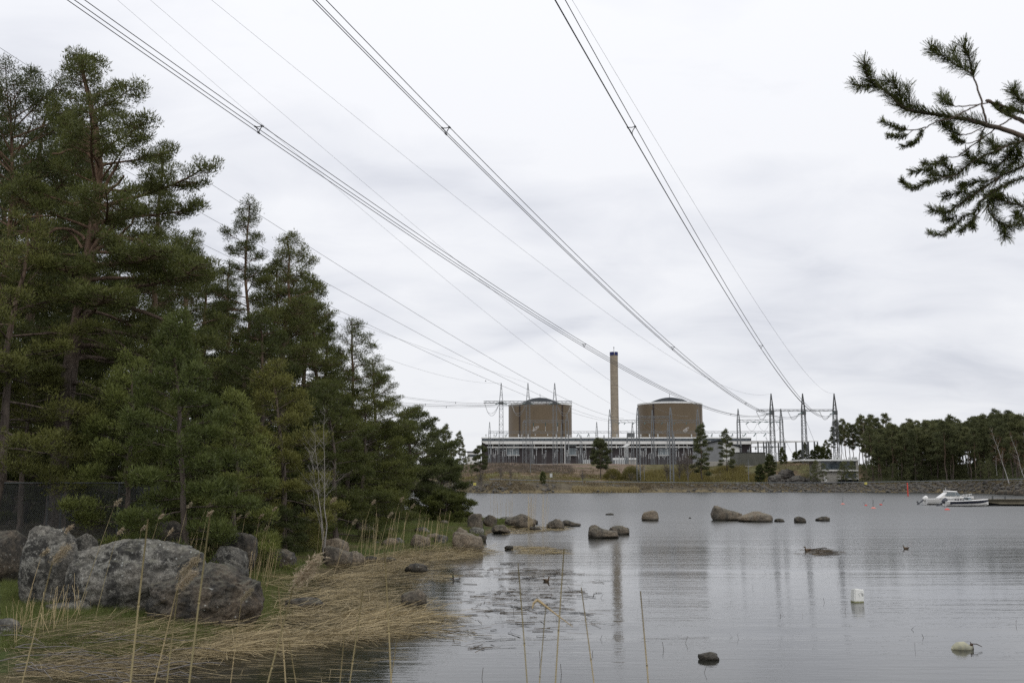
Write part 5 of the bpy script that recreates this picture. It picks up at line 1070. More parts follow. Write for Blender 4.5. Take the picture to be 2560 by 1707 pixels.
# ================================================================== boulders and stones
def boulder_mesh(seed, w, d, h, sub, ang=.0, peak=(0, 0), rough=.12, name='boulder', mat='rock_grey', bury=.35, prof=None):
    bm = bmesh.new(); bmesh.ops.create_icosphere(bm, subdivisions=sub, radius=1.0)
    V = np.array([v.co[:] for v in bm.verts]); Fc = np.array([[v.index for v in f.verts] for f in bm.faces]); bm.free()
    r = np.random.default_rng(seed); U = V.copy()
    if prof is not None:
        xs_ = np.sign(V[:, 0]) * np.abs(V[:, 0]) ** .9; hp = np.interp((xs_ + 1) / 2, [a for a, _ in prof], [b for _, b in prof]); cross = np.sqrt(np.maximum(.10, 1 - V[:, 0] ** 2))
        V = np.stack([xs_, np.sign(V[:, 1]) * np.abs(V[:, 1]) ** .8, np.clip(V[:, 2] / cross, -1, 1) * (.25 + .75 * hp)], 1); peak = (0, 0)
    else: V = np.sign(V) * np.abs(V) ** .8
    for k in range(int(4 + 12 * ang) if prof is None else 6):
        nrm = r.normal(size=3); nrm[2] = nrm[2] * .8 + .1; nrm /= np.linalg.norm(nrm); hh = (r.uniform(.62, .9) if ang > .3 else r.uniform(.78, .98)) if prof is None else r.uniform(.86, 1.02)
        dp = V @ nrm; V = V - np.maximum(0, dp - hh)[:, None] * nrm * (.55 + .42 * min(1, ang * 1.4))
    off = r.uniform(0, 50, 3)
    nn = np.array([mnoise.fractal(Vector(p * 1.3 + off), 0.9, 2.1, 3) for p in U]); n2 = np.array([mnoise.fractal(Vector(p * 5 + off), 0.8, 2.1, 4) for p in U])
    V = V * (1 + nn * rough + n2 * rough * .42 - np.abs(nn) ** .5 * rough * .35)[:, None]
    zt = (V[:, 2] - V[:, 2].min()) / (V[:, 2].max() - V[:, 2].min()); V[:, 0] += peak[0] * zt ** 1.5 * 1.0 ; V[:, 0] = np.where(True, V[:, 0] * (1 - abs(peak[0]) * .5 * zt ** 2), 0)
    for i in range(3): lo, hi = V[:, i].min(), V[:, i].max(); V[:, i] = (V[:, i] - lo) / (hi - lo)
    V[:, 0] = (V[:, 0] - .5) * w; V[:, 1] = (V[:, 1] - .5) * d; V[:, 2] = V[:, 2] * (h * (1 + bury)) - h * bury
    mb = MB(); mb.add(V, Fc); return mb.mesh(name, M[mat], True)
def boulder(x0, x1, yt, yb_, label, seed, mat='rock_grey', z0=0.0, sub=4, ang=.2, peak=0.0, dr=.75, rough=.12, name='boulder', group=None, cat='boulder', bury=.35, prof=None):
    c0 = onz((x0 + x1) / 2, yb_, z0); w = (x1 - x0) / F * c0.y; Y = c0.y + w * dr * .42; w *= Y / c0.y; h = at((x0 + x1) / 2, yt, Y).z - z0
    me = boulder_mesh(seed, w, w * dr, max(h, .04), sub, ang, (peak, 0), rough, name, mat, bury, prof)
    o = link(name, me, None, ((x0 + x1) / 2 * 0 + at((x0 + x1) / 2, yb_, Y).x, Y, z0)); tag(o, label, cat, group); return o
G1 = 'large granite boulders by the wire fence'; G2 = 'stones along the grassy near shore'; G3 = 'rocks standing in the bay'
boulder(48, 184, 1311, 1512, 'upright grey lichened boulder, leftmost of the large boulders', 1, 'rock_grey', .38, 5, .25, .05, .8, .13, group=G1, prof=[(0,.45),(.2,.85),(.35,1),(.65,.97),(.85,.8),(1,.45)])
boulder(176, 515, 1346, 1528, 'largest grey boulder, long and flat-topped with dark lichen', 2, 'rock_grey', .35, 6, .25, -.08, .62, .12, group=G1, prof=[(0,.45),(.08,.74),(.3,.83),(.48,1),(.6,.97),(.75,.85),(.93,.7),(1,.45)])
boulder(376, 656, 1407, 1566, 'dark rounded boulder with a brown right side, foremost of the large boulders', 3, 'rock_dark', .15, 6, .2, -.02, .72, .14, group=G1, prof=[(0,.3),(.15,.5),(.33,.75),(.48,1),(.6,.98),(.8,.75),(.93,.5),(1,.28)])
boulder(150, 242, 1332, 1430, 'flat-topped grey slab between the upright boulder and the largest boulder', 4, 'rock_grey', .7, 4, .7, 0, .8, group=G1)
boulder(118, 252, 1491, 1541, 'low grey stone in front of the gap between the two left boulders', 5, 'rock_grey', .25, 4, .4, .3, .7, group=G1, prof=[(0,.1),(.4,.5),(.65,1),(.85,.95),(1,.5)])
boulder(512, 618, 1364, 1455, 'grey-brown boulder behind the right end of the largest boulder', 6, 'rock_grey', .35, 5, .3, .1, .8, group=G1)
boulder(556, 642, 1330, 1410, 'dark shaded boulder behind the grey-brown one', 7, 'rock_dark', .7, 4, .3, 0, .9, group=G1)
boulder(-30, 52, 1544, 1600, 'low grey stone cut off by the left edge', 8, 'rock_grey', .3, 4, .4, .1, .8, group=G1)
boulder(-70, 62, 1325, 1440, 'boulder coloured dark for the shade under the wire fence at the left edge', 9, 'rock_dark', .75, 4, .3, 0, .9, group=G1)  # dark granite puts the shade at this spot into the boulder's colour
boulder(300, 345, 1290, 1345, 'dark stone at the right end of the wire fence', 10, 'rock_dark', 1.0, 4, .3, 0, .9, group=G1)
boulder(360, 470, 1300, 1385, 'dark boulder in the shade behind the largest boulder', 49, 'rock_dark', .9, 4, .3, 0, .9, group=G1)
SP = {(1471, 1546): [(0,.7),(.1,1),(.25,.93),(.42,.5),(.62,.3),(.8,.22),(1,.05)], (1524, 1573): [(0,.5),(.2,.95),(.5,1),(.75,.8),(1,.35)], (1604, 1647): [(0,.4),(.2,.72),(.5,.95),(.85,1),(1,.65)],
      (1779, 1857): [(0,.5),(.08,1),(.2,.97),(.5,.58),(.8,.3),(1,.05)], (1845, 1932): [(0,0),(.2,.4),(.45,.9),(.7,1),(.88,.95),(1,.45)], (1003, 1067): [(0,.3),(.25,.55),(.52,.72),(.66,1),(.8,.68),(1,.35)],
      (1131, 1208): [(0,.85),(.1,1),(.3,.95),(.6,.8),(.85,.5),(1,.4)], (1262, 1338): [(0,.1),(.25,.5),(.5,1),(.65,.9),(.85,.4),(1,.15)], (1746, 1797): [(0,.55),(.3,.9),(.6,1),(1,.65)], (1366, 1410): [(0,.2),(.3,.78),(.55,1),(.8,.8),(1,.45)],
      (1402, 1452): [(0,.5),(.25,1),(.45,.85),(.7,.3),(1,0)], (806, 880): [(0,.7),(.2,1),(.45,.9),(.7,.55),(1,.4)], (1026, 1075): [(0,.6),(.25,1),(.6,.8),(1,.4)], (896, 939): [(0,.5),(.3,1),(.6,.85),(1,.3)], (1985, 2015): [(0,.6),(.3,1),(.6,.85),(1,.2)], (2039, 2075): [(0,.15),(.4,.9),(.7,1),(1,.5)]}
SHS = [(657, 740, 1371, 1416, 'rock_dark', .3, 'dark rounded stone in the reeds left of the double stone'), (804, 871, 1344, 1392, 'rock_tan', .6, 'pinkish block with a white patch, behind the split brown stone'),
       (806, 880, 1362, 1414, 'rock_brown', .3, 'split grey-brown stone, largest on the grassy shore'), (860, 912, 1376, 1416, 'rock_tan', .5, 'tan stone touching the right side of the split stone'),
       (896, 939, 1309, 1350, 'rock_tan', .4, 'upright tan stone under the pine branches'), (953, 996, 1344, 1364, 'rock_tan', .3, 'low tan stone in the middle of the green grass'), (980, 1011, 1343, 1359, 'rock_grey', .3, 'low grey stone right of the tan one in the grass'),
       (1026, 1075, 1335, 1367, 'rock_tan', .5, 'tan wedge-shaped stone left of the big angular rock'), (1036, 1075, 1317, 1333, 'rock_grey', .3, 'flat pale stone under the dark leaning pine'),
       (1066, 1100, 1332, 1348, 'rock_tan', .4, 'small tan stone left of the grey one before the angular rock'), (1085, 1120, 1336, 1357, 'rock_grey', .3, 'grey stone touching the left of the angular rock'),
       (1131, 1208, 1328, 1378, 'rock_tan', .95, 'large angular tan rock at the tip of the grass'), (1138, 1170, 1317, 1340, 'rock_tan', .7, 'small tan stone behind the large angular rock'),
       (1171, 1211, 1317, 1337, 'rock_grey', .4, 'flat grey slab behind the angular rock'), (1192, 1217, 1335, 1353, 'rock_dark', .3, 'small dark wet stone right of the angular rock'),
       (1168, 1208, 1283, 1317, 'rock_brown', .7, 'square brown rock at the end of the low pine bush'), (1207, 1243, 1286, 1312, 'rock_brown', .5, 'brown rock just right of the square one at the point'),
       (1228, 1276, 1311, 1334, 'rock_brown', .5, 'low brown rock at the near foot of the point'), (1262, 1338, 1283, 1319, 'rock_brown', .45, 'mossy peaked rock, largest at the point'), (1322, 1352, 1315, 1326, 'rock_dark', .3, 'flat dark stone below the mossy peaked rock'),
       (1248, 1287, 1291, 1301, 'rock_grey', .3, 'flat low slab behind the mossy peaked rock'), (1310, 1345, 1296, 1310, 'rock_dark', .3, 'dark low rock behind the right of the mossy rock'), (911, 942, 1389, 1401, 'rock_dark', .2, 'dark low stone in the straw left of middle'),
       (948, 990, 1392, 1403, 'rock_dark', .2, 'long dark low stone in the straw'), (1012, 1068, 1407, 1430, 'rock_dark', .3, 'dark flat rock among straw on the water'), (712, 806, 1492, 1522, 'rock_dark', .2, 'dark low hump covered with straw'),
       (1261, 1283, 1363, 1373, 'rock_dark', .3, 'small dark stone in the floating straw'), (1003, 1067, 1470, 1517, 'rock_brown', .6, 'dark pointed rock standing in the straw and shallow water'), (930, 950, 1352, 1360, 'rock_grey', .3, 'tiny grey stone in the grass'),
       (870, 892, 1338, 1350, 'rock_brown', .3, 'small brown stone left of the upright tan one'), (1100, 1122, 1300, 1312, 'rock_brown', .4, 'brown stone half under the low pine bush'), (960, 985, 1318, 1330, 'rock_tan', .4, 'tan stone in the shade of the leaning pine')]
for k, (a_, b_, c_, d_, mt, an, lab) in enumerate(SHS):
    inland = sdist(*[np.array([v]) for v in onz((a_ + b_) / 2, d_, 0)[:2]])[0]; boulder(a_, b_, c_, d_, lab, 100 + k, mt, float(np.clip(inland * .12, 0, .3)), 4 if b_ - a_ > 45 else 3, an, {11: -.35, 5: .2}.get(k, RNG.uniform(-.2, .2)), .75, .1 if an > .6 else .13, 'stone', G2, 'rock', prof=SP.get((a_, b_)))
BAY = [(1471, 1546, 1311, 1345, 'rock_brown', .55, -.55, 'dark rock with a tall left peak and a long low tail in the bay'), (1524, 1573, 1313, 1336, 'rock_brown', .3, -.1, 'rounded brown rock touching the low tail of the peaked rock'),
       (1604, 1647, 1275, 1301, 'rock_tan', .25, .15, 'mossy rounded rock alone in the middle of the bay'), (1514, 1535, 1282, 1287, 'rock_dark', .2, 0, 'barely emerging flat rock below the chimney'),
       (1779, 1857, 1263, 1301, 'rock_brown', .6, -.62, 'large wedge rock sloping down to the right'), (1845, 1932, 1277, 1304, 'rock_tan', .45, .25, 'broad pale-topped rock touching the wedge rock'),
       (1936, 1961, 1295, 1304, 'rock_dark', .2, 0, 'small flat rock right of the broad pale rock'), (1985, 2015, 1290, 1306, 'rock_dark', .3, -.15, 'small dark rounded rock, second from the right'), (2039, 2075, 1290, 1302, 'rock_dark', .3, .1, 'low dark rock, rightmost in the bay'),
       (1722, 1728, 1292.5, 1295.5, 'rock_dark', .2, 0, 'tiny rock tip between the mossy rock and the wedge rock'), (1366, 1410, 1296, 1322, 'rock_brown', .3, .0, 'mossy rounded rock right of the point'), (1402, 1452, 1299, 1315, 'rock_dark', .3, -.35, 'low dark rock with a tail right of the mossy rounded one'),
       (1746, 1797, 1629, 1650, 'rock_brown', .7, .1, 'brown rock just above the water in the foreground'), (2340, 2378, 1221, 1226, 'rock_tan', .3, 0, 'pale flat stone at the far waterline'), (2490, 2535, 1224, 1236, 'rock_dark', .4, 0, 'dark rock on the far waterline above the jetty'), (2535, 2590, 1222, 1238, 'rock_dark', .4, 0, 'dark rock pile end at the right edge of the far shore')]
for k, (a_, b_, c_, d_, mt, an, pk, lab) in enumerate(BAY):
    boulder(a_, b_, c_, d_, lab, 200 + k, mt, 0.0, 4 if b_ - a_ > 30 else 3, an, pk, .7, .13, 'bay_rock', G3, 'rock', bury=.6, prof=SP.get((a_, b_)))
for k, (a_, b_, c_, d_, lab) in enumerate(((1932, 1976, 1165, 1189, 'rounded grey rock outcrop high on the slope below the shed'), (1908, 1948, 1180, 1205, 'pale grey rock outcrop beside the dark juniper'), (1951, 2006, 1183, 1205, 'broad grey rock outcrop low on the slope left of the pavilion'), (2000, 2030, 1186, 1205, 'small grey rock outcrop touching the pavilion wall'))):
    px = (a_ + b_) / 2; Y = (362, 352, 352, 350)[k]; x = far_xy(px, Y); z = gz(x, Y); w = (b_ - a_) / ppm(Y); h = max(1.2, at(px, c_, Y).z - z)
    tag(link('rock_outcrop', boulder_mesh(300 + k, w * 1.15, w * .9, h * .85, 5, .25, (0, 0), .34, 'rock_outcrop', 'riprap', .5, [(0,.1),(.3,.7),(.5,1),(.7,.85),(1,.1)]), None, (x, Y, z)), lab, 'rock', 'rock outcrops on the far slope')

# ================================================================== grass, straw and reeds on the near shore
def poly_sample(pts, n, world=False):
    P = np.array(pts if world else poly_px(pts)); lo, hi = P.min(0), P.max(0); X = RNG.uniform(lo[0], hi[0], n * 3); Y = RNG.uniform(lo[1], hi[1], n * 3); k = sdist(X, Y, P) > 0
    return X[k][:n], Y[k][:n]
def zsurf(X, Y): return np.maximum(zground(X, Y), 0.0)
def straw(mb, pts, n, ln=(.35, 1.2), w=.008, tint=.5, lift=.05, ax=.75, patch=.0, seed=0, rise=.16):
    X, Y = poly_sample(pts, n)
    if patch > 0: k = fbm(X * .9 + 10, Y * .45, 50 + seed) > patch; X, Y = X[k], Y[k]
    n = len(X); base = fbm(X * .25, Y * .2, 90) * pi - pi / 2; a = base * .35 + RNG.normal(0, ax, n) + np.where(RNG.uniform(size=n) < .22, RNG.uniform(-1.5, 1.5, n), 0); L = RNG.uniform(*ln, n)
    Z = zsurf(X, Y) + np.abs(RNG.normal(0, lift, n)) + .012; A = np.stack([X, Y, Z], 1); B = A + np.stack([np.cos(a) * L, np.sin(a) * L, RNG.normal(0, 1, n) * rise * L], 1); B[:, 2] = np.maximum(B[:, 2], zsurf(B[:, 0], B[:, 1]) + .012)
    mb.quads(A, B, w * RNG.uniform(.6, 1.3, n), np.clip(RNG.normal(tint, .36, n), 0, 1)); return n
mb = MB()
BANKP = [(-40, 1690), (120, 1640), (330, 1600), (560, 1570), (660, 1560), (690, 1490), (650, 1450), (780, 1430), (960, 1392), (1150, 1376), (1220, 1374), (1215, 1386), (1130, 1402), (1010, 1420), (900, 1445), (880, 1470), (930, 1500), (1010, 1525), (1110, 1550), (1130, 1572), (1040, 1590), (900, 1600), (700, 1622), (480, 1668), (330, 1707), (0, 1740)]
straw(mb, BANKP, 3300, tint=.5, lift=.06, patch=.45)
straw(mb, [(640, 1452), (780, 1432), (960, 1394), (1150, 1378), (1225, 1376), (1130, 1400), (960, 1430), (860, 1470), (940, 1500), (900, 1530), (700, 1540), (660, 1500)], 4600, tint=.55, lift=.07, patch=.47)
straw(mb, [(560, 1580), (700, 1545), (960, 1530), (1120, 1556), (1120, 1575), (900, 1602), (680, 1625), (500, 1655), (420, 1640)], 4500, tint=.6, lift=.07, patch=.40, seed=9)
straw(mb, [(0, 1620), (250, 1590), (450, 1580), (420, 1660), (300, 1720), (0, 1760)], 2000, tint=.25, lift=.08, ax=.9, w=.006)
straw(mb, [(1262, 1365), (1345, 1368), (1385, 1374), (1400, 1384), (1330, 1386), (1275, 1382)], 420, (.3, 1.0), .014, tint=.5, lift=.02, rise=.03)
straw(mb, [(1230, 1326), (1300, 1316), (1360, 1317), (1412, 1317), (1415, 1325), (1330, 1332), (1250, 1338)], 700, (.3, .9), .015, tint=.5, lift=.03, rise=.05)
straw(mb, [(860, 1440), (1080, 1400), (1140, 1412), (1120, 1450), (1010, 1480), (1120, 1520), (1170, 1560), (1200, 1590), (1080, 1600), (900, 1500)], 2000, (.2, .9), .009, tint=.3, lift=.01, patch=.45, seed=3, rise=.02)
straw(mb, [(300, 1707), (460, 1650), (700, 1625), (900, 1605), (960, 1640), (800, 1707), (600, 1760), (350, 1760)], 380, (.3, 1.0), .005, tint=.15, lift=.006, ax=.25, patch=.42, seed=4, rise=.01)
tag(mb.build('fallen_reeds', M['straw']), 'thick mat of fallen pale reed straw along the near shore and shallows', kind='stuff')
mb = MB()
straw(mb, [(1090, 1560), (1200, 1500), (1250, 1450), (1400, 1420), (1500, 1450), (1480, 1560), (1320, 1620), (1150, 1640)], 420, (.12, .7), .014, tint=.02, lift=.004, patch=.42, seed=5, rise=.01)
straw(mb, [(1130, 1420), (1300, 1400), (1420, 1440), (1350, 1500), (1180, 1540), (1100, 1500)], 380, (.12, .7), .014, tint=.05, lift=.004, patch=.40, seed=7, rise=.01)
straw(mb, [(2005, 1376), (2040, 1371), (2072, 1378), (2066, 1387), (2030, 1389)], 170, (.2, .8), .022, tint=.2, lift=.02, ax=.5, rise=.06)
straw(mb, [(1960, 1380), (2000, 1372), (2100, 1376), (2100, 1392), (2010, 1390)], 30, (.2, .7), .02, tint=.0, lift=.01, rise=.02)
n = 42; P_ = np.array([onz(a_, b_) for a_, b_ in zip(RNG.uniform(1100, 2540, n), 1400 + 300 * RNG.uniform(size=n) ** 1.2)]); mb.quads(P_ - (0, 0, .02), P_ + np.stack([RNG.normal(0, .05, n), RNG.normal(0, .04, n), RNG.uniform(.05, .18, n)], 1), .008, .0)
tag(mb.build('floating_debris', M['debris']), 'dark bits of reed and broken stalks floating on the bay', kind='stuff')
def grass(mb, pts, n, h, w, tint, patch=0, seed=0, lean=.4):
    X, Y = poly_sample(pts, n)
    if patch: k = fbm(X * .8, Y * .5, 60 + seed) > patch; X, Y = X[k], Y[k]
    n = len(X); D = RNG.normal(0, lean, (n, 3)); D[:, 2] = 1; mb.tris(np.stack([X, Y, zground(X, Y) - .02], 1), D, h * RNG.uniform(.4, 1.2, n), w, np.clip(RNG.normal(tint, .2, n), 0, 1))
mb = MB()
GR = [(560, 1430), (660, 1400), (800, 1350), (900, 1320), (1000, 1306), (1100, 1296), (1190, 1296), (1215, 1306), (1210, 1330), (1215, 1345), (1190, 1378), (1080, 1388), (940, 1402), (800, 1432), (690, 1455), (600, 1500)]
grass(mb, GR, 42000, .20, .016, .62)
grass(mb, GR, 16000, .34, .018, .5, .5, 2)
grass(mb, [(0, 1520), (120, 1500), (380, 1520), (640, 1540), (680, 1575), (480, 1630), (250, 1670), (0, 1680)], 70000, .20, .010, .5, .25)
grass(mb, [(600, 1440), (720, 1430), (800, 1500), (760, 1560), (640, 1570)], 16000, .17, .012, .5, .36)
grass(mb, [(1205, 1308), (1260, 1306), (1300, 1318), (1240, 1328)], 5000, .22, .022, .5)
tag(mb.build('grass', M['grass']), 'short fresh green grass among the stones of the near shore', kind='stuff')
mb = MB(); grass(mb, [(0, 1440), (60, 1400), (600, 1340), (900, 1300), (1100, 1280), (1180, 1290), (900, 1330), (700, 1400), (560, 1450), (300, 1530), (0, 1600)], 16000, .25, .014, .2, .45, 5, .8)
X, Y = poly_sample([(-40, 26), (-14, 28), (-12, 60), (-5, 90), (-40, 95)], 15000, True); n = len(X); D = RNG.normal(0, .8, (n, 3)); D[:, 2] = .8; mb.tris(np.stack([X, Y, zground(X, Y) - .02], 1), D, .3 * RNG.uniform(.4, 1.3, n), .03, np.clip(RNG.normal(.15, .2, n), 0, 1))
tag(mb.build('forest_floor_litter', M['drygrass']), 'dead grass and litter in the shade under the near pines', kind='stuff')

def reed_mesh(L, r, lean, seed, head=1.0, hn=60, curl=.05, leaf=0, hw=.018):
    q = np.random.default_rng(seed); s = np.linspace(0, 1, 9); P = np.stack([lean[0] * s * L + curl * L * s ** 2 * np.sign(lean[0] + 1e-6), lean[1] * s * L, L * s], 1)
    st = MB(); st.tube(P, r * (1 - .55 * s), 6, tint=.55)
    for k in range(2, 8): st.tube([P[k] - (0, 0, .006), P[k] + (0, 0, .006)], r * 1.25 * (1 - .5 * s[k]), 6, tint=.2)
    out = [('stem', st.mesh('stem', M['reed'], True))]
    if head > 0:
        T = P[-1]; hd = MB(); d0 = np.array([np.sign(lean[0] + .001) * .5, 0, .55]); n = hn; u = q.uniform(0, 1, n); C = T + d0 * u[:, None] * .17 * head + q.normal(0, .012 * head, (n, 3))
        sv = RNG; D = d0 + q.normal(0, .35, (n, 3)) + (0, 0, -.25); hd.tris(C, D, (.055 if hw > .01 else .022) * head, hw * head, q.uniform(.2, .9, n)); out.append(('seed_head', hd.mesh('seed_head', M['plume'])))
    for k in range(leaf):
        f = q.uniform(.35, .8); b0 = P[0] + (P[-1] - P[0]) * f; a_ = q.uniform(0, 6.28); lf = MB(); l_ = q.uniform(.15, .35); pts = [b0, b0 + np.array([cos(a_) * .4, sin(a_) * .4, .6]) * l_, b0 + np.array([cos(a_), sin(a_), .2]) * l_]
        lf.quads(pts[:-1], pts[1:], .010, .6); out.append(('leaf', lf.mesh('leaf', M['straw'])))
    return out
def reed(pb, ptop, label, r=.0045, head=1.0, group=None, Y=None, seed=0, z0=None, leaf=0, hn=60, hw=.018):
    if Y is None:
        b = onz(pb[0], pb[1], .1); zb_ = max(gz(b.x, b.y), -.1); T = at(ptop[0], ptop[1], b.y)
    else:
        zb_ = max(0.0, gz(at(pb[0], pb[1], Y).x, Y)) if z0 is None else z0; lo = at(pb[0], pb[1], Y); T = at(ptop[0], ptop[1], Y); k = (zb_ - lo.z) / (T.z - lo.z); b = Vector((lo.x + (T.x - lo.x) * k, Y, zb_))
    L = T.z - zb_; e = tag(empty('reed', (b.x, b.y, zb_)), label, 'reed', group)
    for nm, me in reed_mesh(L, r, ((T.x - b.x) / L * .97, 0), seed, head, leaf=leaf, hn=hn, hw=hw, curl=.03): link(nm, me, e)
    return e
MID = [((181, 1593), (280, 1262)), ((235, 1580), (288, 1334)), ((330, 1520), (348, 1325)), ((345, 1500), (393, 1296)), ((330, 1540), (416, 1336)), ((420, 1500), (463, 1268)), ((440, 1480), (513, 1268)), ((470, 1560), (511, 1290)),
       ((560, 1450), (589, 1297)), ((590, 1450), (609, 1290)), ((625, 1460), (644, 1295)), ((640, 1440), (679, 1276)), ((640, 1460), (658, 1325)), ((788, 1439), (822, 1256)), ((835, 1425), (878, 1310)), ((892, 1388), (926, 1260)),
       ((936, 1415), (967, 1292)), ((946, 1368), (942, 1252)), ((966, 1381), (997, 1252)), ((986, 1395), (1024, 1269)), ((895, 1338), (900, 1255)), ((400, 1450), (388, 1350)), ((60, 1560), (100, 1390)), ((112, 1540), (158, 1330)), ((700, 1400), (718, 1302))]
MG = 'dry reeds with drooping seed heads on the near shore'
MLAB = {2: 'short dry reed behind the middle of the largest boulder',  0: 'tall leaning dry reed with a seed head, in front of the fence corner', 11: 'dry reed with a bright seed head, rightmost of the clump right of the boulders', 13: 'dry reed with a seed head, crossing the bare sapling'}
for k, (a_, b_) in enumerate(MID): reed(a_, b_, MLAB.get(k, 'slender dry reed with a seed head ' + ('by the upright boulder at the left' if b_[0] < 200 else 'behind the left end of the largest boulder' if b_[0] < 360 else 'behind the right end of the largest boulder' if b_[0] < 530 else 'in the clump right of the boulders' if b_[0] < 730 else 'in front of the split stone' if b_[0] < 910 else 'standing on the green grass before the leaning pine')), .006 if k < 13 else .008, 1.15 if k < 13 else 1.5, MG, seed=k, hn=70, hw=.02)
NR = [((34, 1707), (96, 1405), 4.2, .0045, .7, 'near dry reed with a blurred seed head close to the left edge'), ((296, 1707), (320, 1298), 3.7, .0062, 0, 'thick pale reed stem rising in front of the largest boulder'), ((444, 1707), (476, 1288), 3.7, .0062, 0, 'thick pale reed stem crossing the dark rounded boulder'),
      ((388, 1707), (404, 1472), 4.0, .0048, .7, 'near reed with a plume between the two thick stems'), ((366, 1707), (418, 1440), 4.4, .0045, .8, 'near reed leaning right between the two thick stems'), ((553, 1707), (570, 1500), 4.6, .003, .5, 'thin near reed in front of the dark boulder'),
      ((642, 1707), (696, 1462), 3.6, .0055, 1.0, 'near reed with the largest fluffy plume, right of the boulders'), ((742, 1707), (736, 1465), 4.0, .0048, 0, 'straight near stem left of the straw bank middle'), ((770, 1707), (758, 1603), 3.8, .004, 0, 'short near stem behind the straight one'),
      ((818, 1707), (823, 1583), 4.0, .004, 0, 'short dark near stem over the dark water'), ((847, 1707), (869, 1475), 4.0, .0046, 0, 'near stem leaning right over the dark water'), ((949, 1707), (960, 1593), 4.2, .0035, 0, 'short thin near stem at the edge of the bright water'),
      ((1008, 1707), (1008, 1378), 3.8, .0055, 0, 'thick upright reed stem beside the dark pointed rock'), ((1319, 1707), (1325, 1517), 4.0, .0042, 0, 'near stem left of the broken-leaf stem'), ((1349, 1707), (1341, 1407), 3.7, .0048, 0, 'near stem with the bent broken leaf'),
      ((1358, 1707), (1363, 1371), 3.7, .0052, 0, 'taller near stem crossing the broken-leaf stem'), ((1512, 1707), (1492, 1468), 4.0, .0048, 0, 'near stem leaning left beside the chimney reflection'), ((1652, 1707), (1644, 1477), 3.8, .0052, 0, 'rightmost tall near stem over the open water')]
for k, (a_, b_, Y, r, hd, lab) in enumerate(NR):
    e = reed(a_, b_, lab, r, hd, 'near reed stems in front of the camera', Y=Y, seed=40 + k, z0=max(.3, gz(at(a_[0], a_[1], Y).x, Y) - .02), hn=420, hw=.0045)
    if k == 14:
        P = [at(a2, b2, 3.7) - Vector(e.location) for a2, b2 in ((1331, 1520), (1334, 1507), (1343, 1499), (1353, 1503))]; mb = MB(); mb.tube([tuple(p) for p in P], [.002, .005, .006, .005], 6, tint=.9); mb.build('leaf_sheath', M['straw'], e, smooth=True)
        P = [at(a2, b2, 3.7 - d_) - Vector(e.location) for a2, b2, d_ in ((1343, 1499, 0), (1356, 1508, .02), (1380, 1527, .05), (1404, 1545, .09), (1432, 1566, .12))]; mb = MB(); mb.tube([tuple(p) for p in P], [.0055, .0045, .003, .002, .001], 5, tint=.0); mb.build('leaf', M['reed'], e, smooth=True)
mb = MB()
def reed_bed(mb, pts, n, h, w, tint=.5, lean=.10, bias=.12, zmin=-.05):
    X, Y = poly_sample(pts, n); n = len(X); A = np.stack([X, Y, np.maximum(zground(X, Y), zmin)], 1); L = h * RNG.uniform(.55, 1.1, n); B = A + np.stack([RNG.normal(bias, lean, n) * L, RNG.normal(0, .06, n) * L, L], 1); mb.quads(A, B, w, np.clip(RNG.normal(tint, .2, n), 0, 1))
reed_bed(mb, [(300, 1500), (470, 1440), (560, 1450), (500, 1500), (380, 1530)], 90, 1.15, .008, .55); reed_bed(mb, [(590, 1480), (650, 1430), (700, 1440), (660, 1500)], 70, 1.05, .008, .5)
reed_bed(mb, [(780, 1440), (900, 1390), (1100, 1370), (1100, 1400), (850, 1440)], 60, 1.5, .009, .6, .06); reed_bed(mb, [(0, 1640), (200, 1560), (230, 1600), (0, 1700)], 60, .8, .007, .4, .2); reed_bed(mb, [(1060, 1385), (1110, 1375), (1115, 1385), (1070, 1392)], 10, 1.7, .01, .6, .03)
reed_bed(mb, [(1318, 1322), (1338, 1318), (1340, 1324), (1322, 1328)], 26, 2.3, .012, .7, .03, 0); reed_bed(mb, [(1352, 1322), (1366, 1320), (1368, 1326), (1354, 1328)], 13, 2.6, .012, .7, .05, .05); reed_bed(mb, [(1220, 1296), (1280, 1292), (1285, 1300), (1225, 1304)], 26, 2.4, .012, .2, .03, 0, -.2)
reed_bed(mb, [(520, 1460), (640, 1400), (650, 1420), (560, 1470)], 60, .9, .008, .5)
tag(mb.build('reed_bed', M['reed']), 'thin dead reed stalks standing in loose clumps on the near shore', kind='stuff')
mb = MB()   # grey brushwood washed ashore bottom left
for k in range(46):
    b = onz(RNG.uniform(-20, 430), RNG.uniform(1590, 1710), .25); a_ = RNG.normal(-.25, .45); L = RNG.uniform(.4, 1.5); z_ = max(gz(b.x, b.y), 0) + RNG.uniform(.04, .14)
    P = [(b.x + cos(a_) * L * s - .0, b.y + sin(a_) * L * s, z_ + .06 * sin(s * 3) + RNG.normal(0, .02)) for s in np.linspace(0, 1, 5)]; mb.tube(P, [.011, .010, .008, .006, .003], 5)
tag(mb.build('driftwood_twigs', M['bark_grey'], smooth=True), 'grey driftwood twigs tangled in the straw at the lower left', kind='stuff')

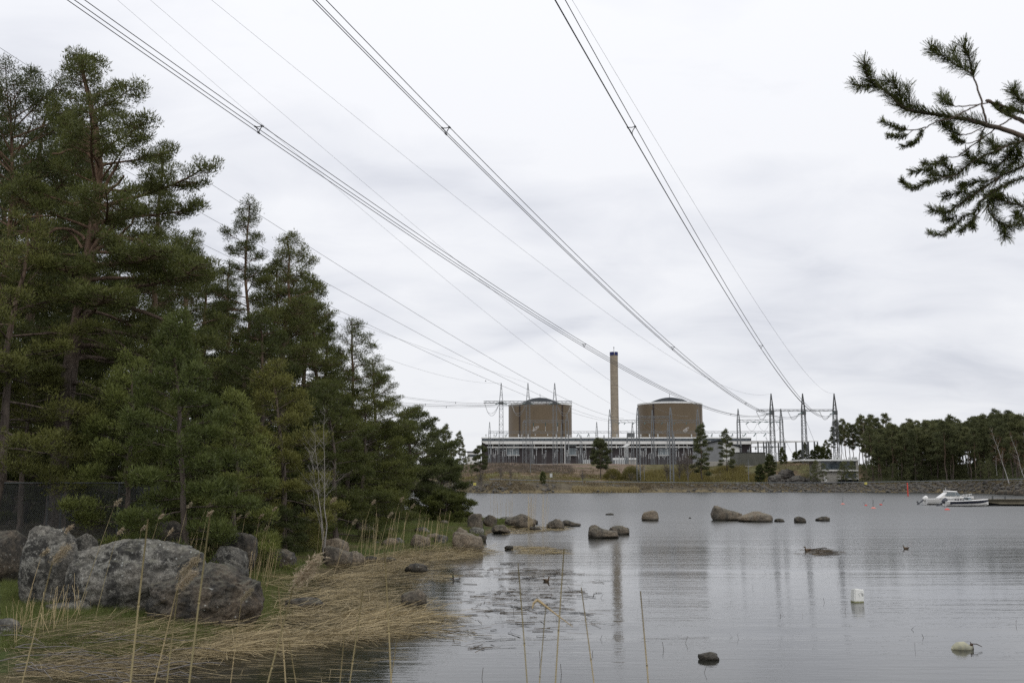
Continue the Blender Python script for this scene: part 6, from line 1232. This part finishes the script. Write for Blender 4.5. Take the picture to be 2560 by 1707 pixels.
# ================================================================== wire fence and cabin
YF = 31.0; xL, xR = at(-330, 1200, YF).x, at(297, 1205, YF).x; zt = at(297, 1207, YF).z; zb_ = gz(xR, YF) + .05
fe = tag(empty('wire_fence', (xR, YF, zb_)), 'dark chain-link fence with a pale top rail under the pines at the left', 'fence'); off = -fe.location; Hf = zt - zb_
mb = MB()
def mesh_panel(x0, y0, x1, y1, zb2, zt2, s=.062):
    L = math.hypot(x1 - x0, y1 - y0); h = zt2 - zb2; A, B = [], []; n = int((L + h) / s)
    for k in range(n):
        t0 = k * s
        for sg in (1, -1):
            u0, v0, u1, v1 = t0, 0.0, t0 - h, h
            if u0 > L: v0 = u0 - L; u0 = L
            if u1 < 0: v1 = h + u1; u1 = 0
            if sg < 0: u0, u1 = L - u0, L - u1
            A.append((x0 + (x1 - x0) * u0 / L, y0 + (y1 - y0) * u0 / L + .004 * sg, zb2 + v0)); B.append((x0 + (x1 - x0) * u1 / L, y0 + (y1 - y0) * u1 / L + .004 * sg, zb2 + v1))
    mb.bars(A, B, .006)
mesh_panel(xL, YF, xR, YF, zb_, zt - .04); mesh_panel(xR, YF, xR - .35, YF + 4.5, zb_, zt - .04)
o = mb.build('wire_mesh', M['steel_dark'], fe); o.location = off
mb = MB(); mb.tube([(xL, YF, zt), (xR, YF, zt)], .026, 8); o = mb.build('top_rail', M['steel_dark'], fe); o.location = off
mb = MB(); mb.tube([(xR, YF, zt), (xR - .35, YF + 4.5, zt)], .025, 8); o = mb.build('top_rail', M['steel'], fe); o.location = off
for x_, y_ in ((xR, YF), (at(155, 1200, YF).x, YF), (at(0, 1200, YF).x, YF), (at(-170, 1200, YF).x, YF), (xR - .35, YF + 4.5), (at(120, 1200, YF).x, YF + .03)):
    mb = MB(); mb.tube([(x_, y_ + .05, zb_ - .4), (x_, y_ + .05, zt + .02)], .03, 8); o = mb.build('post', M['steel_dark'], fe); o.location = off
YC = 62.0; cb2 = tag(empty('cabin', (at(60, 1150, YC).x, YC, gz(at(60, 1150, YC).x, YC))), 'dark wooden cabin with a pale window frame behind the tallest pine', 'cabin'); off = -cb2.location
xr, xl = at(112, 1100, YC).x, at(-260, 1100, YC).x; zg = cb2.location.z; ze = at(134, 1094, YC).z
mb = MB(); mb.box2((xl, YC, zg - .2), (xr, YC + 8, ze)); o = mb.build('wall', M['wood_old'], cb2); o.location = off
for k in range(24):
    x_ = xl + (xr - xl) * (k + .5) / 24; mb = MB(); mb.box2((x_ - .17, YC - .03, zg - .2), (x_ + .17, YC - .002, ze - .1)); o = mb.build('board', M['wood_old'], cb2); o.location = off
xm = at(30, 1000, YC).x; zr = at(40, 1040, YC).z; mb = MB()
for p0, p1 in (((xm - 8, ze), (xm, zr + .9)), ((xm, zr + .9), (at(136, 1095, YC).x, ze - .05))):
    V = [(p0[0], YC - .7, p0[1]), (p1[0], YC - .7, p1[1]), (p1[0], YC + 8.6, p1[1]), (p0[0], YC + 8.6, p0[1])]; V += [(x, y, z + .16) for x, y, z in V]; mb.add(V, [(3, 2, 1, 0), (4, 5, 6, 7), (0, 1, 5, 4), (1, 2, 6, 5), (2, 3, 7, 6), (3, 0, 4, 7)])
o = mb.build('roof', M['roof_dark'], cb2); o.location = off
mb = MB(); p0 = at(92, 1080, YC); p1 = at(105, 1158, YC); mb.box2((p0.x, YC - .10, p1.z), (p1.x, YC - .035, p0.z)); o = mb.build('corner_board', M['offwhite'], cb2); o.location = off
mb = MB(); p0 = at(10, 1110, YC); p1 = at(60, 1150, YC); mb.box2((p0.x, YC - .08, p1.z), (p1.x, YC - .032, p0.z)); o = mb.build('window', M['white'], cb2); o.location = off
mb = MB(); mb.box2((p0.x + .12, YC - .1, p1.z + .12), ((p0.x + p1.x) / 2 - .04, YC - .082, p0.z - .12)); mb.box2(((p0.x + p1.x) / 2 + .04, YC - .1, p1.z + .12), (p1.x - .12, YC - .082, p0.z - .12)); o2 = mb.build('pane', M['glass_dark'], o)

# ================================================================== boats, jetty, buoys
def boat(name, loc, rz, L, beam, fb, label, stripe, cabin, motorcol):
    e = tag(empty(name, loc, rz), label, 'motorboat', 'motorboats moored bow-in at the jetty'); n = 15; xs = np.linspace(-L / 2, L / 2, n)
    f = (xs + L / 2) / L; hw = beam / 2 * np.where(f < .5, .94 + .12 * f, np.maximum(0.012, 1 - ((f - .5) / .5) ** 2.4)); sheer = fb * (.80 + .32 * f ** 1.6); keel = -.22 + np.maximum(0, f - .72) ** 1.8 * 2.6 * fb * 1.9; keel = np.minimum(keel, sheer - .04); ch = keel + (sheer - keel) * .36
    V = []
    for i in range(n):
        k_ = (0, keel[i]); c_ = (hw[i] * .80, ch[i]); m_ = (hw[i] * .93, (ch[i] + sheer[i]) / 2); g_ = (hw[i], sheer[i]); row = [(-g_[0], g_[1]), (-m_[0], m_[1]), (-c_[0], c_[1]), (0, k_[1]), c_, m_, g_]; V += [(xs[i], y, z) for y, z in row]
    m7 = 7; mb = MB(); mb.add(V, [(m7 * i + j, m7 * i + j + 1, m7 * (i + 1) + j + 1, m7 * (i + 1) + j) for i in range(n - 1) for j in range(6)] + [tuple(range(6, -1, -1))]); mb.build('hull', M['hullwhite'], e, smooth=False)
    mb = MB()       # deck with an open cockpit well
    cut = int(n * (.52 if not cabin else .34)); dk = []
    for i in range(n): dk += [(xs[i], -hw[i] * .985, sheer[i] + .01), (xs[i], -hw[i] * .70, sheer[i] + .05), (xs[i], hw[i] * .70, sheer[i] + .05), (xs[i], hw[i] * .985, sheer[i] + .01)]
    fs = []
    for i in range(n - 1):
        fs += [(4 * i, 4 * i + 4, 4 * i + 5, 4 * i + 1), (4 * i + 2, 4 * i + 6, 4 * i + 7, 4 * i + 3)]
        if i >= cut: fs.append((4 * i + 1, 4 * i + 5, 4 * i + 6, 4 * i + 2))
    mb.add(dk, fs); mb.box2((-L / 2 + .05, -hw[0] * .7, .12), (xs[cut], hw[0] * .7, .18)); mb.build('deck', M['hullwhite'], e)
    if stripe:
        mb = MB(); V = []; i0 = 1
        for i in range(i0, n):
            t_ = (sheer[i] - ch[i]) * .14; zt_ = sheer[i] - t_; zb3 = sheer[i] - (sheer[i] - ch[i]) * (.62 + .2 * (i == 1)); w1 = hw[i] * .995 + .012; w2 = hw[i] * .925 + .012; V += [(xs[i], -w1, zt_), (xs[i], -w2 * (1.0), zb3)]
        k2 = len(V) // 2; mb.add(V, [(2 * i, 2 * i + 1, 2 * i + 3, 2 * i + 2) for i in range(k2 - 1)]); V2 = [(x, -y, z) for x, y, z in V]; mb.add(V2, [(2 * i, 2 * i + 2, 2 * i + 3, 2 * i + 1) for i in range(k2 - 1)]); mb.build('stripe', M['navy'], e)
    mb = MB(); rub = [(xs[i], -hw[i] - .01, sheer[i] - .01) for i in range(n)]; mb.tube(rub, .025, 5); mb.tube([(x, -y, z) for x, y, z in rub], .025, 5); mb.build('rubbing_strake', M['offwhite'] if cabin else M['hullwhite'], e)
    zc = sheer[n // 2] + .04
    if cabin:
        # wheelhouse: raked front, roof, side panes
        w2 = beam * .36; x0_, x1_, x2_, x3_ = -L * .20, -L * .06, L * .13, L * .25; zr_ = zc + .92
        V = [(x0_ - .25, -w2, zc), (x3_, -w2 * .8, zc), (x2_, -w2 * .86, zr_ - .06), (x1_ + .08, -w2 * .95, zr_)]; V += [(x, -y, z) for x, y, z in V]
        mb = MB(); mb.add(V, [(0, 1, 2, 3), (7, 6, 5, 4), (1, 5, 6, 2), (0, 3, 7, 4)]); mb.build('cabin_wall', M['hullwhite'], e)
        mb = MB(); mb.add([(x1_ - .12, -w2 - .05, zr_), (x2_ + .05, -w2 * .9 - .05, zr_ - .06), (x2_ + .05, w2 * .9 + .05, zr_ - .06), (x1_ - .12, w2 + .05, zr_)] + [(x1_ - .10, -w2 + .05, zr_ + .14), (x2_ - .08, -w2 * .8, zr_ + .05), (x2_ - .08, w2 * .8, zr_ + .05), (x1_ - .10, w2 - .05, zr_ + .14)], [(3, 2, 1, 0), (4, 5, 6, 7), (0, 1, 5, 4), (1, 2, 6, 5), (2, 3, 7, 6), (3, 0, 4, 7)]); mb.build('cabin_roof', M['hullwhite'], e)
        for sgn in (-1, 1):
            for (a0, a1, b0, b1) in ((-.13, -.01, -.07, -.005), (.0, .10, .005, .075), (.115, .20, .09, .135)):
                y_ = sgn * (w2 * .985 + .02); y2 = sgn * (w2 * .93 + .03); q_ = [(L * a0, y_, zc + .28), (L * a1, y_, zc + .26), (L * b1 + .02, y2, zc + .78), (L * b0, y2, zc + .80)]
                mb = MB(); q2 = [(x, y + sgn * .015, z) for x, y, z in q_]; mb.add(q_ + q2, [(4, 5, 6, 7), (0, 1, 5, 4), (1, 2, 6, 5), (2, 3, 7, 6), (3, 0, 4, 7)]); mb.build('window', M['glass_grey'], e)
        mb = MB(); mb.tube([(x1_, 0, zr_ + .1), (x1_ - .05, 0, zr_ + .45)], .03, 5); mb.build('mast', M['white'], e)
        mb = MB(); hr = sheer[-3] + .42
        for sgn in (-1, 1):
            P = [(L * .22, sgn * beam * .34, sheer[n // 2 + 3] + .05), (L * .32, sgn * beam * .30, sheer[-4] + .32), (L * .42, sgn * beam * .18, hr), (L * .475, 0, hr + .06)]; mb.tube(P, .022, 5)
            for q in (.33, .39, .44): i_ = np.interp(q, [.22, .32, .42, .475], [.34, .30, .18, .05]) * beam * sgn; mb.tube([(L * q + .05, i_, hr), (L * q - .12, i_ * 1.05, sheer[-3] + .03)], .018, 5)
        mb.build('bow_rail', M['white'], e)
    else:
        mb = MB(); x0_ = L * .02; V = [(x0_, -beam * .36, zc), (x0_ + .45, -beam * .28, zc), (x0_ + .62, 0, zc), (x0_ + .45, beam * .28, zc), (x0_, beam * .36, zc)]; V2 = [(x - .22, y * .92, z + .40) for x, y, z in V]; mb.add(V + V2, [(i, i + 1, 6 + i, 5 + i) for i in range(4)]); mb.build('windshield', M['glass_grey'], e)
        for sx_ in (-.06, -.18):
            for sy_ in (-.22, .22): mb = MB(); mb.box((L * sx_, beam * sy_, .42), (.42, .42, .14)); mb.box((L * sx_ - .2, beam * sy_, .68), (.1, .42, .5)); mb.build('seat', M['motor'], e)
        mb = MB(); ring = [(L * -.01, beam * -.22 + .17 * cos(a_), zc + .12 + .17 * sin(a_)) for a_ in np.linspace(0, 2 * pi, 13)]; mb.tube(ring, .02, 5); mb.build('steering_wheel', M['black'], e)
    # tilted outboard motor
    om = empty('outboard_motor', (-L / 2 - .12, 0, sheer[0] - .05)); om.parent = e; om.rotation_euler = (0, radians(52), 0)
    mb = MB(); prof = [(0, -.42), (.16, -.42), (.22, -.30), (.235, 0), (.21, .24), (.12, .34), (0, .36)]; mb.lathe(prof, (0, 0, .25), 12); V_ = mb.v[0]; V_[:, 0] *= 1.35; mb.build('cowl', M[motorcol], om, smooth=True)
    mb = MB(); mb.tube([(0, 0, -.1), (0, 0, -.5), (-.02, 0, -.85), (-.02, 0, -1.02)], [.12, .10, .07, .09], 8); mb.lathe([(0, -.3), (.07, -.22), (.085, .05), (.05, .2), (0, .24)], (-.08, 0, -.98), 8, 'x'); mb.box((-.05, 0, -1.12), (.18, .03, .22)); mb.build('leg', M['motor'], om)
    mb = MB()
    for a_ in range(3): mb.box((-.36, .10 * cos(a_ * 2.09), -.98 + .10 * sin(a_ * 2.09)), (.03, .14, .09), tilt=Matrix.Rotation(a_ * 2.09, 4, 'X'))
    mb.build('propeller', M['black'], om)
    return e
wl = onz(2412, 1264.5); Lf = 104 / F * wl.y * 1.01
boat('motorboat', (wl.x + .25, wl.y, 0), radians(-4), Lf, 2.1, .80, 'open white runabout with a dark navy stripe, nearer of the two boats', True, False, 'motor')
wl2 = onz(2394, 1262.2); boat('motorboat', (wl2.x + .2, wl2.y + 3.0, 0), radians(-5), Lf * 1.18, 2.4, 1.0, 'white cabin boat with a wheelhouse and bow rail, behind the striped boat', False, True, 'hullwhite')
j0 = onz(2472, 1263.5); j1 = onz(2700, 1268, 0); jt = tag(empty('jetty', tuple(j0)), 'mossy old concrete jetty at the right edge with two mooring posts', 'jetty'); off = -jt.location
mb = MB(); w_ = 3.2; zt_ = at(2480, 1247.5, j0.y).z; zb3 = .22
V = [(j0.x - .55, j0.y + .3, zt_), (j0.x + 13, j0.y - 2.0, zt_ + .02), (j0.x + 13, j0.y + w_, zt_ + .02), (j0.x - .4, j0.y + w_ + 1, zt_), (j0.x - .2, j0.y + .5, zb3 + .25), (j0.x + 1.6, j0.y, zb3), (j0.x + 13, j0.y - 1.8, zb3), (j0.x + 13, j0.y + w_, zb3), (j0.x - .1, j0.y + w_ + 1, zb3)]
mb.add(V, [(0, 1, 2, 3), (0, 4, 5, 6, 1), (1, 6, 7, 2), (3, 2, 7, 8), (0, 3, 8, 4), (4, 8, 7, 6, 5)]); o = mb.build('deck', M['jetty'], jt); o.location = off
mb = MB(); mb.box2((j0.x + .9, j0.y + .5, -.8), (j0.x + 12.8, j0.y + w_ - .3, zb3 - .01)); o = mb.build('footing', M['black'], jt); o.location = off
for px in (2481.5, 2513):
    p0 = at(px, 1247, j0.y + .9); mb = MB(); mb.tube([(p0.x, j0.y + .9, zt_ - .1), (p0.x, j0.y + .9, zt_ + .40)], .085, 8); mb.box((p0.x, j0.y + .9, zt_ + .34), (.30, .05, .04)); o = mb.build('mooring_post', M['steel_dark'], jt); o.location = off
BG2 = 'red mooring buoys in front of the boats'
for px, py, w_, mt, rod, tl, lab in ((2107, 1260, 10.5, 'pink', 14, 0, 'leftmost pale red mooring buoy with an upright rod'), (2164, 1263.5, 9, 'red', 6, -.5, 'small tilted red buoy, second from the left'), (2183.5, 1270.5, 13, 'pink', 18, 0, 'pale pink buoy with the tallest upright rod'), (2203, 1262, 9.5, 'red', 14, .55, 'tilted red buoy with a slanting rod'), (2368, 1274, 14, 'red', 0, 0, 'plain red buoy in front of the boats, without a rod')):
    c = onz(px, py); r = w_ / 2 / F * c.y; e = tag(empty('mooring_buoy', tuple(c)), lab, 'buoy', BG2); e.rotation_euler = (0, tl, 0); e.scale = (1, 1, 1)
    mb = MB(); mb.lathe([(0, -r * .5), (r * .6, -r * .45), (r, -.02), (r, r * .10), (r * .55, r * .38), (r * .2, r * .55), (0, r * .56)], n=20); mb.build('float', M[mt], e)
    if rod:
        h_ = rod / F * c.y; s2 = .05; mb = MB(); mb.tube([(-s2, 0, r * .5), (-s2, 0, r * .5 + h_), (s2, 0, r * .5 + h_), (s2, 0, r * .5)], .016, 5); mb.build('rod', M['steel_dark'], e)
c = onz(2270, 1239.5); mb = MB(); r = .15; h_ = at(2270, 1206.5, c.y).z; mb.lathe([(r, -1), (r, h_ * .55), (r * .9, h_ * .97), (r * .5, h_), (0, h_)], tuple(c), 14); tag(mb.build('spar_buoy', M['red']), 'tall thin red spar marker standing in the water before the far bank', 'spar buoy')

# ---- white canister float, old fender float
c = onz(2143, 1504); s_ = c.y / F; w_, h_ = 27 * s_, 31 * s_; e = tag(empty('plastic_canister', (c.x, c.y, 0)), 'white plastic canister floating upright and tilted in the bay', 'canister'); e.rotation_euler = (radians(-6), radians(8), radians(12))
bm = bmesh.new(); bmesh.ops.create_cube(bm, size=1); 
for v in bm.verts: v.co = Vector((v.co.x * w_ * (1 - .06 * (v.co.z > 0)), v.co.y * w_ * .75, v.co.z * (h_ + .16) + (h_ - .16) / 2))
bmesh.ops.bevel(bm, geom=bm.edges[:], offset=.025, segments=3, affect='EDGES'); me = bpy.data.meshes.new('body'); bm.to_mesh(me); bm.free()
m, t = newmat('translucent_white_plastic'); N = NT(t); g = N.n('ShaderNodeNewGeometry').outputs['Position']; sx = N.n('ShaderNodeSeparateXYZ'); N.l(g, sx.inputs[0]); nz = N.noise(g, 25, 4)
cc = N.mix(N.ramp(N.m('ADD', sx.outputs[2], N.m('MULTIPLY', nz, .05)), [(.035, 1.), (.075, 0.)]), (.74, .74, .70), (.22, .22, .10)); N.bsdf(cc, .35, .5); M['canister'] = m
me.materials.append(m); 
for p_ in me.polygons: p_.use_smooth = False
link('body', me, e); mb = MB(); mb.tube([(w_ * .05 + .0, -w_ * .385, h_ * .35), (-w_ * .12, -w_ * .385, h_ * .62), (w_ * .0, -w_ * .385, h_ * .72), (w_ * .28, -w_ * .385, h_ * .72), (w_ * .30, -w_ * .385, h_ * .45)], .004, 5); mb.build('moulded_ridge', M['porcelain'], e)
mb = MB(); mb.tube([(w_ * .22, -w_ * .385, h_ * .5), (w_ * .20, -w_ * .39, h_ * .66), (w_ * .33, -w_ * .39, h_ * .66), (w_ * .34, -w_ * .385, h_ * .5)], .005, 5); mb.build('handle', M['motor'], e)
c = onz(2405, 1622); s_ = c.y / F; e = tag(empty('fender_float', (c.x, c.y, 0)), 'weathered pear-shaped float with a dark rope knot and stick, lower right', 'float'); mb = MB()
mb.tube([(-26 * s_, 0, .00), (-22 * s_, 0, .01), (-10 * s_, 0, .035), (4 * s_, 0, .035), (15 * s_, 0, .01), (22 * s_, 0, .03), (26 * s_, 0, .05)], [.01, 6 * s_, 12.5 * s_, 14 * s_, 11 * s_, 6 * s_, 3 * s_], 16); mb.build('body', pmat('weathered_cream_plastic', (.42, .40, .27), (.27, .27, .22), 9, .6), e, smooth=True)
mb = MB(); mb.tube([(20 * s_, 0, .05), (23 * s_, -.01, .09), (21 * s_, 0, .13)], [.03, .024, .01], 7); mb.tube([(17 * s_, 0, .06), (25 * s_, .01, .07), (27 * s_, 0, -.03)], [.02, .03, .02], 7); mb.build('rope_knot', M['wood_old'], e)
mb = MB(); mb.tube([(22 * s_, 0, .10), (36 * s_, 0, .095), (49 * s_, 0, .045)], [.009, .010, .006], 6); mb.build('stick', M['wood_old'], e)

# ---- ducks and birds
def duck(px, py, face, label, drake, s=1.0):
    c = onz(px, py); e = tag(empty('duck', (c.x, c.y, 0), face), label, 'duck', 'ducks on the bay'); e.scale = (s, s, s)
    P = [(-.20, 0, .10), (-.17, 0, .085), (-.10, 0, .055), (0, 0, .04), (.08, 0, .05), (.115, 0, .085), (.12, 0, .13), (.125, 0, .165), (.145, 0, .19), (.165, 0, .19), (.182, 0, .178)]; R = [.006, .028, .062, .078, .068, .048, .028, .026, .036, .032, .014]
    mb = MB(); mb.tube(P, R, 12); mb.build('body', duckm[drake], e, smooth=True); mb = MB(); mb.tube([(.178, 0, .18), (.20, 0, .172), (.222, 0, .168)], [.013, .011, .008], 8); v = mb.v[0]; v[:, 1] *= 1.3; mb.build('bill', M['yellow'] if drake else M['wood_old'], e, smooth=True)
    for sg in (-1, 1): mb = MB(); mb.tube([(-.17, sg * .02, .095), (-.08, sg * .065, .075), (.05, sg * .062, .07)], [.008, .030, .020], 8); mb.build('wing', M['steel'] if drake else M['wood_old'], e, smooth=True)
    return e
def duck_mat(dr):
    m, t = newmat('drake_plumage' if dr else 'brown_duck_plumage'); N = NT(t); g = N.n('ShaderNodeTexCoord').outputs['Object']; sx = N.n('ShaderNodeSeparateXYZ'); N.l(g, sx.inputs[0])
    if dr: cc = N.mix(N.ramp(sx.outputs[2], [(.125, 0.), (.135, 1.)]), N.mix(N.ramp(N.m('ADD', sx.outputs[0], .2), [(.05, 0.), (.07, 1.), (.26, 1.), (.29, .0)]), (.05, .03, .025), (.36, .36, .35)), (.012, .035, .02))
    else: cc = N.ramp(N.noise(g, 40, 4), [(.35, (.05, .035, .02)), (.65, (.20, .14, .09))])
    N.bsdf(cc, .6, .3); return m
duckm = {True: duck_mat(True), False: duck_mat(False)}
duck(1140, 1450, radians(170), 'drake mallard with a dark head swimming beside the straw', True, .72); duck(1366, 1453, radians(-40), 'brown duck swimming behind the near reed stems', False, .72); duck(2265, 1372, radians(180), 'tiny dark duck far out on the right of the bay', False, .8)
duck(2019, 1377, radians(200), 'dark waterbird sitting on the clump of floating debris', False, 1.0)
c = at(1214, 953, 250); e = tag(empty('bird', tuple(c)), 'tiny dark bird in the sky left of the left portal pylon', 'bird'); mb = MB(); mb.tube([(-.2, 0, 0), (0, 0, .02), (.22, 0, .01)], [.02, .09, .03], 6); mb.build('body', M['black'], e)
for sg in (-1, 1): mb = MB(); mb.add([(0, 0, .03), (.12, 0, .03), (.05, sg * .45, .22), (-.08, sg * .42, .2)], [(0, 1, 2, 3)]); mb.build('wing', M['black'], e)

# ================================================================== overhanging pine branch, upper right
BR = [  # polyline in crop pixels, radius start, end, depth offset, needles: (from fraction, length, density)
 ([(1560, 860), (1352, 762), (1220, 715), (1100, 682), (980, 650), (850, 628), (700, 605), (600, 590), (520, 560), (470, 500), (400, 440), (320, 400), (290, 340), (270, 260)], .022, .004, 0, (.50, .055, 1.5)),
 ([(400, 440), (320, 420), (250, 425), (200, 415)], .004, .002, .02, (0, .05, 1.1)), ([(540, 560), (505, 460), (470, 390), (400, 380)], .004, .002, -.05, (0, .055, 1.3)), ([(600, 590), (570, 500), (560, 420)], .004, .002, .06, (.0, .05, 1.0)),
 ([(1100, 682), (1070, 560), (1040, 440), (1000, 330), (985, 240), (940, 150)], .008, .003, -.1, (.58, .055, 1.3)), ([(1000, 330), (920, 295), (840, 240), (760, 195), (725, 165)], .004, .002, -.1, (.05, .055, 1.4)), ([(940, 300), (880, 220), (860, 170)], .003, .002, -.05, (.2, .05, 1.0)),
 ([(1110, 535), (1050, 545), (960, 555), (880, 560), (820, 530), (790, 490)], .005, .003, .1, (.62, .05, 1.8)), ([(1050, 545), (960, 585), (860, 640), (760, 660), (690, 700), (600, 720), (520, 715), (430, 680), (390, 655)], .006, .002, -.15, (.72, .026, 1.8)),
 ([(690, 700), (650, 740), (640, 790), (580, 815), (530, 830)], .003, .002, -.15, (.25, .024, 2.0)), ([(600, 720), (560, 755), (490, 765), (430, 758)], .003, .002, -.12, (.2, .024, 2.0)),
 ([(1080, 512), (1130, 530), (1180, 580), (1260, 620), (1352, 660), (1480, 730)], .010, .014, .25, (9, .05, 1)), ([(1260, 620), (1230, 600), (1180, 560), (1160, 550)], .004, .002, .2, (0, .03, 1.5)), ([(1480, 600), (1352, 540), (1300, 490), (1275, 440)], .006, .003, .15, (.15, .055, 1.6)), ([(1352, 590), (1280, 580), (1240, 590)], .004, .002, .1, (0, .045, 1.5)),
 ([(1100, 682), (1060, 740), (1050, 800), (1045, 890)], .006, .003, 0, (.3, .03, .8)), ([(1070, 700), (1000, 740), (940, 748), (880, 735), (850, 700), (800, 680)], .005, .002, .1, (.45, .045, 2.0)), ([(1270, 640), (1180, 690), (1080, 770), (980, 810), (900, 795), (870, 770)], .006, .002, .05, (.65, .03, 2.0)),
 ([(1080, 770), (960, 850), (900, 900), (830, 905), (760, 940), (720, 985), (650, 990), (590, 1005)], .005, .002, -.05, (.45, .032, 1.6)), ([(760, 940), (700, 955), (670, 940)], .003, .002, 0, (0, .03, 1.6)),
 ([(1500, 750), (1352, 790), (1250, 820), (1180, 850), (1060, 900), (960, 960), (900, 1020), (820, 1040), (760, 1020), (720, 1010)], .010, .003, .1, (.30, .042, 1.5)), ([(900, 1020), (760, 1050), (670, 1080), (600, 1112), (545, 1090), (520, 1055)], .004, .002, -.1, (.3, .026, 2.2)), ([(880, 1010), (820, 960), (800, 940)], .003, .002, 0, (0, .04, 1.5)),
 ([(1500, 870), (1352, 960), (1200, 1030), (1080, 1110), (1000, 1160), (900, 1230), (830, 1280), (760, 1260), (720, 1255)], .009, .003, .05, (.45, .038, 1.7)), ([(1000, 1160), (920, 1130), (850, 1160), (800, 1170)], .004, .002, .1, (.1, .035, 1.7)),
 ([(1500, 1030), (1352, 1040), (1250, 1075), (1150, 1130), (1060, 1190), (1040, 1260), (950, 1300), (880, 1360), (830, 1410), (780, 1430), (710, 1410)], .008, .002, -.1, (.50, .026, 1.6)), ([(1100, 1150), (1110, 1260), (1180, 1340), (1250, 1370), (1352, 1345), (1450, 1330)], .005, .004, 0, (.1, .05, 1.4)), ([(1180, 1340), (1220, 1400), (1230, 1440)], .003, .002, 0, (0, .05, 1.2)),
 ([(1060, 1250), (1010, 1320), (960, 1370), (920, 1400)], .003, .002, -.1, (.3, .028, 1.9)), ([(1060, 1260), (1000, 1340), (1010, 1380)], .003, .002, -.1, (.3, .026, 1.6)), ([(1200, 1030), (1120, 1060), (1010, 1070), (950, 1100), (920, 1100)], .004, .002, .1, (.2, .034, 1.7)), ([(1180, 850), (1150, 830), (1120, 800)], .004, .002, .1, (0, .055, 1.6)),
 ([(1250, 1075), (1200, 1150), (1180, 1180), (1120, 1160)], .004, .002, .1, (.2, .035, 1.8)), ([(1352, 1160), (1400, 1150)], .003, .002, 0, (0, .03, 1)), ([(1280, 840), (1240, 900), (1180, 960), (1100, 950), (1010, 930), (960, 880)], .005, .002, .15, (.0, .045, 1.8)), ([(1352, 900), (1250, 950), (1180, 1010), (1120, 980)], .004, .002, .2, (.2, .042, 1.6)), ([(1180, 1030), (1130, 1120), (1140, 1200), (1160, 1250)], .004, .002, .1, (.3, .04, 1.3)), ([(1290, 820), (1330, 860), (1300, 930)], .004, .002, .1, (0, .045, 1.6)),
 ([(900, 1290), (840, 1330), (800, 1320)], .003, .002, 0, (0, .028, 1.8)), ([(1352, 1330), (1320, 1300), (1290, 1290)], .003, .002, 0, (0, .035, 1.5))]
YB2 = 4.0; root = Vector((3.1, 4.6, 0)); bp = tag(empty('overhanging_pine', tuple(root)), 'pine whose dark needled branch hangs into the picture at the upper right', 'tree'); off = -bp.location
mb = MB(); zb4 = at(2637, 378, YB2); mb.tube([(3.1, 4.6, -.6), (3.12, 4.6, 3), (3.16, 4.55, 6), (3.2, 4.6, 9)], [.16, .13, .10, .04], 12); o = mb.build('trunk', M['bark'], bp, smooth=True); o.location = off
br = MB(); nd = MB(); C_all, D_all, L_all = [], [], []
for bi, (pts, r0, r1, dy_, (nf, nl_, den)) in enumerate(BR):
    P = np.array([tuple(at(2060 + a_ / 2.704, 60 + b_ / 2.704, YB2 + dy_ + .06 * sin(i * 1.3 + bi))) for i, (a_, b_) in enumerate(pts)])
    if bi in (0, 11, 20, 23, 25, 13, 26): P = np.concatenate([[[3.13, 4.58, P[0][2] - .15]], P]); nf = nf + (1 - nf) * (.25 if nf < 1 else 0)
    tt = np.linspace(0, 1, len(P)); m_ = len(P) * 4; ts = np.linspace(0, 1, m_); Q = np.stack([np.interp(ts, tt, P[:, k]) for k in range(3)], 1)
    ker = np.array([.25, .5, .25]); Q[1:-1] = Q[:-2] * .25 + Q[1:-1] * .5 + Q[2:] * .25; Q[1:-1] += RNG.normal(0, .0012, Q[1:-1].shape); br.tube(Q, np.interp(ts, [0, 1], [r0 * .55, r1 * .8]), 6)
    seg = np.linalg.norm(np.diff(Q, axis=0), axis=1); cum = np.concatenate([[0], np.cumsum(seg)]); tot = cum[-1]; a0 = nf * tot
    if nf < 1:
        n = int((tot - a0) * 1250 * den * .95); d_ = RNG.uniform(a0, tot, n); C = np.stack([np.interp(d_, cum, Q[:, k]) for k in range(3)], 1); C2 = np.stack([np.interp(np.minimum(d_ + .02, tot + .001), cum, Q[:, k]) for k in range(3)], 1)
        T = C2 - C; bad = np.linalg.norm(T, axis=1) < 1e-4; T[bad] = Q[-1] - Q[-3]; T /= np.linalg.norm(T, axis=1)[:, None]; R = RNG.normal(size=(n, 3)); R -= (R * T).sum(1)[:, None] * T; R /= np.linalg.norm(R, axis=1)[:, None]
        D = T * RNG.uniform(.55, 1.1, n)[:, None] + R * RNG.uniform(.45, 1.0, n)[:, None] + (0, 0, .06); C_all.append(C); D_all.append(D); L_all.append(nl_ * RNG.uniform(.6, 1.15, n))
C, D, L = np.concatenate(C_all), np.concatenate(D_all), np.concatenate(L_all); D /= np.linalg.norm(D, axis=1)[:, None]
nd.quads(C, C + D * L[:, None], .0021, np.clip(RNG.normal(.4, .25, len(C)), 0, 1))
o = br.build('branch', M['bark_far'], bp, smooth=True); o.location = off; o = nd.build('needles', M['needle'], bp); o.location = off
